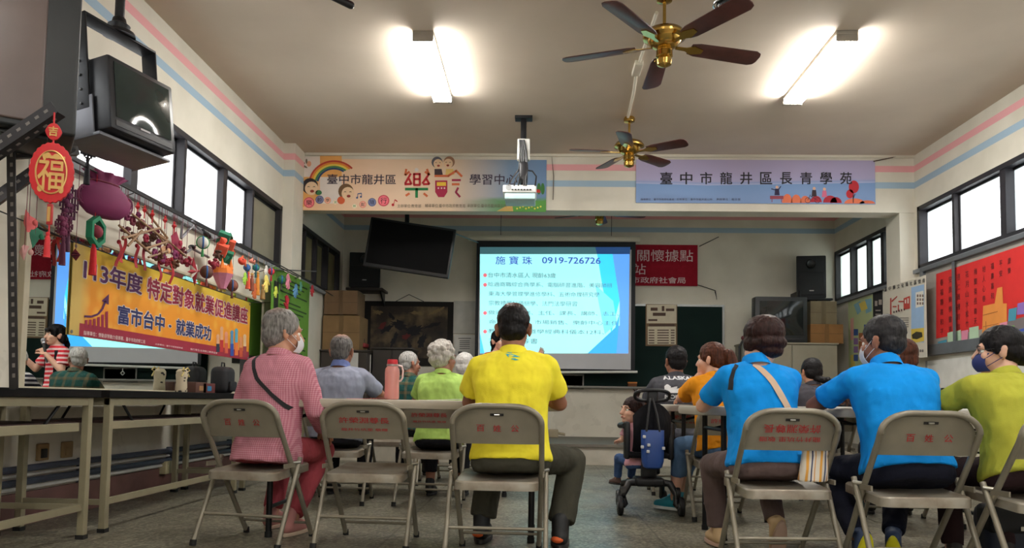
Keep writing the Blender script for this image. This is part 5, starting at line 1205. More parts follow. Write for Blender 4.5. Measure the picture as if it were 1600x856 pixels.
def star(label, px, py, X, r, c, c2):
    p, s = D(px, py, X); t = thing('paper_star', label, 'ornament', p-Vector((0, 0, r*s))); 
    for kk, cc in ((0, c), (1, c2)):
        b = MB()
        for k in range(4):
            a = PI/2*k+PI/4*kk+.2; tip = p+Vector((0, math.cos(a), math.sin(a)))*r*s*(1 if kk == 0 else .7); e = Vector((0, -math.sin(a), math.cos(a)))*r*s*.22
            b.add([tip, p+e, p-e, p+Vector((.03, 0, 0)), p-Vector((.03, 0, 0))], [(0, 1, 3), (0, 3, 2), (0, 4, 1), (0, 2, 4)])
        b.build('points', pm(cc), t, smooth=False)
    hang(p, p.z+.2).build('cord', DKR, t)
star('crimson and white paper star hanging over the banner characters', 303, 424, -2.58, 24, (150, 26, 44), (206, 196, 186))
star('small red paper star near the reflected screen, by the tassels', 118, 398, -2.45, 10, (120, 34, 44), (90, 30, 50))
def hand(label, px, py, X, r, c, ang=0.0):
    p, s = D(px, py, X); t = thing('paper_hand', label, 'paper hand', p-Vector((0, 0, r*s)), 0)
    b = MB(); R_ = lambda v: p+Vector((v.x, v.y*math.cos(ang)-v.z*math.sin(ang), v.y*math.sin(ang)+v.z*math.cos(ang)))*s*r
    pal = [Vector((0, .42*math.cos(a), -.15+.45*math.sin(a))) for a in [2*PI*k/16 for k in range(16)]]
    b.add([R_(v)+Vector((.004, 0, 0)) for v in pal]+[R_(v)-Vector((.004, 0, 0)) for v in pal], [tuple(range(16)), tuple(range(31, 15, -1))]+[(k, 16+k, 16+(k+1) % 16, (k+1) % 16) for k in range(16)])
    for k, (a, L) in enumerate(((.95, .75), (.35, 1.0), (.02, 1.08), (-.3, 1.0), (-.68, .82))):
        o_ = Vector((0, -.34*math.sin(a)*1.1, .1)) if k else Vector((0, -.3, -.2)); e = o_+Vector((0, -math.sin(a), math.cos(a)))*L*.75
        b.cap(R_(o_), R_(e), .1*r*s, .075*r*s, n=8)
    b.build('cut_out', pm(c), t); hang(p, p.z+.14).build('cord', BLK, t)
    ar = MB().prism([(-.28*r*s, -.55*r*s), (.28*r*s, -.55*r*s), (.22*r*s, -.85*r*s), (-.22*r*s, -.85*r*s)], p-Vector((.004, 0, 0)), (0, 1, 0), (0, 0, 1), (.008, 0, 0)); ar.build('cuff', pm(tuple(int(v*.7) for v in c)), t)
HS = [('lime green paper hand hanging right of the orange cup', 383, 433, 13, (160, 206, 70), 2.9), ('pale yellow paper hand, the largest of the yellow ones', 416, 440, 18, (232, 212, 110), 3.1), ('yellow-green paper hand below the pale yellow one', 431, 454, 12, (200, 210, 80), 3.0),
      ('dark red paper hand pointing up before the green poster', 448, 476, 16, (164, 26, 44), .1), ('sky blue paper hand beside the pink one', 462, 452, 15, (92, 142, 186), 2.7), ('pink paper hand near the end of the string', 450, 437, 16, (214, 130, 150), 3.2),
      ('orange-brown paper hand hung low behind the yellow ones', 398, 452, 16, (196, 98, 48), 3.1), ('red paper hand at the far end of the string', 488, 452, 12, (176, 40, 50), 2.9), ('small white paper hand up by the string', 416, 420, 10, (226, 220, 210), 2.8), ('teal paper hand behind the pink one', 470, 446, 10, (90, 150, 130), 3.3)]
for lb, x, y, r, c, a in HS: hand(lb, x, y, -2.55, r, c, a)
for lb, x, y, r, c, c2 in (('small blue paper ball tied on the string', 386, 418, 4.5, (52, 96, 160), (40, 70, 110)), ('small teal paper ball next to the blue one', 400, 418, 4.5, (40, 130, 120), (30, 90, 90)), ('dark green paper ball above the pink paper hand', 440, 437, 6, (40, 110, 60), (60, 60, 50)), ('little red paper ball near the yellow paper hand', 424, 424, 4.5, (190, 44, 48), (150, 30, 40))):
    ball(lb, x, y, -2.58, r, c, c2)
for lb, x, y0, y1, c in (('orange-red tassel under the blue paper ball', 388, 425, 452, (206, 76, 46)), ('amber tassel between the paper hands', 403, 428, 462, (206, 130, 40)), ('brown tassel in front of the yellow banner end', 394, 430, 455, (128, 64, 44)), ('olive tassel beside the brown hand', 411, 448, 468, (140, 110, 60))): tassel(lb, x, y0, y1, -2.57, c, 4)
t = thing('hanging_wire', 'dark wire stretched under the left window sill carrying the paper ornaments', 'wire', (-2.74, 5.8, 2.2))
MB().tube([(-2.98, 3.3, 2.13), (-2.735, 3.5, 2.125), (-2.735, 6, 2.12), (-2.735, 8.55, 2.125), (-2.86, 8.75, 2.13)], .006, 6).build('wire', BLK, t)
for yy in (3.6, 5.0, 6.4, 7.8): MB().cyl((-2.98, yy, 2.03), (-2.735, yy, 2.118), .006, n=8).build('stay', ST, t)
t = thing('ornament_wire', 'sagging wire with the row of paper hands running on towards the far windows', 'wire', PX(480, 430, -2.72))
MB().tube([PX(375, 380, -2.72), PX(420, 405, -2.74), PX(470, 432, -2.74), PX(520, 462, -2.78)], .006, 6).build('wire', BLK, t)
MB().tube([PX(430, 421, -2.8), PX(494, 424, -2.8)], .008, 6).build('rod', ST, t)
# ================================================================== folding chairs
CHM = mat('chair_enamel', rgb(132, 125, 110), .42, .25, var=.1, scale=9)
n = NT('worn_seat'); co = n.coords(); f = n.noise(co, 7, 8)
n.ln(n.ramp(f, [(.35, rgb(118, 104, 88)), (.5, rgb(142, 134, 120)), (.62, rgb(150, 144, 132))]), n.p.inputs['Base Color']); n.p.inputs['Roughness'].default_value = .45; n.p.inputs['Metallic'].default_value = .2
SEATM = n.m
RUB = mat('rubber', rgb(20, 20, 20), .8); SLOT = mat('slot_dark', rgb(30, 28, 26), .8); REDI = mat('red_brush_ink', rgb(158, 34, 36), .7)
def build_chair(label, writing):
    t = thing('folding_chair', label, 'chair', (0, 0, 0), 0, None)
    HW = .212
    fr = MB(); pts = [(-.2, .215, .012), (-HW, -.045, .40), (-HW, -.15, .56), (-HW, -.19, .62)]
    top = [(-HW, -.205, .65)]
    for k in range(9):
        a = PI-PI/2*k/8; top.append((-HW+.135+.135*math.cos(a), -.207-.012*math.sin(a), .65+.085*math.sin(a)))
    half = pts+top; full = half+[(-x, y, z) for x, y, z in reversed(half)]
    fr.tube(full, .0135, 10); fr.build('back_frame', CHM, t)
    rails = MB(); rails.cyl((-.205, .17, .08), (.205, .17, .08), .008); rails.build('front_rail', CHM, t)
    for s in (-1, 1):
        MB().tube([(s*.232, -.0, .445), (s*.234, -.06, .33), (s*.237, -.215, .012)], .0125, 10).build('rear_leg', CHM, t)
        MB().cyl((s*.205, -.055, .42), (s*.245, -.02, .425), .009).build('hinge_pin', mat('bright_steel', rgb(170, 168, 160), .3, .9), t)
        MB().bbox((s*.222, -.09, .41), (.008, .11, .022), mt=None).build('hinge_link', CHM, t)
        MB().cyl((s*.237, -.215, 0), (s*.237, -.209, .03), .017).build('rubber_foot', RUB, t); MB().cyl((s*.2, .217, 0), (s*.2, .213, .03), .016).build('rubber_foot', RUB, t)
    MB().cyl((-.236, -.145, .155), (.236, -.145, .155), .0085).build('rear_rail', CHM, t)
    # seat pan with turned-down rim
    out = []
    for cx_, cy_, a0 in ((.15, .16, 0), (-.15, .16, PI/2), (-.15, -.15, PI), (.15, -.15, 1.5*PI)):
        for k in range(5):
            a = a0+PI/2*k/4; out.append((cx_+.05*math.cos(a)*(.9 if cy_ > 0 else 1.0), cy_+.035*math.sin(a)))
    rings = [[Vector((x*sc, y*sc+dy, z+(y*sc-.16)*.075)) for x, y in out] for sc, z, dy in ((1.0, .362, 0), (1.0, .398, 0), (.97, .405, 0), (.9, .405, 0), (.8, .399, 0), (.5, .395, 0), (.15, .394, 0))]
    MB().loft(rings).build('seat', SEATM, t)
    # back panel between the tubes
    def pan(u, v):
        x = (u-.5)*2*HW; zt_ = .724-.085*(1-math.sqrt(max(0, 1-max(0, (abs(x)-.075)/.14)**2))); z = .555+(zt_-.555)*v
        return Vector((x*.985, -.152-.3*(z-.555)-.014*(1-(x/HW)**2), z))
    g = MB().grid(pan, 16, 8); g.sheet('back_panel', CHM, t, .003)
    # the writing sits on the rear face
    nrm = Vector((0, -1, -.3)).normalized(); ce = Vector((0, -.152-.3*.085-.018, .64))
    up = Vector((0, -.3, 1)).normalized()
    B_ = Board(ce+up*.085-Vector((HW, 0, 0)), (1, 0, 0), -up, nrm)
    for tx, box, rot in writing: B_.text('lettering', tx, box, REDI, t, .001, .012, px=False, rot=rot)
    sl = MB(); sl.add([B_.at(HW-.032, .022, .0015), B_.at(HW+.032, .022, .0015), B_.at(HW+.032, .034, .0015), B_.at(HW-.032, .034, .0015)], [(0, 1, 2, 3)]); so = flatmesh(sl, 'hand_slot', SLOT, t)
    MB().cyl(B_.at(HW-.012, .028, .004), B_.at(HW+.012, .028, .004), .004, n=8).build('slot_pin', MATS['bright_steel'], t)
    return t
BAI = [('百', (.115, .078, .153, .112), False), ('姓', (.195, .078, .232, .112), False), ('公', (.278, .078, .316, .112), False)]
XU = [('許榮淵尊長', (.085, .058, .345, .09), False), ('龍井竹坑里 敬贈', (.095, .116, .335, .131), False)]
XUR = [('許榮淵尊長', (.085, .05, .345, .09), True), ('龍井竹坑里 敬贈', (.07, .108, .35, .132), True)]
CB_ = build_chair('grey enamel folding chair with red brushed characters, the empty one at the pale table', XU)
CA_ = build_chair('grey enamel folding chair with three red characters under the pink shirted man', BAI)
CD_ = build_chair('grey enamel folding chair with upside-down red characters under the woman in blue', XUR)
def place(o, x, y, rz): o.location = (x, y, 0); o.rotation_euler = (0, 0, rz); ROOT[o] = Matrix.Translation((x, y, 0)) @ Matrix.Rotation(rz, 4, 'Z')
G_ = 'grey folding chairs facing the screen'
rd = math.radians
SEATS = dict(A=(-1.475, 4.07, rd(-11)), B=(-.875, 4.08, rd(-3)), C=(-.19, 3.83, rd(-1)), D=(1.13, 3.72, rd(4)), E=(1.645, 3.52, rd(3)), F=(2.13, 3.4, rd(7)), G=(1.24, 5.28, rd(4)),
             H=(-1.47, 5.68, rd(-2)), I=(-.77, 5.68, rd(-3)), J=(-1.3, 7.0, 0), K=(-.75, 7.25, 0), L=(1.19, 6.65, rd(2)), M=(2.35, 6.5, 0), N=(2.45, 5.2, 0))
place(CA_, *SEATS['A']); place(CB_, *SEATS['B']); place(CD_, *SEATS['D'])
for k, src, lb in (('C', CA_, 'grey enamel folding chair with three red characters under the man in yellow'), ('E', CA_, 'grey enamel folding chair with three red characters under the man in blue'),
        ('F', CA_, 'grey enamel folding chair under the person in lime green at the right edge'), ('G', CB_, 'folding chair under the woman in orange, behind the white table'),
        ('H', CB_, 'folding chair under the man in the grey shirt'), ('I', CB_, 'folding chair under the curly-haired woman in pale green'), ('J', CA_, 'folding chair under the man in the green plaid shirt'),
        ('K', CA_, 'folding chair under the white-haired woman in the striped top'), ('L', CB_, 'folding chair under the man in the dark printed shirt'), ('M', CB_, 'folding chair under the dark-haired woman by the metal cupboard'), ('N', CB_, 'folding chair under the woman in pink behind the man in blue')):
    x, y, rz = SEATS[k]; dup(src, (x, y, 0), rz, lb, G_)
for o in (CA_, CB_, CD_): o['group'] = G_

# ================================================================== tables
TTOP = mat('table_plastic', rgb(178, 172, 160), .5, var=.04); TLEG = mat('table_leg_black', rgb(22, 22, 25), .4, .4)
def folding_table(label, x0, x1, y0, y1, z=.752, top=None, rz=0.0):
    t = thing('folding_table', label, 'table', ((x0+x1)/2, (y0+y1)/2, 0), rz)
    a, b = (x1-x0)/2, (y1-y0)/2; R_ = ROOT[t]
    def ring(off, zz):
        out = []
        for cx_, cy_, a0 in ((a-.06, b-.06, 0), (-a+.06, b-.06, PI/2), (-a+.06, -b+.06, PI), (a-.06, -b+.06, 1.5*PI)):
            for k in range(6): an = a0+PI/2*k/5; out.append(R_ @ Vector((cx_+(.06-off)*math.cos(an), cy_+(.06-off)*math.sin(an), zz)))
        return out
    MB().loft([ring(.02, z-.05), ring(.004, z-.046), ring(0, z-.03), ring(0, z-.012), ring(.004, z-.003), ring(.012, z)]).build('tabletop', top or TTOP, t)
    for s in (-1, 1):
        xe = s*(a-.16)
        for q in (-1, 1): MB().cyl(R_ @ Vector((xe, q*(b-.07), .02)), R_ @ Vector((xe, q*(b-.07), z-.05)), .0165).build('leg', TLEG, t)
        for q in (-1, 1): MB().cyl(R_ @ Vector((xe, q*(b-.07), 0)), R_ @ Vector((xe, q*(b-.07), .03)), .02).build('leg_cap', RUB, t)
        MB().cyl(R_ @ Vector((xe, -b+.07, .16)), R_ @ Vector((xe, b-.07, .16)), .011).build('cross_bar', TLEG, t)
        MB().cyl(R_ @ Vector((xe, -b+.07, z-.13)), R_ @ Vector((xe, b-.07, z-.13)), .011).build('cross_bar', TLEG, t)
        MB().cyl(R_ @ Vector((xe, 0, z-.13)), R_ @ Vector((xe-s*.3, 0, z-.05)), .010).build('brace', TLEG, t)
    return t
folding_table('long pale plastic folding table before the man in yellow, carrying the pink bottle', -1.62, .13, 4.12, 4.68, .757, mat('table_beige', rgb(176, 166, 150), .5))
folding_table('white plastic folding table with rounded corner beside the stroller, before the woman in blue', .86, 2.66, 4.2, 4.82, .748)
folding_table('white plastic folding table at the right edge before the person in lime green', 2.7, 4.3, 4.2, 4.82, .748)
folding_table('white plastic folding table behind the stroller, before the woman in orange', .93, 2.6, 5.74, 6.34, .752)
folding_table('pale folding table between the grey shirted man and the white-haired pair', -1.95, -.1, 6.08, 6.6, .745, MATS['table_beige'])
FRM = mat('table_steel_beige', rgb(150, 142, 116), .5, .2, var=.08); LAM = mat('table_dark_laminate', rgb(16, 14, 14), .7, spec=.12)
def work_table(label, y0, y1, z=.785):
    xa, xb = XL+.07, -2.38
    t = thing('work_table', label, 'table', ((xa+xb)/2, (y0+y1)/2, 0))
    MB().box((xa, y0, z-.042), (xb+.02, y1, z)).build('tabletop', LAM, t, bevel=.004, smooth=False)
    f = MB()
    for x in (xa+.02, xb-.035): f.box((x, y0+.04, z-.085), (x+.035, y1-.04, z-.042))
    for y in (y0+.04, y1-.075): f.box((xa+.02, y, z-.085), (xb, y+.035, z-.042))
    f.build('apron', FRM, t, smooth=False, bevel=.003)
    for x in (xa+.02, xb-.035):
        for y in (y0+.04, y1-.08):
            lg = MB().box((x, y, .02), (x+.038, y+.038, z-.03)).build('leg', FRM, t, smooth=False, bevel=.003)
            MB().box((x-.003, y-.003, 0), (x+.041, y+.041, .022)).build('foot_cap', RUB, lg, smooth=False)
    for y in (y0+.05, y1-.07): MB().box((xa+.03, y, .15), (xb-.01, y+.022, .18)).build('stretcher', FRM, t, smooth=False)
    MB().box((xb-.03, y0+.07, .15), (xb-.008, y1-.07, .185)).build('stretcher', FRM, t, smooth=False)
    MB().box((xa+.05, y0+.1, .60), (xb-.04, y1-.12, .615)).build('shelf_board', mat('shelf_brown', rgb(58, 36, 34), .5), t, smooth=False)
    MB().box((xb-.04, y0+.1, .565), (xb-.02, y1-.12, .61)).build('shelf_rail', FRM, t, smooth=False, bevel=.003)
    for y in (y0+.35, y1-.4):
        MB().cyl((xb-.03, y, .60), (xb-.03, y+(.14 if y > (y0+y1)/2 else -.14), z-.06), .008).build('brace', TLEG, t); MB().cyl((xa+.06, y, .60), (xa+.06, y+.12, z-.06), .008).build('brace', TLEG, t)
    return t
work_table('dark-topped steel work table along the mirror wall, nearest the camera', 2.2, 4.08)
work_table('dark-topped steel work table along the mirror wall holding the patterned cloth cover', 4.16, 6.1)
work_table('dark-topped steel work table farthest along the mirror wall, behind the pink shirted man', 6.16, 7.9)

# ================================================================== things on the tables
ZT = .785
n = NT('sleeve_print'); co = n.coords(); v = n.add('TexVoronoi', feature='F1'); v.inputs['Scale'].default_value = 1; n.ln(n.coords('Object', (20, 20, 34)), v.inputs['Vector'])
n.ln(n.ramp(v.outputs['Distance'], [(.26, rgb(52, 44, 42)), (.32, rgb(186, 172, 146))]), n.p.inputs['Base Color']); n.p.inputs['Roughness'].default_value = .85
for px, lb, dy in ((283, 'beige patterned cloth boot-shaped cover with a yellow bow, standing against the mirror', .02),):
    p = PX(px, 611, -2.86); c = Vector((-2.86, p.y, ZT)); t = thing('cloth_cover', lb, 'cover', c)
    b = MB()
    b.loft([[c+Vector((.035*q*math.cos(a), (.045*q*math.sin(a)) + dy_, z)) for a in [2*PI*k/20 for k in range(20)]] for z, q, dy_ in ((0, 1.1, 0), (.01, 1.25, 0), (.05, 1.2, 0), (.1, 1.1, 0), (.14, 1.25, .002), (.17, 1.2, .004), (.188, .8, .006), (.19, .3, .006))])
    b.build('padded_body', n.m, t)
    for s in (-1, 1):
        MB().tube([c+Vector((.02, 0, .18)), c+Vector((.03, s*.035, .2)), c+Vector((.035, s*.06, .18)), c+Vector((.03, s*.03, .165)), c+Vector((.03, s*.065, .13))], .006, 6).build('bow', mat('yellow_ribbon', rgb(196, 178, 110), .7), t)
p = PX(350, 613, -2.8)
t = thing('backpack', 'small black backpack standing on the wall table beside the pink shirted man', 'bag', (-2.82, p.y, ZT))
remb = MB(); remb.rbox((-2.9, p.y-.1, ZT), (-2.74, p.y+.12, ZT+.24), .05); remb.build('body', mat('black_nylon', rgb(24, 24, 28), .7, bump=.2), t)
MB().rbox((-2.74, p.y-.06, ZT+.02), (-2.71, p.y+.07, ZT+.11), .014).build('front_pocket', MATS['black_nylon'], t)
MB().tube([(-2.82, p.y-.03, ZT+.23), (-2.82, p.y-.02, ZT+.275), (-2.82, p.y+.03, ZT+.275), (-2.82, p.y+.04, ZT+.23)], .007).build('handle', BLK, t)
for px, lb, c, w_, h_ in ((316, 'maroon box with a blue label on the wall table', (96, 42, 38), .12, .085), (303, 'dark brown box behind the patterned cloth cover', (84, 52, 42), .1, .09)):
    p = PX(px, 613, -2.86); t = thing('gift_box', lb, 'box', (-2.86, p.y, ZT))
    MB().rbox((-2.915, p.y-w_, ZT), (-2.8, p.y+w_, ZT+h_), .004).build('carton', mat('box_%d' % c[0], rgb(*c), .6), t)
    MB().box((-2.8, p.y-.04, ZT+.02), (-2.798, p.y+.04, ZT+.06)).build('label', mat('label_blue', rgb(44, 110, 150), .6) if c[0] == 96 else mat('label_tan', rgb(150, 110, 70), .6), t)
# pink bottle
c = PY(612, 621, 4.36); c = Vector((c.x, 4.36, .757))
t = thing('water_bottle', 'tall pink plastic bottle with red cap and loop handle on the pale table', 'bottle', c)
n = NT('pink_clear_plastic'); n.p.inputs['Base Color'].default_value = rgb(240, 168, 160); n.p.inputs['Roughness'].default_value = .25; n.p.inputs['Transmission Weight'].default_value = .35; n.p.inputs['Subsurface Weight'].default_value = .2; PB = n.m
b = MB(); b.lathe([(.03, 0), (.041, .004), (.042, .02), (.04, .09), (.042, .15), (.04, .175), (.03, .19), (.028, .2)], c, n=24); b.build('body', PB, t)
MB().lathe([(.031, .19), (.033, .192), (.033, .2), (.031, .202)], c, n=24).build('neck_ring', mat('silver_badge2', rgb(170, 160, 158), .3, .7), t)
MB().lathe([(.03, .2), (.031, .203), (.029, .226), (.026, .229), (.001, .23)], c, n=24).build('cap', mat('bottle_red', rgb(192, 36, 52), .4), t)
MB().tube([c+Vector((.028, 0, .196)), c+Vector((.055, -.005, .19)), c+Vector((.062, -.005, .165)), c+Vector((.06, -.005, .125)), c+Vector((.05, -.004, .108)), c+Vector((.038, 0, .105))], .0055, 8).build('handle', mat('pink_handle', rgb(226, 190, 186), .4), t)
def paper(label, x, y, z, w_, h_, rz, c=(206, 204, 198), nm='paper_sheet', cat='paper', th=.0015):
    mt_ = Matrix.Translation((x, y, z)) @ Matrix.Rotation(rz, 4, 'Z')
    b = MB().grid(lambda u, v: mt_ @ Vector(((u-.5)*w_, (v-.5)*h_, th+.006*(u*u)*(1 if rz > 0 else .3))), 8, 2); o_ = b.sheet(nm, mat('sheet_%d_%d' % c[:2], rgb(*c), .8), None, th); tag(o_, label, cat)
paper('pink paper sheets on the pale table beside the pink bottle', -.97, 4.3, .758, .2, .28, .2, (216, 128, 128)); paper('white paper sheet on the pale table in front of the grey shirted man', -1.14, 4.34, .758, .2, .28, -.15)
paper('white paper sheets on the pale table in front of the curly-haired woman', -.55, 4.36, .758, .22, .29, .3); paper('white booklet lying on the white table between the two blue shirts', 1.62, 4.4, .749, .21, .28, .25)
paper('white handout near the edge of the white table by the man in blue', 1.4, 4.34, .749, .2, .26, -.3); paper('white sheet on the white table right of the man in blue', 2.35, 4.36, .749, .2, .28, .1)
t = thing('pencil_case', 'black pencil case lying on the white table left of the man in blue', 'case', (1.75, 4.55, .75)); MB().rbox((1.66, 4.51, .752), (1.86, 4.59, .80), .018).build('pouch', MATS['black_nylon'], t); MB().cyl((1.67, 4.508, .785), (1.85, 4.508, .785), .003, n=6).build('zip', MATS['silver_badge'], t)
t = thing('snack_packet', 'red and white snack packet on the white table beside the blue sleeve', 'packet', (1.88, 4.42, .75)); MB().rbox((1.82, 4.38, .75), (1.95, 4.46, .80), .02).build('packet', mat('packet_red', rgb(150, 60, 60), .5, var=.5, scale=30), t); MB().rbox((1.815, 4.37, .77), (1.825, 4.47, .79), .003).build('crimp', MATS['white_plastic'], t)
# bag on the floor at the right edge
c = PZ(1560, 905, 0); c = Vector((2.28, 3.82, 0))
t = thing('floor_bag', 'dark bag with a shiny buckle on the floor under the lime-green person', 'bag', c)
MB().rbox(c+Vector((-.14, -.08, 0)), c+Vector((.16, .1, .3)), .05).build('body', mat('navy_nylon', rgb(28, 34, 50), .6), t); MB().rbox(c+Vector((-.145, -.095, .17)), c+Vector((.165, .05, .305)), .03).build('flap', MATS['black_nylon'], t)
MB().bbox(c+Vector((.02, -.1, .2)), (.07, .01, .02)).build('buckle', mat('buckle_chrome', rgb(200, 200, 200), .15, 1), t)
# ================================================================== people
V = Vector
SK = skinm('skin_tan', rgb(186, 134, 106)); SKD = skinm('skin_brown', rgb(150, 100, 78)); SKL = skinm('skin_light', rgb(214, 166, 142))
EYEW = mat('eye_white', rgb(226, 222, 214), .25); EYED = mat('eye_dark', rgb(34, 24, 20), .15); LIP = mat('lip', rgb(164, 92, 86), .5); BROW = mat('brow', rgb(52, 42, 38), .8); BROWG = mat('brow_grey', rgb(140, 134, 128), .8)
def slab(mb, P0, a, S, wf, df, infl, tlist, fw):
    rings = []
    for t_, w_, d_, yo in tlist:
        c = P0+a*(t_*.5*S)+fw*(yo*S); rr = []
        for j in range(28):
            an = 2*PI*j/28; ca, sa = math.cos(an), math.sin(an); e = .82
            x = math.copysign(abs(ca)**e, ca)*(w_*wf*S+infl); y = math.copysign(abs(sa)**e, sa)*(d_*df*S+infl)
            rr.append(c+V((x, 0, 0))+fw*y)
        rings.append(rr)
    return mb.loft(rings)
TOR = [(-.2, .15, .11, .0), (-.1, .172, .132, .0), (.1, .170, .122, .0), (.3, .158, .112, -.004), (.5, .163, .114, -.012), (.68, .178, .118, -.016), (.82, .182, .108, -.014), (.92, .155, .09, -.006), (1.0, .095, .068, .006), (1.07, .06, .06, .014), (1.2, .054, .056, .026)]
def build_hand(mb, wrist, d, nrm, S, curl=.5, side=1, spread=.02):
    d = d.normalized(); nrm = (nrm-d*nrm.dot(d)).normalized(); lat = d.cross(nrm)*side
    P = lambda a, b, c: wrist+(d*a+lat*b+nrm*c)*S
    for b in (-.024, -.008, .008, .024): mb.cap(P(.0, b*.6, 0), P(.085, b, 0), .013*S, .0115*S, n=8)
    for b, L, sp in ((-.029, .058, -.12), (-.0095, .074, -.03), (.0105, .08, .04), (.0305, .07, .13)):
        k0 = P(.084, b, 0); a1 = curl*.7; d1 = (d*math.cos(a1)+nrm*math.sin(a1)+lat*sp).normalized(); k1 = k0+d1*L*.5*S
        a2 = curl*1.6; d2 = (d*math.cos(a2)+nrm*math.sin(a2)+lat*sp*.6).normalized(); k2 = k1+d2*L*.3*S
        a3 = curl*2.2; d3 = d*math.cos(a3)+nrm*math.sin(a3); k3 = k2+d3*L*.24*S
        mb.cap(k0, k1, .0092*S, .0085*S, n=8); mb.cap(k1, k2, .0085*S, .0075*S, n=8); mb.cap(k2, k3, .0075*S, .006*S, n=8)
    t0, t1 = P(.02, .022, .004), P(.058, .05, .014); t2 = P(.086, .053, .022+.02*curl)
    mb.cap(t0, t1, .013*S, .0105*S, n=8); mb.cap(t1, t2, .0105*S, .0075*S, n=8)
    return mb
def shoe(par, ankle, yaw, pitch, S, um, sm, name='shoe', local=True):
    M_ = Matrix.Translation(ankle) @ Matrix.Rotation(yaw, 4, 'Z') @ Matrix.Rotation(pitch, 4, 'X')
    u = MB(); q = lambda x, y, z: M_ @ V((x*S, y*S, z*S))
    u.cap(q(0, -.035, -.035), q(0, .08, -.04), .037*S, .04*S); u.cap(q(0, .08, -.042), q(.004, .165, -.05), .04*S, .03*S); u.cap(q(0, -.03, -.03), q(0, -.012, .035), .037*S, .04*S); u.cap(q(0, .02, 0), q(0, .1, -.03), .034*S, .03*S)
    me = remesh(u, .008, 3); o = link(name, me, um, par, True, True)
    out = []
    for k in range(24):
        a = 2*PI*k/24; y = .062+.135*math.sin(a); w_ = .041+.006*math.sin(a); out.append((math.cos(a)*w_*S, y*S))
    sl = MB().prism(out, (0, 0, 0), (1, 0, 0), (0, 1, 0), (0, 0, .022*S)); sl.v = [M_ @ (v+V((0, 0, -.085*S))) for v in sl.v]
    sl.build('sole', sm, o, bevel=.004)
    return o
PEOPLE = {}
def person(key, label, seat, sh=1.0, wf=1.0, df=1.0, lean=8, hyaw=0, hpitch=0, hoff=(0, 0, 0), skin=SK, shirt=None, sleeve='short', collar=None, pants=None, plen=1.0, hair=('short', None), thin=None,
           elbL=None, elbR=None, hanL=None, hanR=None, kneeL=None, kneeR=None, ankL=None, ankR=None, shoes=(None, None), shoeyaw=(0, 0), shoepitch=(0, 0), hem=-.12, stand=False, z0=.405, curl=(.6, .6), brow=BROW, vox=.009, sloppy=1.0, off=(0, 0), headS=1.0, palm=None, baggy=1.0, shoeS=1.0, patch=None, faceparts=True):
    x, y, rz = seat
    R_ = Matrix.Translation((x, y, 0)) @ Matrix.Rotation(rz, 4, 'Z'); base = R_ @ V((off[0], off[1]+.04, 0))
    t = thing('person', label, 'person', base, rz); R_ = ROOT[t]; LOCAL[0] = True; Ri = R_.inverted()
    S = sh; l = math.radians(lean); a = V((0, math.sin(l), math.cos(l))); fw = V((0, math.cos(l), -math.sin(l)))
    P0 = V((0, 0, z0+.095*S)) if not stand else V((0, 0, .86*S))
    sj = {s: P0+a*(.44*S)+V((s*.158*S*wf, 0, 0))+fw*(.0*S) for s in (-1, 1)}
    if sleeve is None: sleeve = 'none'
    wl = lambda q: None if q is None else (Ri @ V(q[1:]) if q[0] == 'w' else V(q))
    elbL, elbR, hanL, hanR, kneeL, kneeR, ankL, ankR = [wl(q) for q in (elbL, elbR, hanL, hanR, kneeL, kneeR, ankL, ankR)]
    elb = {-1: elbL, 1: elbR}; han = {-1: hanL, 1: hanR}; kn = {-1: kneeL, 1: kneeR}; an = {-1: ankL, 1: ankR}
    for s in (-1, 1):
        elb[s] = V(elb[s]) if elb[s] else sj[s]+V((s*.055, .17, -.2))*S
        han[s] = V(han[s]) if han[s] else elb[s]+V((-s*.12, .2, .02))*S
        hp = P0+V((s*.09*S, 0, -.02*S))
        if stand:
            kn[s] = V(kn[s]) if kn[s] else V((s*.1, .02, .46*S)); an[s] = V(an[s]) if an[s] else V((s*.1, -.02, .085))
        else:
            kn[s] = V(kn[s]) if kn[s] else V((s*.13, .42*S, z0+.06)); an[s] = V(an[s]) if an[s] else V((s*.13, .40*S, .085))
    body = MB()
    slab(body, P0, a, S, wf*.96, df*.94, -.004, [q if q[0] < .9 else (q[0], q[1]/max(1, wf), q[2]/max(1, df), q[3]) for q in TOR if q[0] > -.15], fw)
    N_ = P0+a*(.5*S); HS_ = S*headS*1.07
    C = N_+V((0, math.sin(l*.6)*.13+.03, math.cos(l*.6)*.142))*S+V(hoff)
    Rh = Matrix.Rotation(math.radians(hyaw), 3, 'Z') @ Matrix.Rotation(math.radians(hpitch), 3, 'X')
    h = lambda X, Y, Z: C+Rh @ V((X, Y, Z))*HS_
    Rm = Rh
    body.cap(P0+a*(.5*S)+fw*.01*S, h(0, -.022, -.05), .062*S, .06*S)
    for s in (-1, 1):
        body.cap(N_+V((s*.03*S, .005, -.06*S)), sj[s], .035*S, .048*S); body.cap(sj[s], elb[s], .05*S, .04*S)
        wr = han[s]; body.cap(elb[s], wr, .041*S, .028*S)
        body.cap(P0+V((s*.09*S, 0, -.01*S)), kn[s], .074*S*(.5+.5*wf), .054*S); body.cap(kn[s], kn[s].lerp(an[s], .35), .057*S, .054*S); body.cap(kn[s].lerp(an[s], .35), an[s], .054*S, .036*S)
    hd = body
    hd.ell(h(0, -.012, .032), (.076*HS_, .094*HS_, .088*HS_), Rm); hd.ell(h(0, .028, -.038), (.06*HS_, .062*HS_, .074*HS_), Rm); hd.ell(h(0, .058, -.09), (.03*HS_, .028*HS_, .022*HS_), Rm)
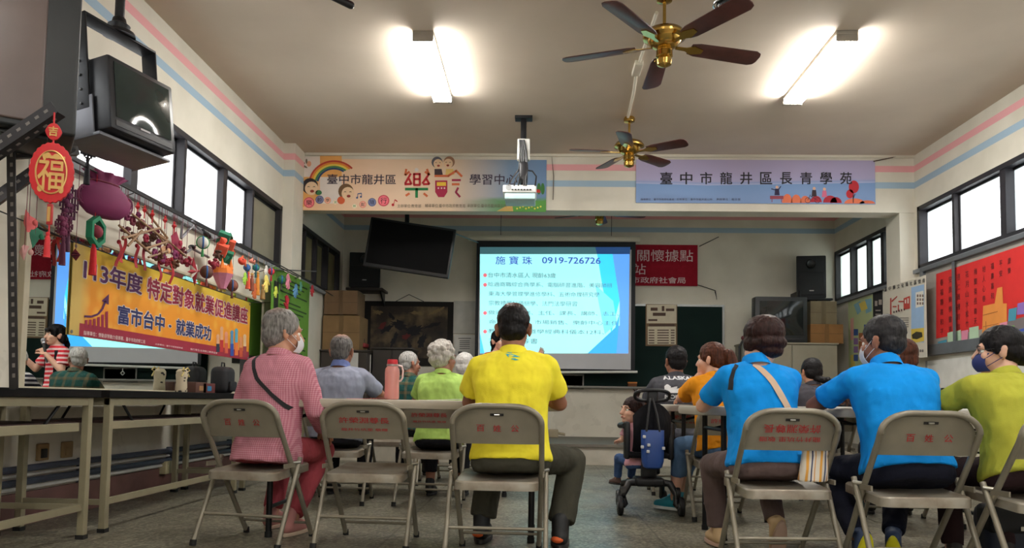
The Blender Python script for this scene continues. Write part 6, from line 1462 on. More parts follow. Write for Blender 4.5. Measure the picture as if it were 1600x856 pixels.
    hd.cap(h(0, .084, .012), h(0, .106, -.03), .009*HS_, .0145*HS_, n=10); hd.cap(h(-.035, .073, .022), h(.035, .073, .022), .014*HS_, n=10)
    for s in (-1, 1):
        hd.ell(h(s*.036, .056, -.028), (.026*HS_, .026*HS_, .026*HS_), Rm)
        em = Rm @ Matrix.Rotation(s*.35, 3, 'Z'); hd.ell(h(s*.079, -.012, -.012), (.011*HS_, .021*HS_, .034*HS_), em); hd.ell(h(s*.084, -.018, .004), (.008*HS_, .02*HS_, .022*HS_), em)
    hd.cap(h(-.02, .086, -.062), h(.02, .086, -.062), .0085*HS_, n=10)
    me = remesh(body, vox*(.8 if S > .7 else .6), 5)
    hm_ = MB()
    for s in (-1, 1):
        wr = han[s]; d = (wr-elb[s]).normalized(); nn = V(palm[s]) if palm and s in palm else V((0, 0, -1)) if abs(d.z) < .8 else V((-s, 0, 0))
        build_hand(hm_, wr-d*.006, d, nn, S, curl[0 if s < 0 else 1], -s if True else s)
    joinmesh(me, remesh(hm_, .0036 if S > .7 else .0026, 2))
    link('body', me, skin, t)
    # face
    if faceparts:
        for s in (-1, 1):
            e = MB().ell(h(s*.031, .067, .0), (.0125*HS_, .0125*HS_, .0125*HS_), n=12).build('eye', EYEW, t); MB().ell(h(s*.031, .0762, .0), (.006*HS_, .0042*HS_, .006*HS_), Rm, n=10).build('iris', EYED, e)
            MB().tube([h(s*.015, .087, .023), h(s*.032, .087, .029), h(s*.05, .078, .024)], [.003*HS_, .0042*HS_, .002*HS_], 6).build('eyebrow', brow, t)
        MB().tube([h(-.023, .0865, -.06), h(-.01, .0935, -.0585), h(.01, .0935, -.0585), h(.023, .0865, -.06)], [.002*HS_, .0045*HS_, .0045*HS_, .002*HS_], 8).build('lips', LIP, t)
    # clothes
    sm = MB(); infl = .013*S
    tl = [(hem, .186, .156, 0), (hem+.06, .184, .152, 0)]+([(-.02, .183, .151, 0)] if hem < -.09 else [])+[q for q in TOR if max(hem+.1, .0) < q[0] < 1.04]
    tl = [(q[0], q[1], q[2], q[3]) for q in tl]
    slab(sm, P0, a, S, wf, df, infl, tl, fw)
    for s in (-1, 1):
        sm.cap(N_+V((s*.045*S, 0, -.032*S)), sj[s]-a*.004, .066*S, .068*S)
        if sleeve == 'short': e = sj[s].lerp(elb[s], .72); sm.cap(sj[s], sj[s].lerp(elb[s], .2), .066*S, .068*S); sm.cyl(sj[s].lerp(elb[s], .1), e, .067*S, .070*S, 18)
        elif sleeve == 'long': sm.cap(sj[s], elb[s], .066*S, .056*S); e = elb[s].lerp(han[s], .93); sm.cap(elb[s], elb[s].lerp(han[s], .3), .057*S, .052*S); sm.cyl(elb[s].lerp(han[s], .1), e, .055*S, .044*S, 18)
        else: sm.cap(sj[s], sj[s].lerp(elb[s], .12), .066*S, .06*S)
    smsh = remesh(sm, vox, 5, [(.16*S, .022*sloppy, 'CLOUDS'), (.06, .008*sloppy, 'CLOUDS')], 2)
    so = link('shirt', smsh, shirt, t)
    cm = MB(); cz = N_+a*((.03 if collar else .02)*S)+fw*.012*S
    kh = .026 if collar else .014
    ringp = [[cz+V((math.cos(q), 0, 0))*(.072*S+e)+fw*math.sin(q)*(.07*S+e)+a*zz*S+V((0, 0, .012*S*-math.sin(q))) for q in [2*PI*k/28 for k in range(28)]] for e, zz in ((.012*S, -.03), (.004*S, 0), (-.004*S, kh), (-.009*S, kh-.002), (-.008*S, -.02))]
    cm.loft(ringp, cap=False); cm.build('collar', collar or shirt, t)
    pmb = MB(); pi_ = .012*S
    slab(pmb, P0, a, S, wf*.99, df*.99, .008*S, [(-.2, .165, .125, 0), (-.13, .184, .147, 0), (-.03, .182, .145, 0), (.08, .165, .118, 0)], fw)
    for s in (-1, 1):
        hp = P0+V((s*.09*S, 0, -.01*S)); k_ = kn[s]
        pmb.cap(hp+(k_-hp)*.06+V((0, .02*S, -.012*S)), k_, .09*S*(.5+.5*wf), .068*S)
        e = k_.lerp(an[s], .92*plen); pmb.cap(k_, k_.lerp(an[s], .3*plen), .068*S*baggy, .064*S*baggy); pmb.cyl(k_.lerp(an[s], .1*plen), e, .066*S*baggy, .056*S*baggy*baggy, 18)
    link('trousers', remesh(pmb, vox, 5, [(.1*S, .012, 'CLOUDS')], 2), pants, t)
    if shoes[0]:
        for i, s in enumerate((-1, 1)):
            so_ = shoe(t, an[s], shoeyaw[i], shoepitch[i], S*shoeS, shoes[0], shoes[1])
            if patch: MB().ell(an[s]+V((.012*s if s < 0 else -.012, -.052*shoeS, -.05))*1.0, (.036, .03, .02)).build('heel_patch', patch, so_)
    # hair
    st, hmat = hair; hb = MB(); ds = [(.03*HS_, .008*HS_, 'CLOUDS'), (.012*HS_, .005*HS_, 'CLOUDS')]; sv = .0055*max(HS_, .6)
    E = lambda c, r: hb.ell(h(*c), tuple(q*HS_ for q in r), Rm, n=20)
    if st == 'short': E((0, -.022, .042), (.084, .1, .09)); E((0, -.05, -.008), (.074, .064, .07)); [hb.ell(h(s*.066, -.004, .018), (.017*HS_, .034*HS_, .038*HS_), Rm) for s in (-1, 1)]
    elif st == 'crop': E((0, -.02, .038), (.081, .0965, .087)); E((0, -.048, -.012), (.069, .062, .066)); [hb.ell(h(s*.066, -.002, .012), (.014*HS_, .03*HS_, .034*HS_), Rm) for s in (-1, 1)]
    elif st == 'senior': E((0, -.022, .044), (.088, .1, .09)); E((0, -.052, -.014), (.08, .066, .078)); [hb.ell(h(s*.074, -.012, .02), (.02*HS_, .045*HS_, .045*HS_), Rm) for s in (-1, 1)]
    elif st == 'bob': E((0, -.016, .045), (.1, .108, .094)); E((0, -.04, -.012), (.096, .086, .052)); E((0, -.056, -.05), (.066, .054, .045)); [hb.ell(h(s*.082, .002, -.012), (.02*HS_, .048*HS_, .045*HS_), Rm) for s in (-1, 1)]
    elif st == 'curly':
        random.seed(5); E((0, -.02, .045), (.088, .102, .092)); E((0, -.05, -.01), (.086, .07, .075))
        for k in range(120):
            q = V((random.gauss(0, 1), random.gauss(-.25, 1), random.gauss(.1, 1))).normalized()
            if q.y > .45 and q.z < .5: continue
            if q.z < -.75: continue
            r_ = random.uniform(.014, .024); hb.ell(h(q.x*.094, -.024+q.y*.104, .034+q.z*.1), (r_*HS_,)*3, n=8)
        ds = [(.02, .006, 'CLOUDS')]
    elif st in ('pony', 'lowpony', 'updo', 'bun'):
        E((0, -.018, .042), (.087, .1, .09)); E((0, -.05, -.004), (.08, .068, .072)); [hb.ell(h(s*.07, .002, .02), (.018*HS_, .036*HS_, .04*HS_), Rm) for s in (-1, 1)]
        if st == 'pony': hb.cap(h(0, -.1, .03), h(0, -.135, .03), .03*HS_, .04*HS_); hb.cap(h(0, -.135, .03), h(.01, -.16, -.06), .042*HS_, .046*HS_); hb.cap(h(.01, -.16, -.06), h(.01, -.15, -.14), .046*HS_, .02*HS_)
        if st == 'lowpony': hb.cap(h(0, -.09, -.06), h(.06, -.125, -.075), .026*HS_, .03*HS_); hb.ell(h(.085, -.13, -.075), (.035*HS_, .03*HS_, .03*HS_)); hb.cap(h(.08, -.13, -.08), h(.1, -.14, -.11), .016*HS_, .006*HS_)
        if st == 'updo': hb.ell(h(0, -.1, -.03), (.05*HS_, .05*HS_, .05*HS_), Rm)
        if st == 'bun': hb.cap(h(0, -.03, .12), h(0, -.035, .165), .02*HS_, .028*HS_); [hb.cap(h(0, -.035, .16), h(.045*math.cos(q), -.035+.04*math.sin(q), .19), .012*HS_, .004*HS_, n=8) for q in (0, 1.2, 2.4, 3.6, 4.8)]
        if st == 'longtail': pass
    elif st == 'fringe':
        E((0, -.016, .042), (.09, .104, .092)); E((0, -.05, -.02), (.086, .07, .08)); hb.cap(h(-.05, .076, .06), h(.05, .076, .06), .022*HS_); [hb.cap(h(s*.076, .03, .06), h(s*.078, .03, -.0), .02*HS_, .012*HS_) for s in (-1, 1)]; hb.cap(h(.0, -.1, -.03), h(0, -.13, -.1), .035*HS_, .03*HS_); hb.cap(h(0, -.13, -.1), h(0, -.12, -.17), .03*HS_, .012*HS_)
    hme = remesh(hb, sv, 3, ds, 1)
    at = hme.attributes.new('thin', 'FLOAT', 'POINT')
    if thin:
        cc = h(*thin[0]); r_ = thin[1]*HS_
        for i, v in enumerate(hme.vertices): at.data[i].value = max(0.0, min(1.0, (1-(v.co-cc).length/r_)*thin[2]))
    link('hair', hme, hmat, t); LOCAL[0] = False
    return dict(t=t, h=h, R=R_, C=C, N=N_, P0=P0, shirt=so, S=S, fw=fw, a=a, Rm=Rm, sj=sj, elb=elb, han=han, an=an)
def strap(p, label, pts, wdt, mm, name='shoulder_strap', cat='strap', parent=None, off=.007):
    """ribbon lying on the back of a shirt; pts = (x, z) in the wearer's frame"""
    me = p['shirt'].data; bv = BVHTree.FromPolygons([v.co for v in me.vertices], [q.vertices for q in me.polygons]); path = []
    P_ = []
    for i in range(len(pts)-1):
        for k in range(14): f = k/14; P_.append((pts[i][0]*(1-f)+pts[i+1][0]*f, pts[i][1]*(1-f)+pts[i+1][1]*f))
    P_.append(pts[-1]); L, Rr = [], []
    last = None
    NC = 5; cols = [[] for _ in range(NC)]
    for i, q in enumerate(P_):
        a, b = P_[max(0, i-1)], P_[min(len(P_)-1, i+1)]; d = V((b[0]-a[0], 0, b[1]-a[1])).normalized(); nrm = V((-d.z, 0, d.x))
        hs = [bv.ray_cast(V((q[0], -1, q[1]))+nrm*(c_/(NC-1)-.5)*wdt, V((0, 1, 0)))[0] for c_ in range(NC)]
        if any(h_ is None for h_ in hs): continue                   # beyond the silhouette
        for c_ in range(NC): cols[c_].append(hs[c_]+V((0, -off, 0)))
    n_ = len(cols[0])
    for c_ in range(NC):                                            # settle like webbing: no sharp dips
        for _ in range(6):
            ys = [v.y for v in cols[c_]]
            for k in range(1, n_-1): cols[c_][k].y = min(ys[k], (ys[k-1]+ys[k+1])/2)
    mb = MB(); N2 = NC*n_; allv = [v for c_ in cols for v in c_]
    mb.add(allv+[v+V((0, .003, 0)) for v in allv], [f_ for c_ in range(NC-1) for i in range(n_-1) for f_ in ((c_*n_+i, c_*n_+i+1, (c_+1)*n_+i+1, (c_+1)*n_+i), (N2+(c_+1)*n_+i, N2+(c_+1)*n_+i+1, N2+c_*n_+i+1, N2+c_*n_+i))]
        +[f_ for i in range(n_-1) for f_ in ((i+1, i, N2+i, N2+i+1), ((NC-1)*n_+i, (NC-1)*n_+i+1, N2+(NC-1)*n_+i+1, N2+(NC-1)*n_+i))])
    LOCAL[0] = parent is not None
    if parent is None: mb.v = [p['R'] @ v for v in mb.v]
    o = mb.build(name, mm, parent); LOCAL[0] = False
    return o if parent is not None else tag(o, label, cat)
def on_back(p, name, mb2d, mm, off=.004):
    """flat print (x, z) laid on the back of a shirt, as part of it"""
    me = p['shirt'].data; bv = BVHTree.FromPolygons([v.co for v in me.vertices], [q.vertices for q in me.polygons]); out = []
    for v in mb2d.v:
        hit, nn = bv.ray_cast(V((v.x, -1, v.z)), V((0, 1, 0)))[:2]; out.append((hit if hit else V((v.x, -.14, v.z)))+V((0, v.y-off, 0)))
    mb2d.v = out; LOCAL[0] = True; m_ = bpy.data.meshes.new(name); m_.from_pydata([tuple(v) for v in out], [], mb2d.f); o = link(name, m_, mm, p['shirt']); LOCAL[0] = False; return o
def text2d(tx, box, bold=.02):
    vs_, fs = glyphs(tx, bold); x0, x1 = min(v.x for v in vs_), max(v.x for v in vs_); y0, y1 = min(v.y for v in vs_), max(v.y for v in vs_)
    return MB().add([V((box[0]+(v.x-x0)/(x1-x0)*(box[2]-box[0]), -v.z*.0001, box[1]+(v.y-y0)/(y1-y0)*(box[3]-box[1]))) for v in vs_], fs)
def mask(p, c, full=True):
    h = p['h']; LOCAL[0] = True; mb = MB()
    mb.grid(lambda u, v: h((u-.5)*.118, (.112 if True else 0)-.052*abs(2*u-1)**2-.022*abs(2*v-1)**2+.004, -.1+.09*v), 14, 10)
    mk = mb.sheet('face_mask', c, p['t'], .002)
    for s in (-1, 1): MB().tube([h(s*.057, .058, -.035), h(s*.075, .02, -.01), h(s*.084, -.008, .012)], .0018, 5).build('ear_loop', c, mk); MB().tube([h(s*.057, .055, -.075), h(s*.076, .015, -.05), h(s*.086, -.02, -.028)], .0018, 5).build('ear_loop', c, mk)
    LOCAL[0] = False
HGREY = hairm('hair_grey', rgb(66, 62, 60), rgb(156, 152, 148), rgb(150, 112, 96)); HDK = hairm('hair_black', rgb(8, 7, 9), rgb(26, 22, 24)); HTHIN = hairm('hair_black_thin', rgb(8, 7, 8), rgb(24, 21, 21), rgb(120, 84, 68))
HSALT = hairm('hair_salt', rgb(52, 50, 52), rgb(120, 116, 114), rgb(170, 124, 102)); HWHITE = hairm('hair_white', rgb(168, 164, 160), rgb(226, 224, 220)); HCURL = hairm('hair_curly_grey', rgb(156, 148, 140), rgb(222, 216, 208))
HAUB = hairm('hair_auburn', rgb(34, 16, 11), rgb(98, 54, 36)); HBRN = hairm('hair_dark_brown', rgb(18, 9, 9), rgb(58, 32, 28)); HDG = hairm('hair_dark_grey', rgb(20, 19, 21), rgb(54, 52, 54)); HSILV = hairm('hair_silver', rgb(120, 118, 116), rgb(196, 194, 190))
SEATS['J'] = (-1.285, 7.36, rd(-4)); SEATS['K'] = (-.725, 7.28, rd(-3))
DKT = cloth('dark_trousers', rgb(26, 26, 32)); BLKS = mat('shoe_black', rgb(22, 22, 24), .6); SOLD = mat('sole_dark', rgb(34, 32, 32), .7)
T = .80
pA = person('A', 'grey-haired person in a pink checked shirt with a black crossbody strap', SEATS['A'], .98, .94, 1.05, 9, hyaw=-42, hpitch=-4, skin=SK, shirt=cloth('pink_check', rgb(178, 104, 122), 'check', rgb(206, 148, 160), .011), sleeve='long', pants=cloth('rose_trousers', rgb(150, 62, 70)), hair=('senior', HGREY), thin=((-.01, -.05, .135), .085, 1.3), brow=BROWG,
   elbR=(.24, .06, .69), hanR=(.17, .28, .58), elbL=(-.24, .1, .69), hanL=(-.12, .3, .58), kneeR=(.12, .40, .45), ankR=(.08, .12, .085), ankL=(-.14, .3, .085), shoes=(mat('shoe_rose', rgb(176, 118, 112), .7), mat('sole_cream', rgb(196, 172, 150), .7)), off=(.005, .03), hem=-.19)
mask(pA, mat('mask_white', rgb(206, 208, 212), .8))
pC = person('C', 'man in a bright yellow T-shirt with thinning black hair, seated before the screen', SEATS['C'], 1.0, 1.06, 1.05, 8, hyaw=-5, hpitch=-3, skin=SKD, shirt=cloth('yellow_jersey', rgb(252, 232, 62)), pants=cloth('olive_trousers', rgb(62, 60, 50)), hair=('crop', HTHIN), thin=((0, -.06, .13), .062, .75),
   elbL=(-.235, .2, .75), elbR=(.245, .2, .75), hanL=(-.08, .5, T), hanR=(.06, .50, T+.01), kneeL=(-.12, .36, .44), kneeR=(.32, .34, .44), ankL=(-.165, .30, .105), ankR=(.255, .19, .105), shoes=(BLKS, SOLD), patch=mat('patch_orange', rgb(222, 96, 40), .6), shoeS=1.22, baggy=1.14, off=(.055, .01), hem=-.08)
pH = person('H', 'man in a grey-blue polo shirt with cropped grey hair, seated beyond the pink bottle', SEATS['H'], .99, 1.1, 1.05, 12, hyaw=-4, skin=SKD, shirt=cloth('grey_polo', rgb(146, 150, 168)), collar=cloth('blue_collar', rgb(110, 124, 176)), pants=DKT, hair=('crop', HSALT), thin=((0, -.03, .14), .085, 1.3), elbR=(.3, .27, .77), hanR=(.2, .5, .79), elbL=(-.25, .24, .76), hanL=(-.1, .5, .79), shoes=(BLKS, SOLD), off=(-.06, .02))
pI = person('I', 'woman in a pale lime-green top with curly silver hair, seated', SEATS['I'], .93, 1.0, 1.1, 12, hyaw=-38, skin=SKD, shirt=cloth('lime_top', rgb(186, 222, 116)), pants=DKT, hair=('curly', HCURL), brow=BROWG, shoes=(BLKS, SOLD), off=(.03, .02), elbR=(.22, .2, .75), hanR=(.1, .46, .79), elbL=(-.22, .2, .75), hanL=(-.1, .46, .79), plen=.8)
pJ = person('J', 'man in a dark green plaid shirt with short white hair, seated behind the pink bottle', SEATS['J'], .97, 1.05, 1, 12, hyaw=-45, skin=SKD, shirt=cloth('green_plaid', rgb(24, 66, 62), 'plaid', rgb(96, 84, 60), .09), pants=DKT, hair=('crop', HSILV), brow=BROWG, shoes=(BLKS, SOLD), faceparts=True)
pK = person('K', 'white-haired person in a dark striped top, mostly hidden behind the man in yellow', SEATS['K'], .95, .95, 1, 12, hyaw=-10, skin=SK, shirt=cloth('striped_top', rgb(40, 38, 50), 'hstripe', rgb(190, 184, 184), .045), pants=DKT, hair=('senior', HWHITE), brow=BROWG, shoes=(BLKS, SOLD))
pG = person('G', 'woman in an orange T-shirt with auburn ponytail, chin on her hand, beside the stroller', (SEATS['G'][0]+.05, SEATS['G'][1], rd(16)), .92, 1.0, 1.1, 12, hyaw=38, hpitch=-2, skin=SKL, shirt=cloth('orange_tee', rgb(232, 150, 30)), pants=cloth('denim', rgb(84, 112, 146)), plen=.62, hair=('pony', HAUB), elbL=(-.13, .34, .80), hanL=(-.055, .19, .97), elbR=(.2, .24, .75), hanR=(0, .45, .79),
   kneeL=('w', 1.0, 5.42, .47), kneeR=('w', 1.12, 5.6, .45), ankL=('w', .97, 5.5, .09), ankR=('w', 1.04, 5.72, .09), shoes=(mat('shoe_teal', rgb(22, 128, 148), .6), mat('sole_white', rgb(206, 208, 206), .6)), shoeyaw=(.5, .3), curl=(1.2, .6), off=(-.02, .02), palm={-1: (.3, 1, .2)})
pL = person('L', 'man in a dark grey printed T-shirt seated before the chalkboard', SEATS['L'], .99, 1.12, 1.05, 8, hyaw=14, skin=SKD, shirt=cloth('charcoal_tee', rgb(72, 72, 78)), pants=DKT, hair=('short', HDK), shoes=(BLKS, SOLD), off=(.02, .02), headS=1.04)
pM = person('M', 'dark-haired woman in a charcoal top with a low side ponytail, before the metal cupboard', SEATS['M'], .9, 1, 1, 16, hyaw=8, skin=SK, shirt=cloth('charcoal_top', rgb(62, 60, 66)), pants=DKT, hair=('lowpony', HDK), shoes=(BLKS, SOLD))
pN = person('N', 'brown-haired woman in pink, almost hidden behind the man in blue', SEATS['N'], .95, 1, 1, 10, hyaw=0, skin=SK, shirt=cloth('pink_top', rgb(214, 116, 132)), pants=DKT, hair=('senior', HAUB), shoes=(BLKS, SOLD), off=(.05, 0))
BLU = cloth('sky_blue_polo', rgb(16, 142, 226))
pD = person('D', 'woman in bright blue polo with short brown hair and a beige strap', SEATS['D'], .93, 1.02, 1.05, 12, hyaw=22, hpitch=-4, skin=SKL, shirt=BLU, collar=BLU, pants=cloth('taupe_trousers', rgb(96, 80, 78)), hair=('bob', HBRN), elbL=(-.22, .28, .75), hanL=(-.06, .5, .80), elbR=(.21, .28, .74), hanR=(.06, .5, .80), kneeL=(-.15, .36, .44), ankL=(-.1, .42, .085), kneeR=(.13, .36, .44), ankR=(.12, .17, .16), shoes=(mat('shoe_beige', rgb(190, 160, 120), .7), mat('sole_pinkish', rgb(176, 146, 128), .7)), shoepitch=(0, -1.15), off=(-.03, .02), hoff=(.045, 0, 0), hem=-.07)
pE = person('E', 'man in bright blue polo with dark grey hair and a white mask', SEATS['E'], .945, 1.1, 1.1, 19, hyaw=34, hpitch=-6, skin=SKD, shirt=BLU, collar=BLU, pants=cloth('navy_trousers', rgb(22, 24, 38)), hair=('short', HDG), elbL=(-.28, .34, .76), hanL=(-.05, .56, .80), elbR=(.23, .3, .75), hanR=(.08, .56, .80), kneeL=(-.2, .36, .44), kneeR=(.15, .36, .44), ankL=(-.17, .1, .15), ankR=(.0, .12, .15), shoes=(mat('shoe_navy', rgb(52, 68, 100), .6), mat('sole_yellow', rgb(214, 206, 30), .6)), shoepitch=(-1.2, -1.0), shoeyaw=(0, -.5), off=(.03, .01), hem=-.07)
mask(pE, MATS['mask_white'])
pF = person('F', 'person in a lime-green T-shirt with glasses and a navy mask at the right edge', SEATS['F'], .875, 1.2, 1.2, 18, hyaw=58, hpitch=-2, skin=SKL, shirt=cloth('olive_lime_tee', rgb(172, 172, 62)), pants=cloth('dark_brown_trousers', rgb(44, 28, 30)), hair=('updo', HDK), elbL=(-.25, .3, .75), hanL=(-.06, .5, .79), elbR=(.22, .26, .75), hanR=(.1, .5, .79), ankL=(-.16, .3, .085), ankR=(.1, .3, .085), shoes=(mat('sandal_dark', rgb(40, 34, 34), .7), SOLD), off=(.03, .01), hem=-.06)
mask(pF, mat('mask_navy', rgb(34, 44, 104), .7))
LOCAL[0] = True
h = pF['h']; gl = MB()
for s in (-1, 1): gl.tube([h(s*.033+.022*math.cos(q), .092-.006*abs(math.cos(q)), .0+.017*math.sin(q)) for q in [2*PI*k/20 for k in range(20)]], .0014, 5, closed=True); gl.tube([h(s*.055, .086, .004), h(s*.08, .03, .008), h(s*.084, -.015, .006)], .0014, 5)
gl.build('glasses', BLK, pF['t']); LOCAL[0] = False
# the speaker
red_st = cloth('red_striped_tee', rgb(196, 44, 56), 'hstripe', rgb(222, 190, 190), .05)
pP = person('P', 'standing woman in red striped top and black vest talking into a microphone', (-.48, 8.55, rd(180+32)), .945, .95, .95, 2, hyaw=4, skin=SKL, shirt=red_st, pants=DKT, hair=('fringe', HDK), stand=True, elbR=(.2, .06, 1.02), hanR=(.06, .17, 1.2), elbL=(-.26, .12, 1.04), hanL=(-.33, .3, 1.24), curl=(.35, 1.3), shoes=(BLKS, SOLD), hem=-.2, palm={1: (-1, .2, 0), -1: (.6, .6, .4)})
LOCAL[0] = True
vb = MB(); P0, a, fw, S_ = pP['P0'], pP['a'], pP['fw'], pP['S']
for s in (-1, 1):
    rows = []
    for t_, w_, d_, yo in [(-.24, .18, .14, 0)]+[q for q in TOR if -.15 < q[0] < .99]:
        rr = []
        for k in range(15):
            an = -PI/2+PI*.80*k/14  # from the spine round to the open front
            x, y_ = s*(w_*.95*S_+.026)*math.cos(an), (d_*.95*S_+.026)*math.sin(an); rr.append(P0+a*(t_*.5*S_)+fw*(yo*S_+y_)+V((x, 0, 0)))
        rows.append(rr)
    vb.loft(rows, cap=False, closed=False)
vb.sheet('vest', cloth('black_vest', rgb(24, 24, 28)), pP['t'], .004); LOCAL[0] = False
R_ = pP['R']; hw = pP['han'][1]; top = pP['h'](.01, .125, -.065); bot = hw+(hw-top).normalized()*.10; d = (top-bot).normalized()
mt_ = thing('microphone', 'silver-headed black microphone held by the woman in red stripes', 'microphone', R_ @ bot)
MB().cyl(R_ @ bot, R_ @ (top-d*.03), .012, .017, 14).build('handle', BLK, mt_); MB().ell(R_ @ top, (.026, .026, .03), n=14).build('grille', mat('mic_silver', rgb(150, 150, 154), .4, .8, bump=.5, scale=60), mt_)
MB().cyl(R_ @ (top-d*.04), R_ @ (top-d*.02), .021, .024, 14).build('collar_ring', mat('chrome', rgb(200, 200, 205), .2, 1.0), mt_)
# straps, prints and bags
strap(pA, 'black crossbody strap over the pink checked back', [(-.11, .99), (-.03, .86), (.07, .77), (.15, .70)], .02, mat('strap_black', rgb(24, 22, 26), .7))
strap(pG, 'black shoulder strap across the orange T-shirt', [(-.05, .94), (.03, .88), (.1, .79), (.14, .72)], .026, mat('strap_black', rgb(24, 22, 26), .7))
wx = pD['N'].x
sb = thing('shoulder_bag', 'orange, white and navy striped cloth bag hanging on a beige strap', 'bag', ROOT[CD_] @ V((.14, -.09, .41)))
st_ = MB(); o = strap(pD, '', [(-.05, .985), (.02, .87), (.09, .74), (.13, .6), (.14, .56)], .032, mat('strap_beige', rgb(206, 176, 150), .7), parent=None); o.name = 'strap'
mw = o.matrix_world.copy(); mw = Matrix.Translation(o.location); o.data.transform(ROOT[sb].inverted() @ mw); o.location = (0, 0, 0); o.parent = sb
for kk in ('label', 'category'):
    if kk in o: del o[kk]
n = NT('bag_stripes'); co = n.coords(); s_ = n.add('SeparateXYZ'); n.ln(co, s_.inputs[0]); fr_ = n.math('FRACT', n.math('ADD', n.math('MULTIPLY', s_.outputs[0], 16), n.math('MULTIPLY', s_.outputs[2], -1.6)))
r_ = n.ramp(fr_, [(0, rgb(216, 206, 190)), (.2, rgb(222, 160, 70)), (.38, rgb(216, 206, 190)), (.55, rgb(58, 66, 96)), (.66, rgb(216, 206, 190)), (.8, rgb(206, 150, 90)), (.88, rgb(216, 206, 190))]); [e for e in ()]
rn = [x for x in n.n if x.type == 'VALTORGB'][-1]; rn.color_ramp.interpolation = 'CONSTANT'
n.ln(r_, n.p.inputs['Base Color']); n.p.inputs['Roughness'].default_value = .85
LB = [V((.15, -.13, 0))]
bb = MB(); rings = []
for z, w_, d_ in ((.412, .078, .03), (.418, .085, .034), (.47, .082, .034), (.53, .076, .028), (.585, .07, .018), (.592, .066, .014)):
    rings.append([ROOT[CD_] @ V((.135+(z-.41)*.1+w_*.8*math.copysign(abs(math.cos(q))**.6, math.cos(q)), -.105+d_*math.sin(q)+.004*math.sin(q*5+z*60), z)) for q in [2*PI*k/32 for k in range(32)]])
bb.loft(rings).build('cloth_bag', n.m, sb)
# black side panel on the left sleeve of the blue polo
strap(pD, '', [(-.105, .965), (-.14, .93), (-.16, .88), (-.168, .83)], .014, mat('panel_black', rgb(20, 20, 26), .8), name='side_panel', parent=pD['shirt'], off=.005)
# yellow jersey emblem
m2 = MB()
for (x0, z0_, x1, z1_, wd) in ((-.035, 1.0, .0, .992, .012), (-.03, .985, .035, .972, .013), (-.005, .962, .03, .958, .01), (-.03, .993, -.01, .968, .008)):
    d = V((x1-x0, 0, z1_-z0_)).normalized(); nn = V((-d.z, 0, d.x))*wd/2; P4 = [V((x0, 0, z0_)), V((x0*.6+x1*.4, 0, z0_*.6+z1_*.4))+nn, V((x1, 0, z1_)), V((x0*.4+x1*.6, 0, z0_*.4+z1_*.6))-nn]; m2.add(P4, [(0, 1, 2, 3)])
m2.v = [V((v.x*1.2, 0, (v.z-.975)*1.1+.985)) for v in m2.v]
on_back(pC, 'emblem', m2, mat('emblem_teal', rgb(70, 176, 190), .7))
WPR = mat('print_white', rgb(206, 206, 208), .8); GPR = mat('print_grey', rgb(120, 120, 124), .8)
on_back(pL, 'lettering', text2d('ALASKAN', (-.13, .965, .15, .998), .04), WPR); on_back(pL, 'lettering', text2d('MOUNTAIN', (-.13, .80, .16, .835), .04), WPR); on_back(pL, 'lettering', text2d('HIKING COMPANY TRAIL', (-.11, .78, .14, .79)), WPR)
m2 = MB(); NU = 24
m2.grid(lambda u, v: V((-.13+.28*u, 0, .85+.075*v*(.75+.25*math.sin(u*17)*math.sin(u*7+1)))), NU, 6); on_back(pL, 'mountain_print', m2, WPR, .003)
m2 = MB(); random.seed(2)
for k in range(9):
    x = -.08+.025*k; zz = .895+.008*math.sin(k*2.1); m2.add([V((x, 0, zz)), V((x+.03, 0, zz+.006)), V((x+.022, 0, zz+.017)), V((x+.006, 0, zz+.012))], [(0, 1, 2, 3)])
on_back(pL, 'ridge_print', m2, mat('print_dark', rgb(44, 44, 50), .8), .005)
# small white mark on the blue sleeve
# ================================================================== stroller and child
YS_ = 5.38
sx = PZ(1014, 803, 0).x
def pw(px, py, Y=YS_): return PY(px, py, Y)
t = thing('stroller', 'black lightweight stroller with loop handle beside the woman in orange', 'stroller', (sx, YS_, 0))
SB = mat('stroller_black', rgb(20, 20, 23), .5); SF = cloth('stroller_fabric', rgb(24, 24, 28))
loop = []
cl = pw(1019, 618)
for k in range(28):
    q = 2*PI*k/28; loop.append(cl+V((.12*math.copysign(abs(math.cos(q))**.7, math.cos(q)), -.03*math.sin(q), .038*math.copysign(abs(math.sin(q))**.8, math.sin(q)))))
MB().tube(loop, .0125, 10, closed=True).build('handle', SB, t)
MB().rbox(cl+V((-.035, -.02, -.05)), cl+V((.04, .03, .04)), .012).build('handle_hub', SB, t)
b0 = pw(1016, 735); MB().cyl(cl+V((0, .02, -.03)), V((b0.x, YS_+.02, .34)), .02).build('mast', SB, t)
hub = pw(1012, 752); MB().rbox((sx-.1, YS_-.08, hub.z-.03), (sx+.1, YS_+.12, hub.z+.03), .02).build('base_hub', SB, t)
MB().rbox((sx-.05, YS_-.04, hub.z+.02), (sx+.05, YS_+.06, .36), .015).build('seat_post', SB, t)
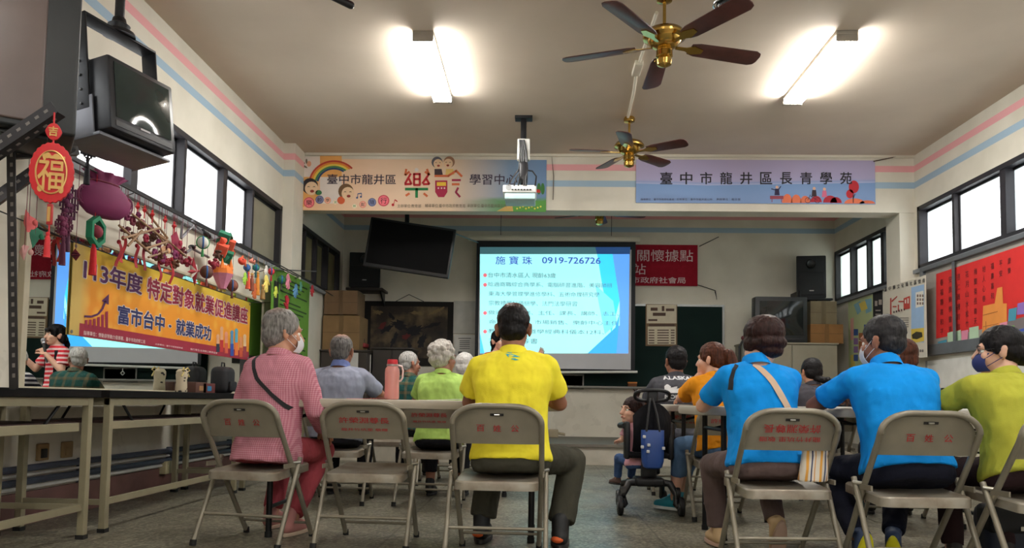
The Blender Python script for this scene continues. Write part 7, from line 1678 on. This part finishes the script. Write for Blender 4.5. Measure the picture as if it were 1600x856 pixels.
for s in (-1, 1):
    wx_ = sx+s*.205
    MB().tube([(sx+s*.08, YS_-.02, hub.z-.005), (sx+s*.14, YS_-.03, hub.z-.01), (sx+s*.185, YS_-.06, hub.z-.09), (sx+s*.17, YS_-.09, .075), (wx_-s*.02, YS_-.1, .06)], [.028, .026, .022, .02, .016], 10).build('leg_fork', SB, t)
    MB().tube([(sx+s*.08, YS_+.05, hub.z-.005), (sx+s*.14, YS_+.3, hub.z-.04), (sx+s*.15, YS_+.38, .07)], .02, 10).build('front_fork', SB, t)
    for yy, rr, xx in ((YS_-.1, .065, wx_), (YS_+.38, .06, sx+s*.165), ):
        wh = MB().lathe([(rr*.5, -.014), (rr*.9, -.018), (rr, -.01), (rr, .01), (rr*.9, .018), (rr*.5, .014)], (xx, yy, rr), (1, 0, 0), n=28).build('wheel', SB, t); MB().lathe([(.001, -.02), (rr*.35, -.02), (rr*.4, 0), (rr*.35, .02), (.001, .02)], (xx, yy, rr), (1, 0, 0), n=18).build('wheel_hub', mat('grey_hub', rgb(80, 82, 86), .4), wh)
    MB().lathe([(.02, -.012), (.04, -.014), (.042, 0), (.04, .014), (.02, .012)], (sx+s*.185, YS_-.075, hub.z-.07), (1, 0, 0), n=20).build('fork_joint', SB, t)
ctr_ = pw(1018, 668)
bk = MB(); bk.grid(lambda u, v: V((ctr_.x-.115+.23*u, YS_-.02+.07*(2*u-1)**2+.1*(.5-v)-.05*math.sin(PI*v), .40+.36*v*(1-.25*(2*u-1)**2))), 16, 14); bk.sheet('seat_back', SF, t, .02)
MB().rbox((sx-.14, YS_-.04, .38), (sx+.14, YS_+.28, .42), .018).build('seat', SF, t)
MB().tube([(sx+.17, YS_, .6), (sx+.19, YS_+.1, .6), (sx+.15, YS_+.3, .6), (sx, YS_+.34, .6), (sx-.15, YS_+.3, .6), (sx-.19, YS_+.1, .6), (sx-.17, YS_, .6)], .02, 10).build('bumper_bar', SB, t)
for s in (-1, 1): MB().rbox((sx+s*.15-.02, YS_-.02, .37), (sx+s*.15+.02, YS_+.06, .63), .015).build('arm_post', SB, t)
bg0 = pw(1003, 672, 5.2); bg1 = pw(1039, 733, 5.2)
t = thing('tote_bag', 'blue tote bag with small white badges hanging from the stroller handle', 'bag', ((bg0.x+bg1.x)/2, 5.24, bg1.z))
NB = mat('blue_bag', rgb(32, 70, 142), .5, bump=.3, bscale=12)
xm, hw_ = (bg0.x+bg1.x)/2, (bg1.x-bg0.x)/2
rings = [[V((xm+hw_*k_*math.copysign(abs(math.cos(q))**.5, math.cos(q)), 5.24+d_*math.copysign(abs(math.sin(q))**.7, math.sin(q)), z)) for q in [2*PI*k/32 for k in range(32)]] for z, k_, d_ in ((bg1.z, .55, .04), (bg1.z+.01, .8, .055), (bg1.z+.05, .95, .06), (bg0.z-.05, 1.0, .04), (bg0.z, 1.0, .02), (bg0.z-.004, .97, .015))]
MB().loft(rings).build('body', NB, t)
for s in (-1, 1): MB().tube([(xm+s*.045, 5.22, bg0.z-.01), (xm+s*.03, 5.24, bg0.z+.1), (xm+s*.008, 5.3, cl.z-.02)], .008, 6).build('strap', SB, t)
bd = MB()
for x, y in ((1006, 682), (1013, 695), (1012, 705), (1003, 698), (1036, 700)): q = PY(x, y, 5.2); bd.rbox((q.x-.01, 5.17, q.z-.01), (q.x+.01, 5.19, q.z+.01), .004)
bd.build('badges', WPR, t)
bx = pw(988, 700).x
pB = person('B', 'small child with a topknot in pink top and jeans, leaning out of the stroller', (bx+.1, YS_+.12, rd(30)), .52, 1.0, 1.1, 6, hyaw=85, hpitch=6, skin=SKL, shirt=cloth('baby_pink', rgb(216, 160, 172)), pants=cloth('baby_denim', rgb(60, 84, 126)), hair=('bun', HBRN), z0=.30, kneeL=(-.06, .16, .36), kneeR=(.07, .16, .36), ankL=(-.05, .19, .21), ankR=(.07, .19, .2), elbL=(-.12, .04, .5), hanL=(-.08, .13, .49), elbR=(.12, .04, .5), hanR=(.06, .14, .49), shoes=(mat('baby_sandal', rgb(84, 60, 52), .7), SOLD), vox=.007, headS=1.5, off=(-.03, -.02), hoff=(-.03, 0, .02), sloppy=.5)
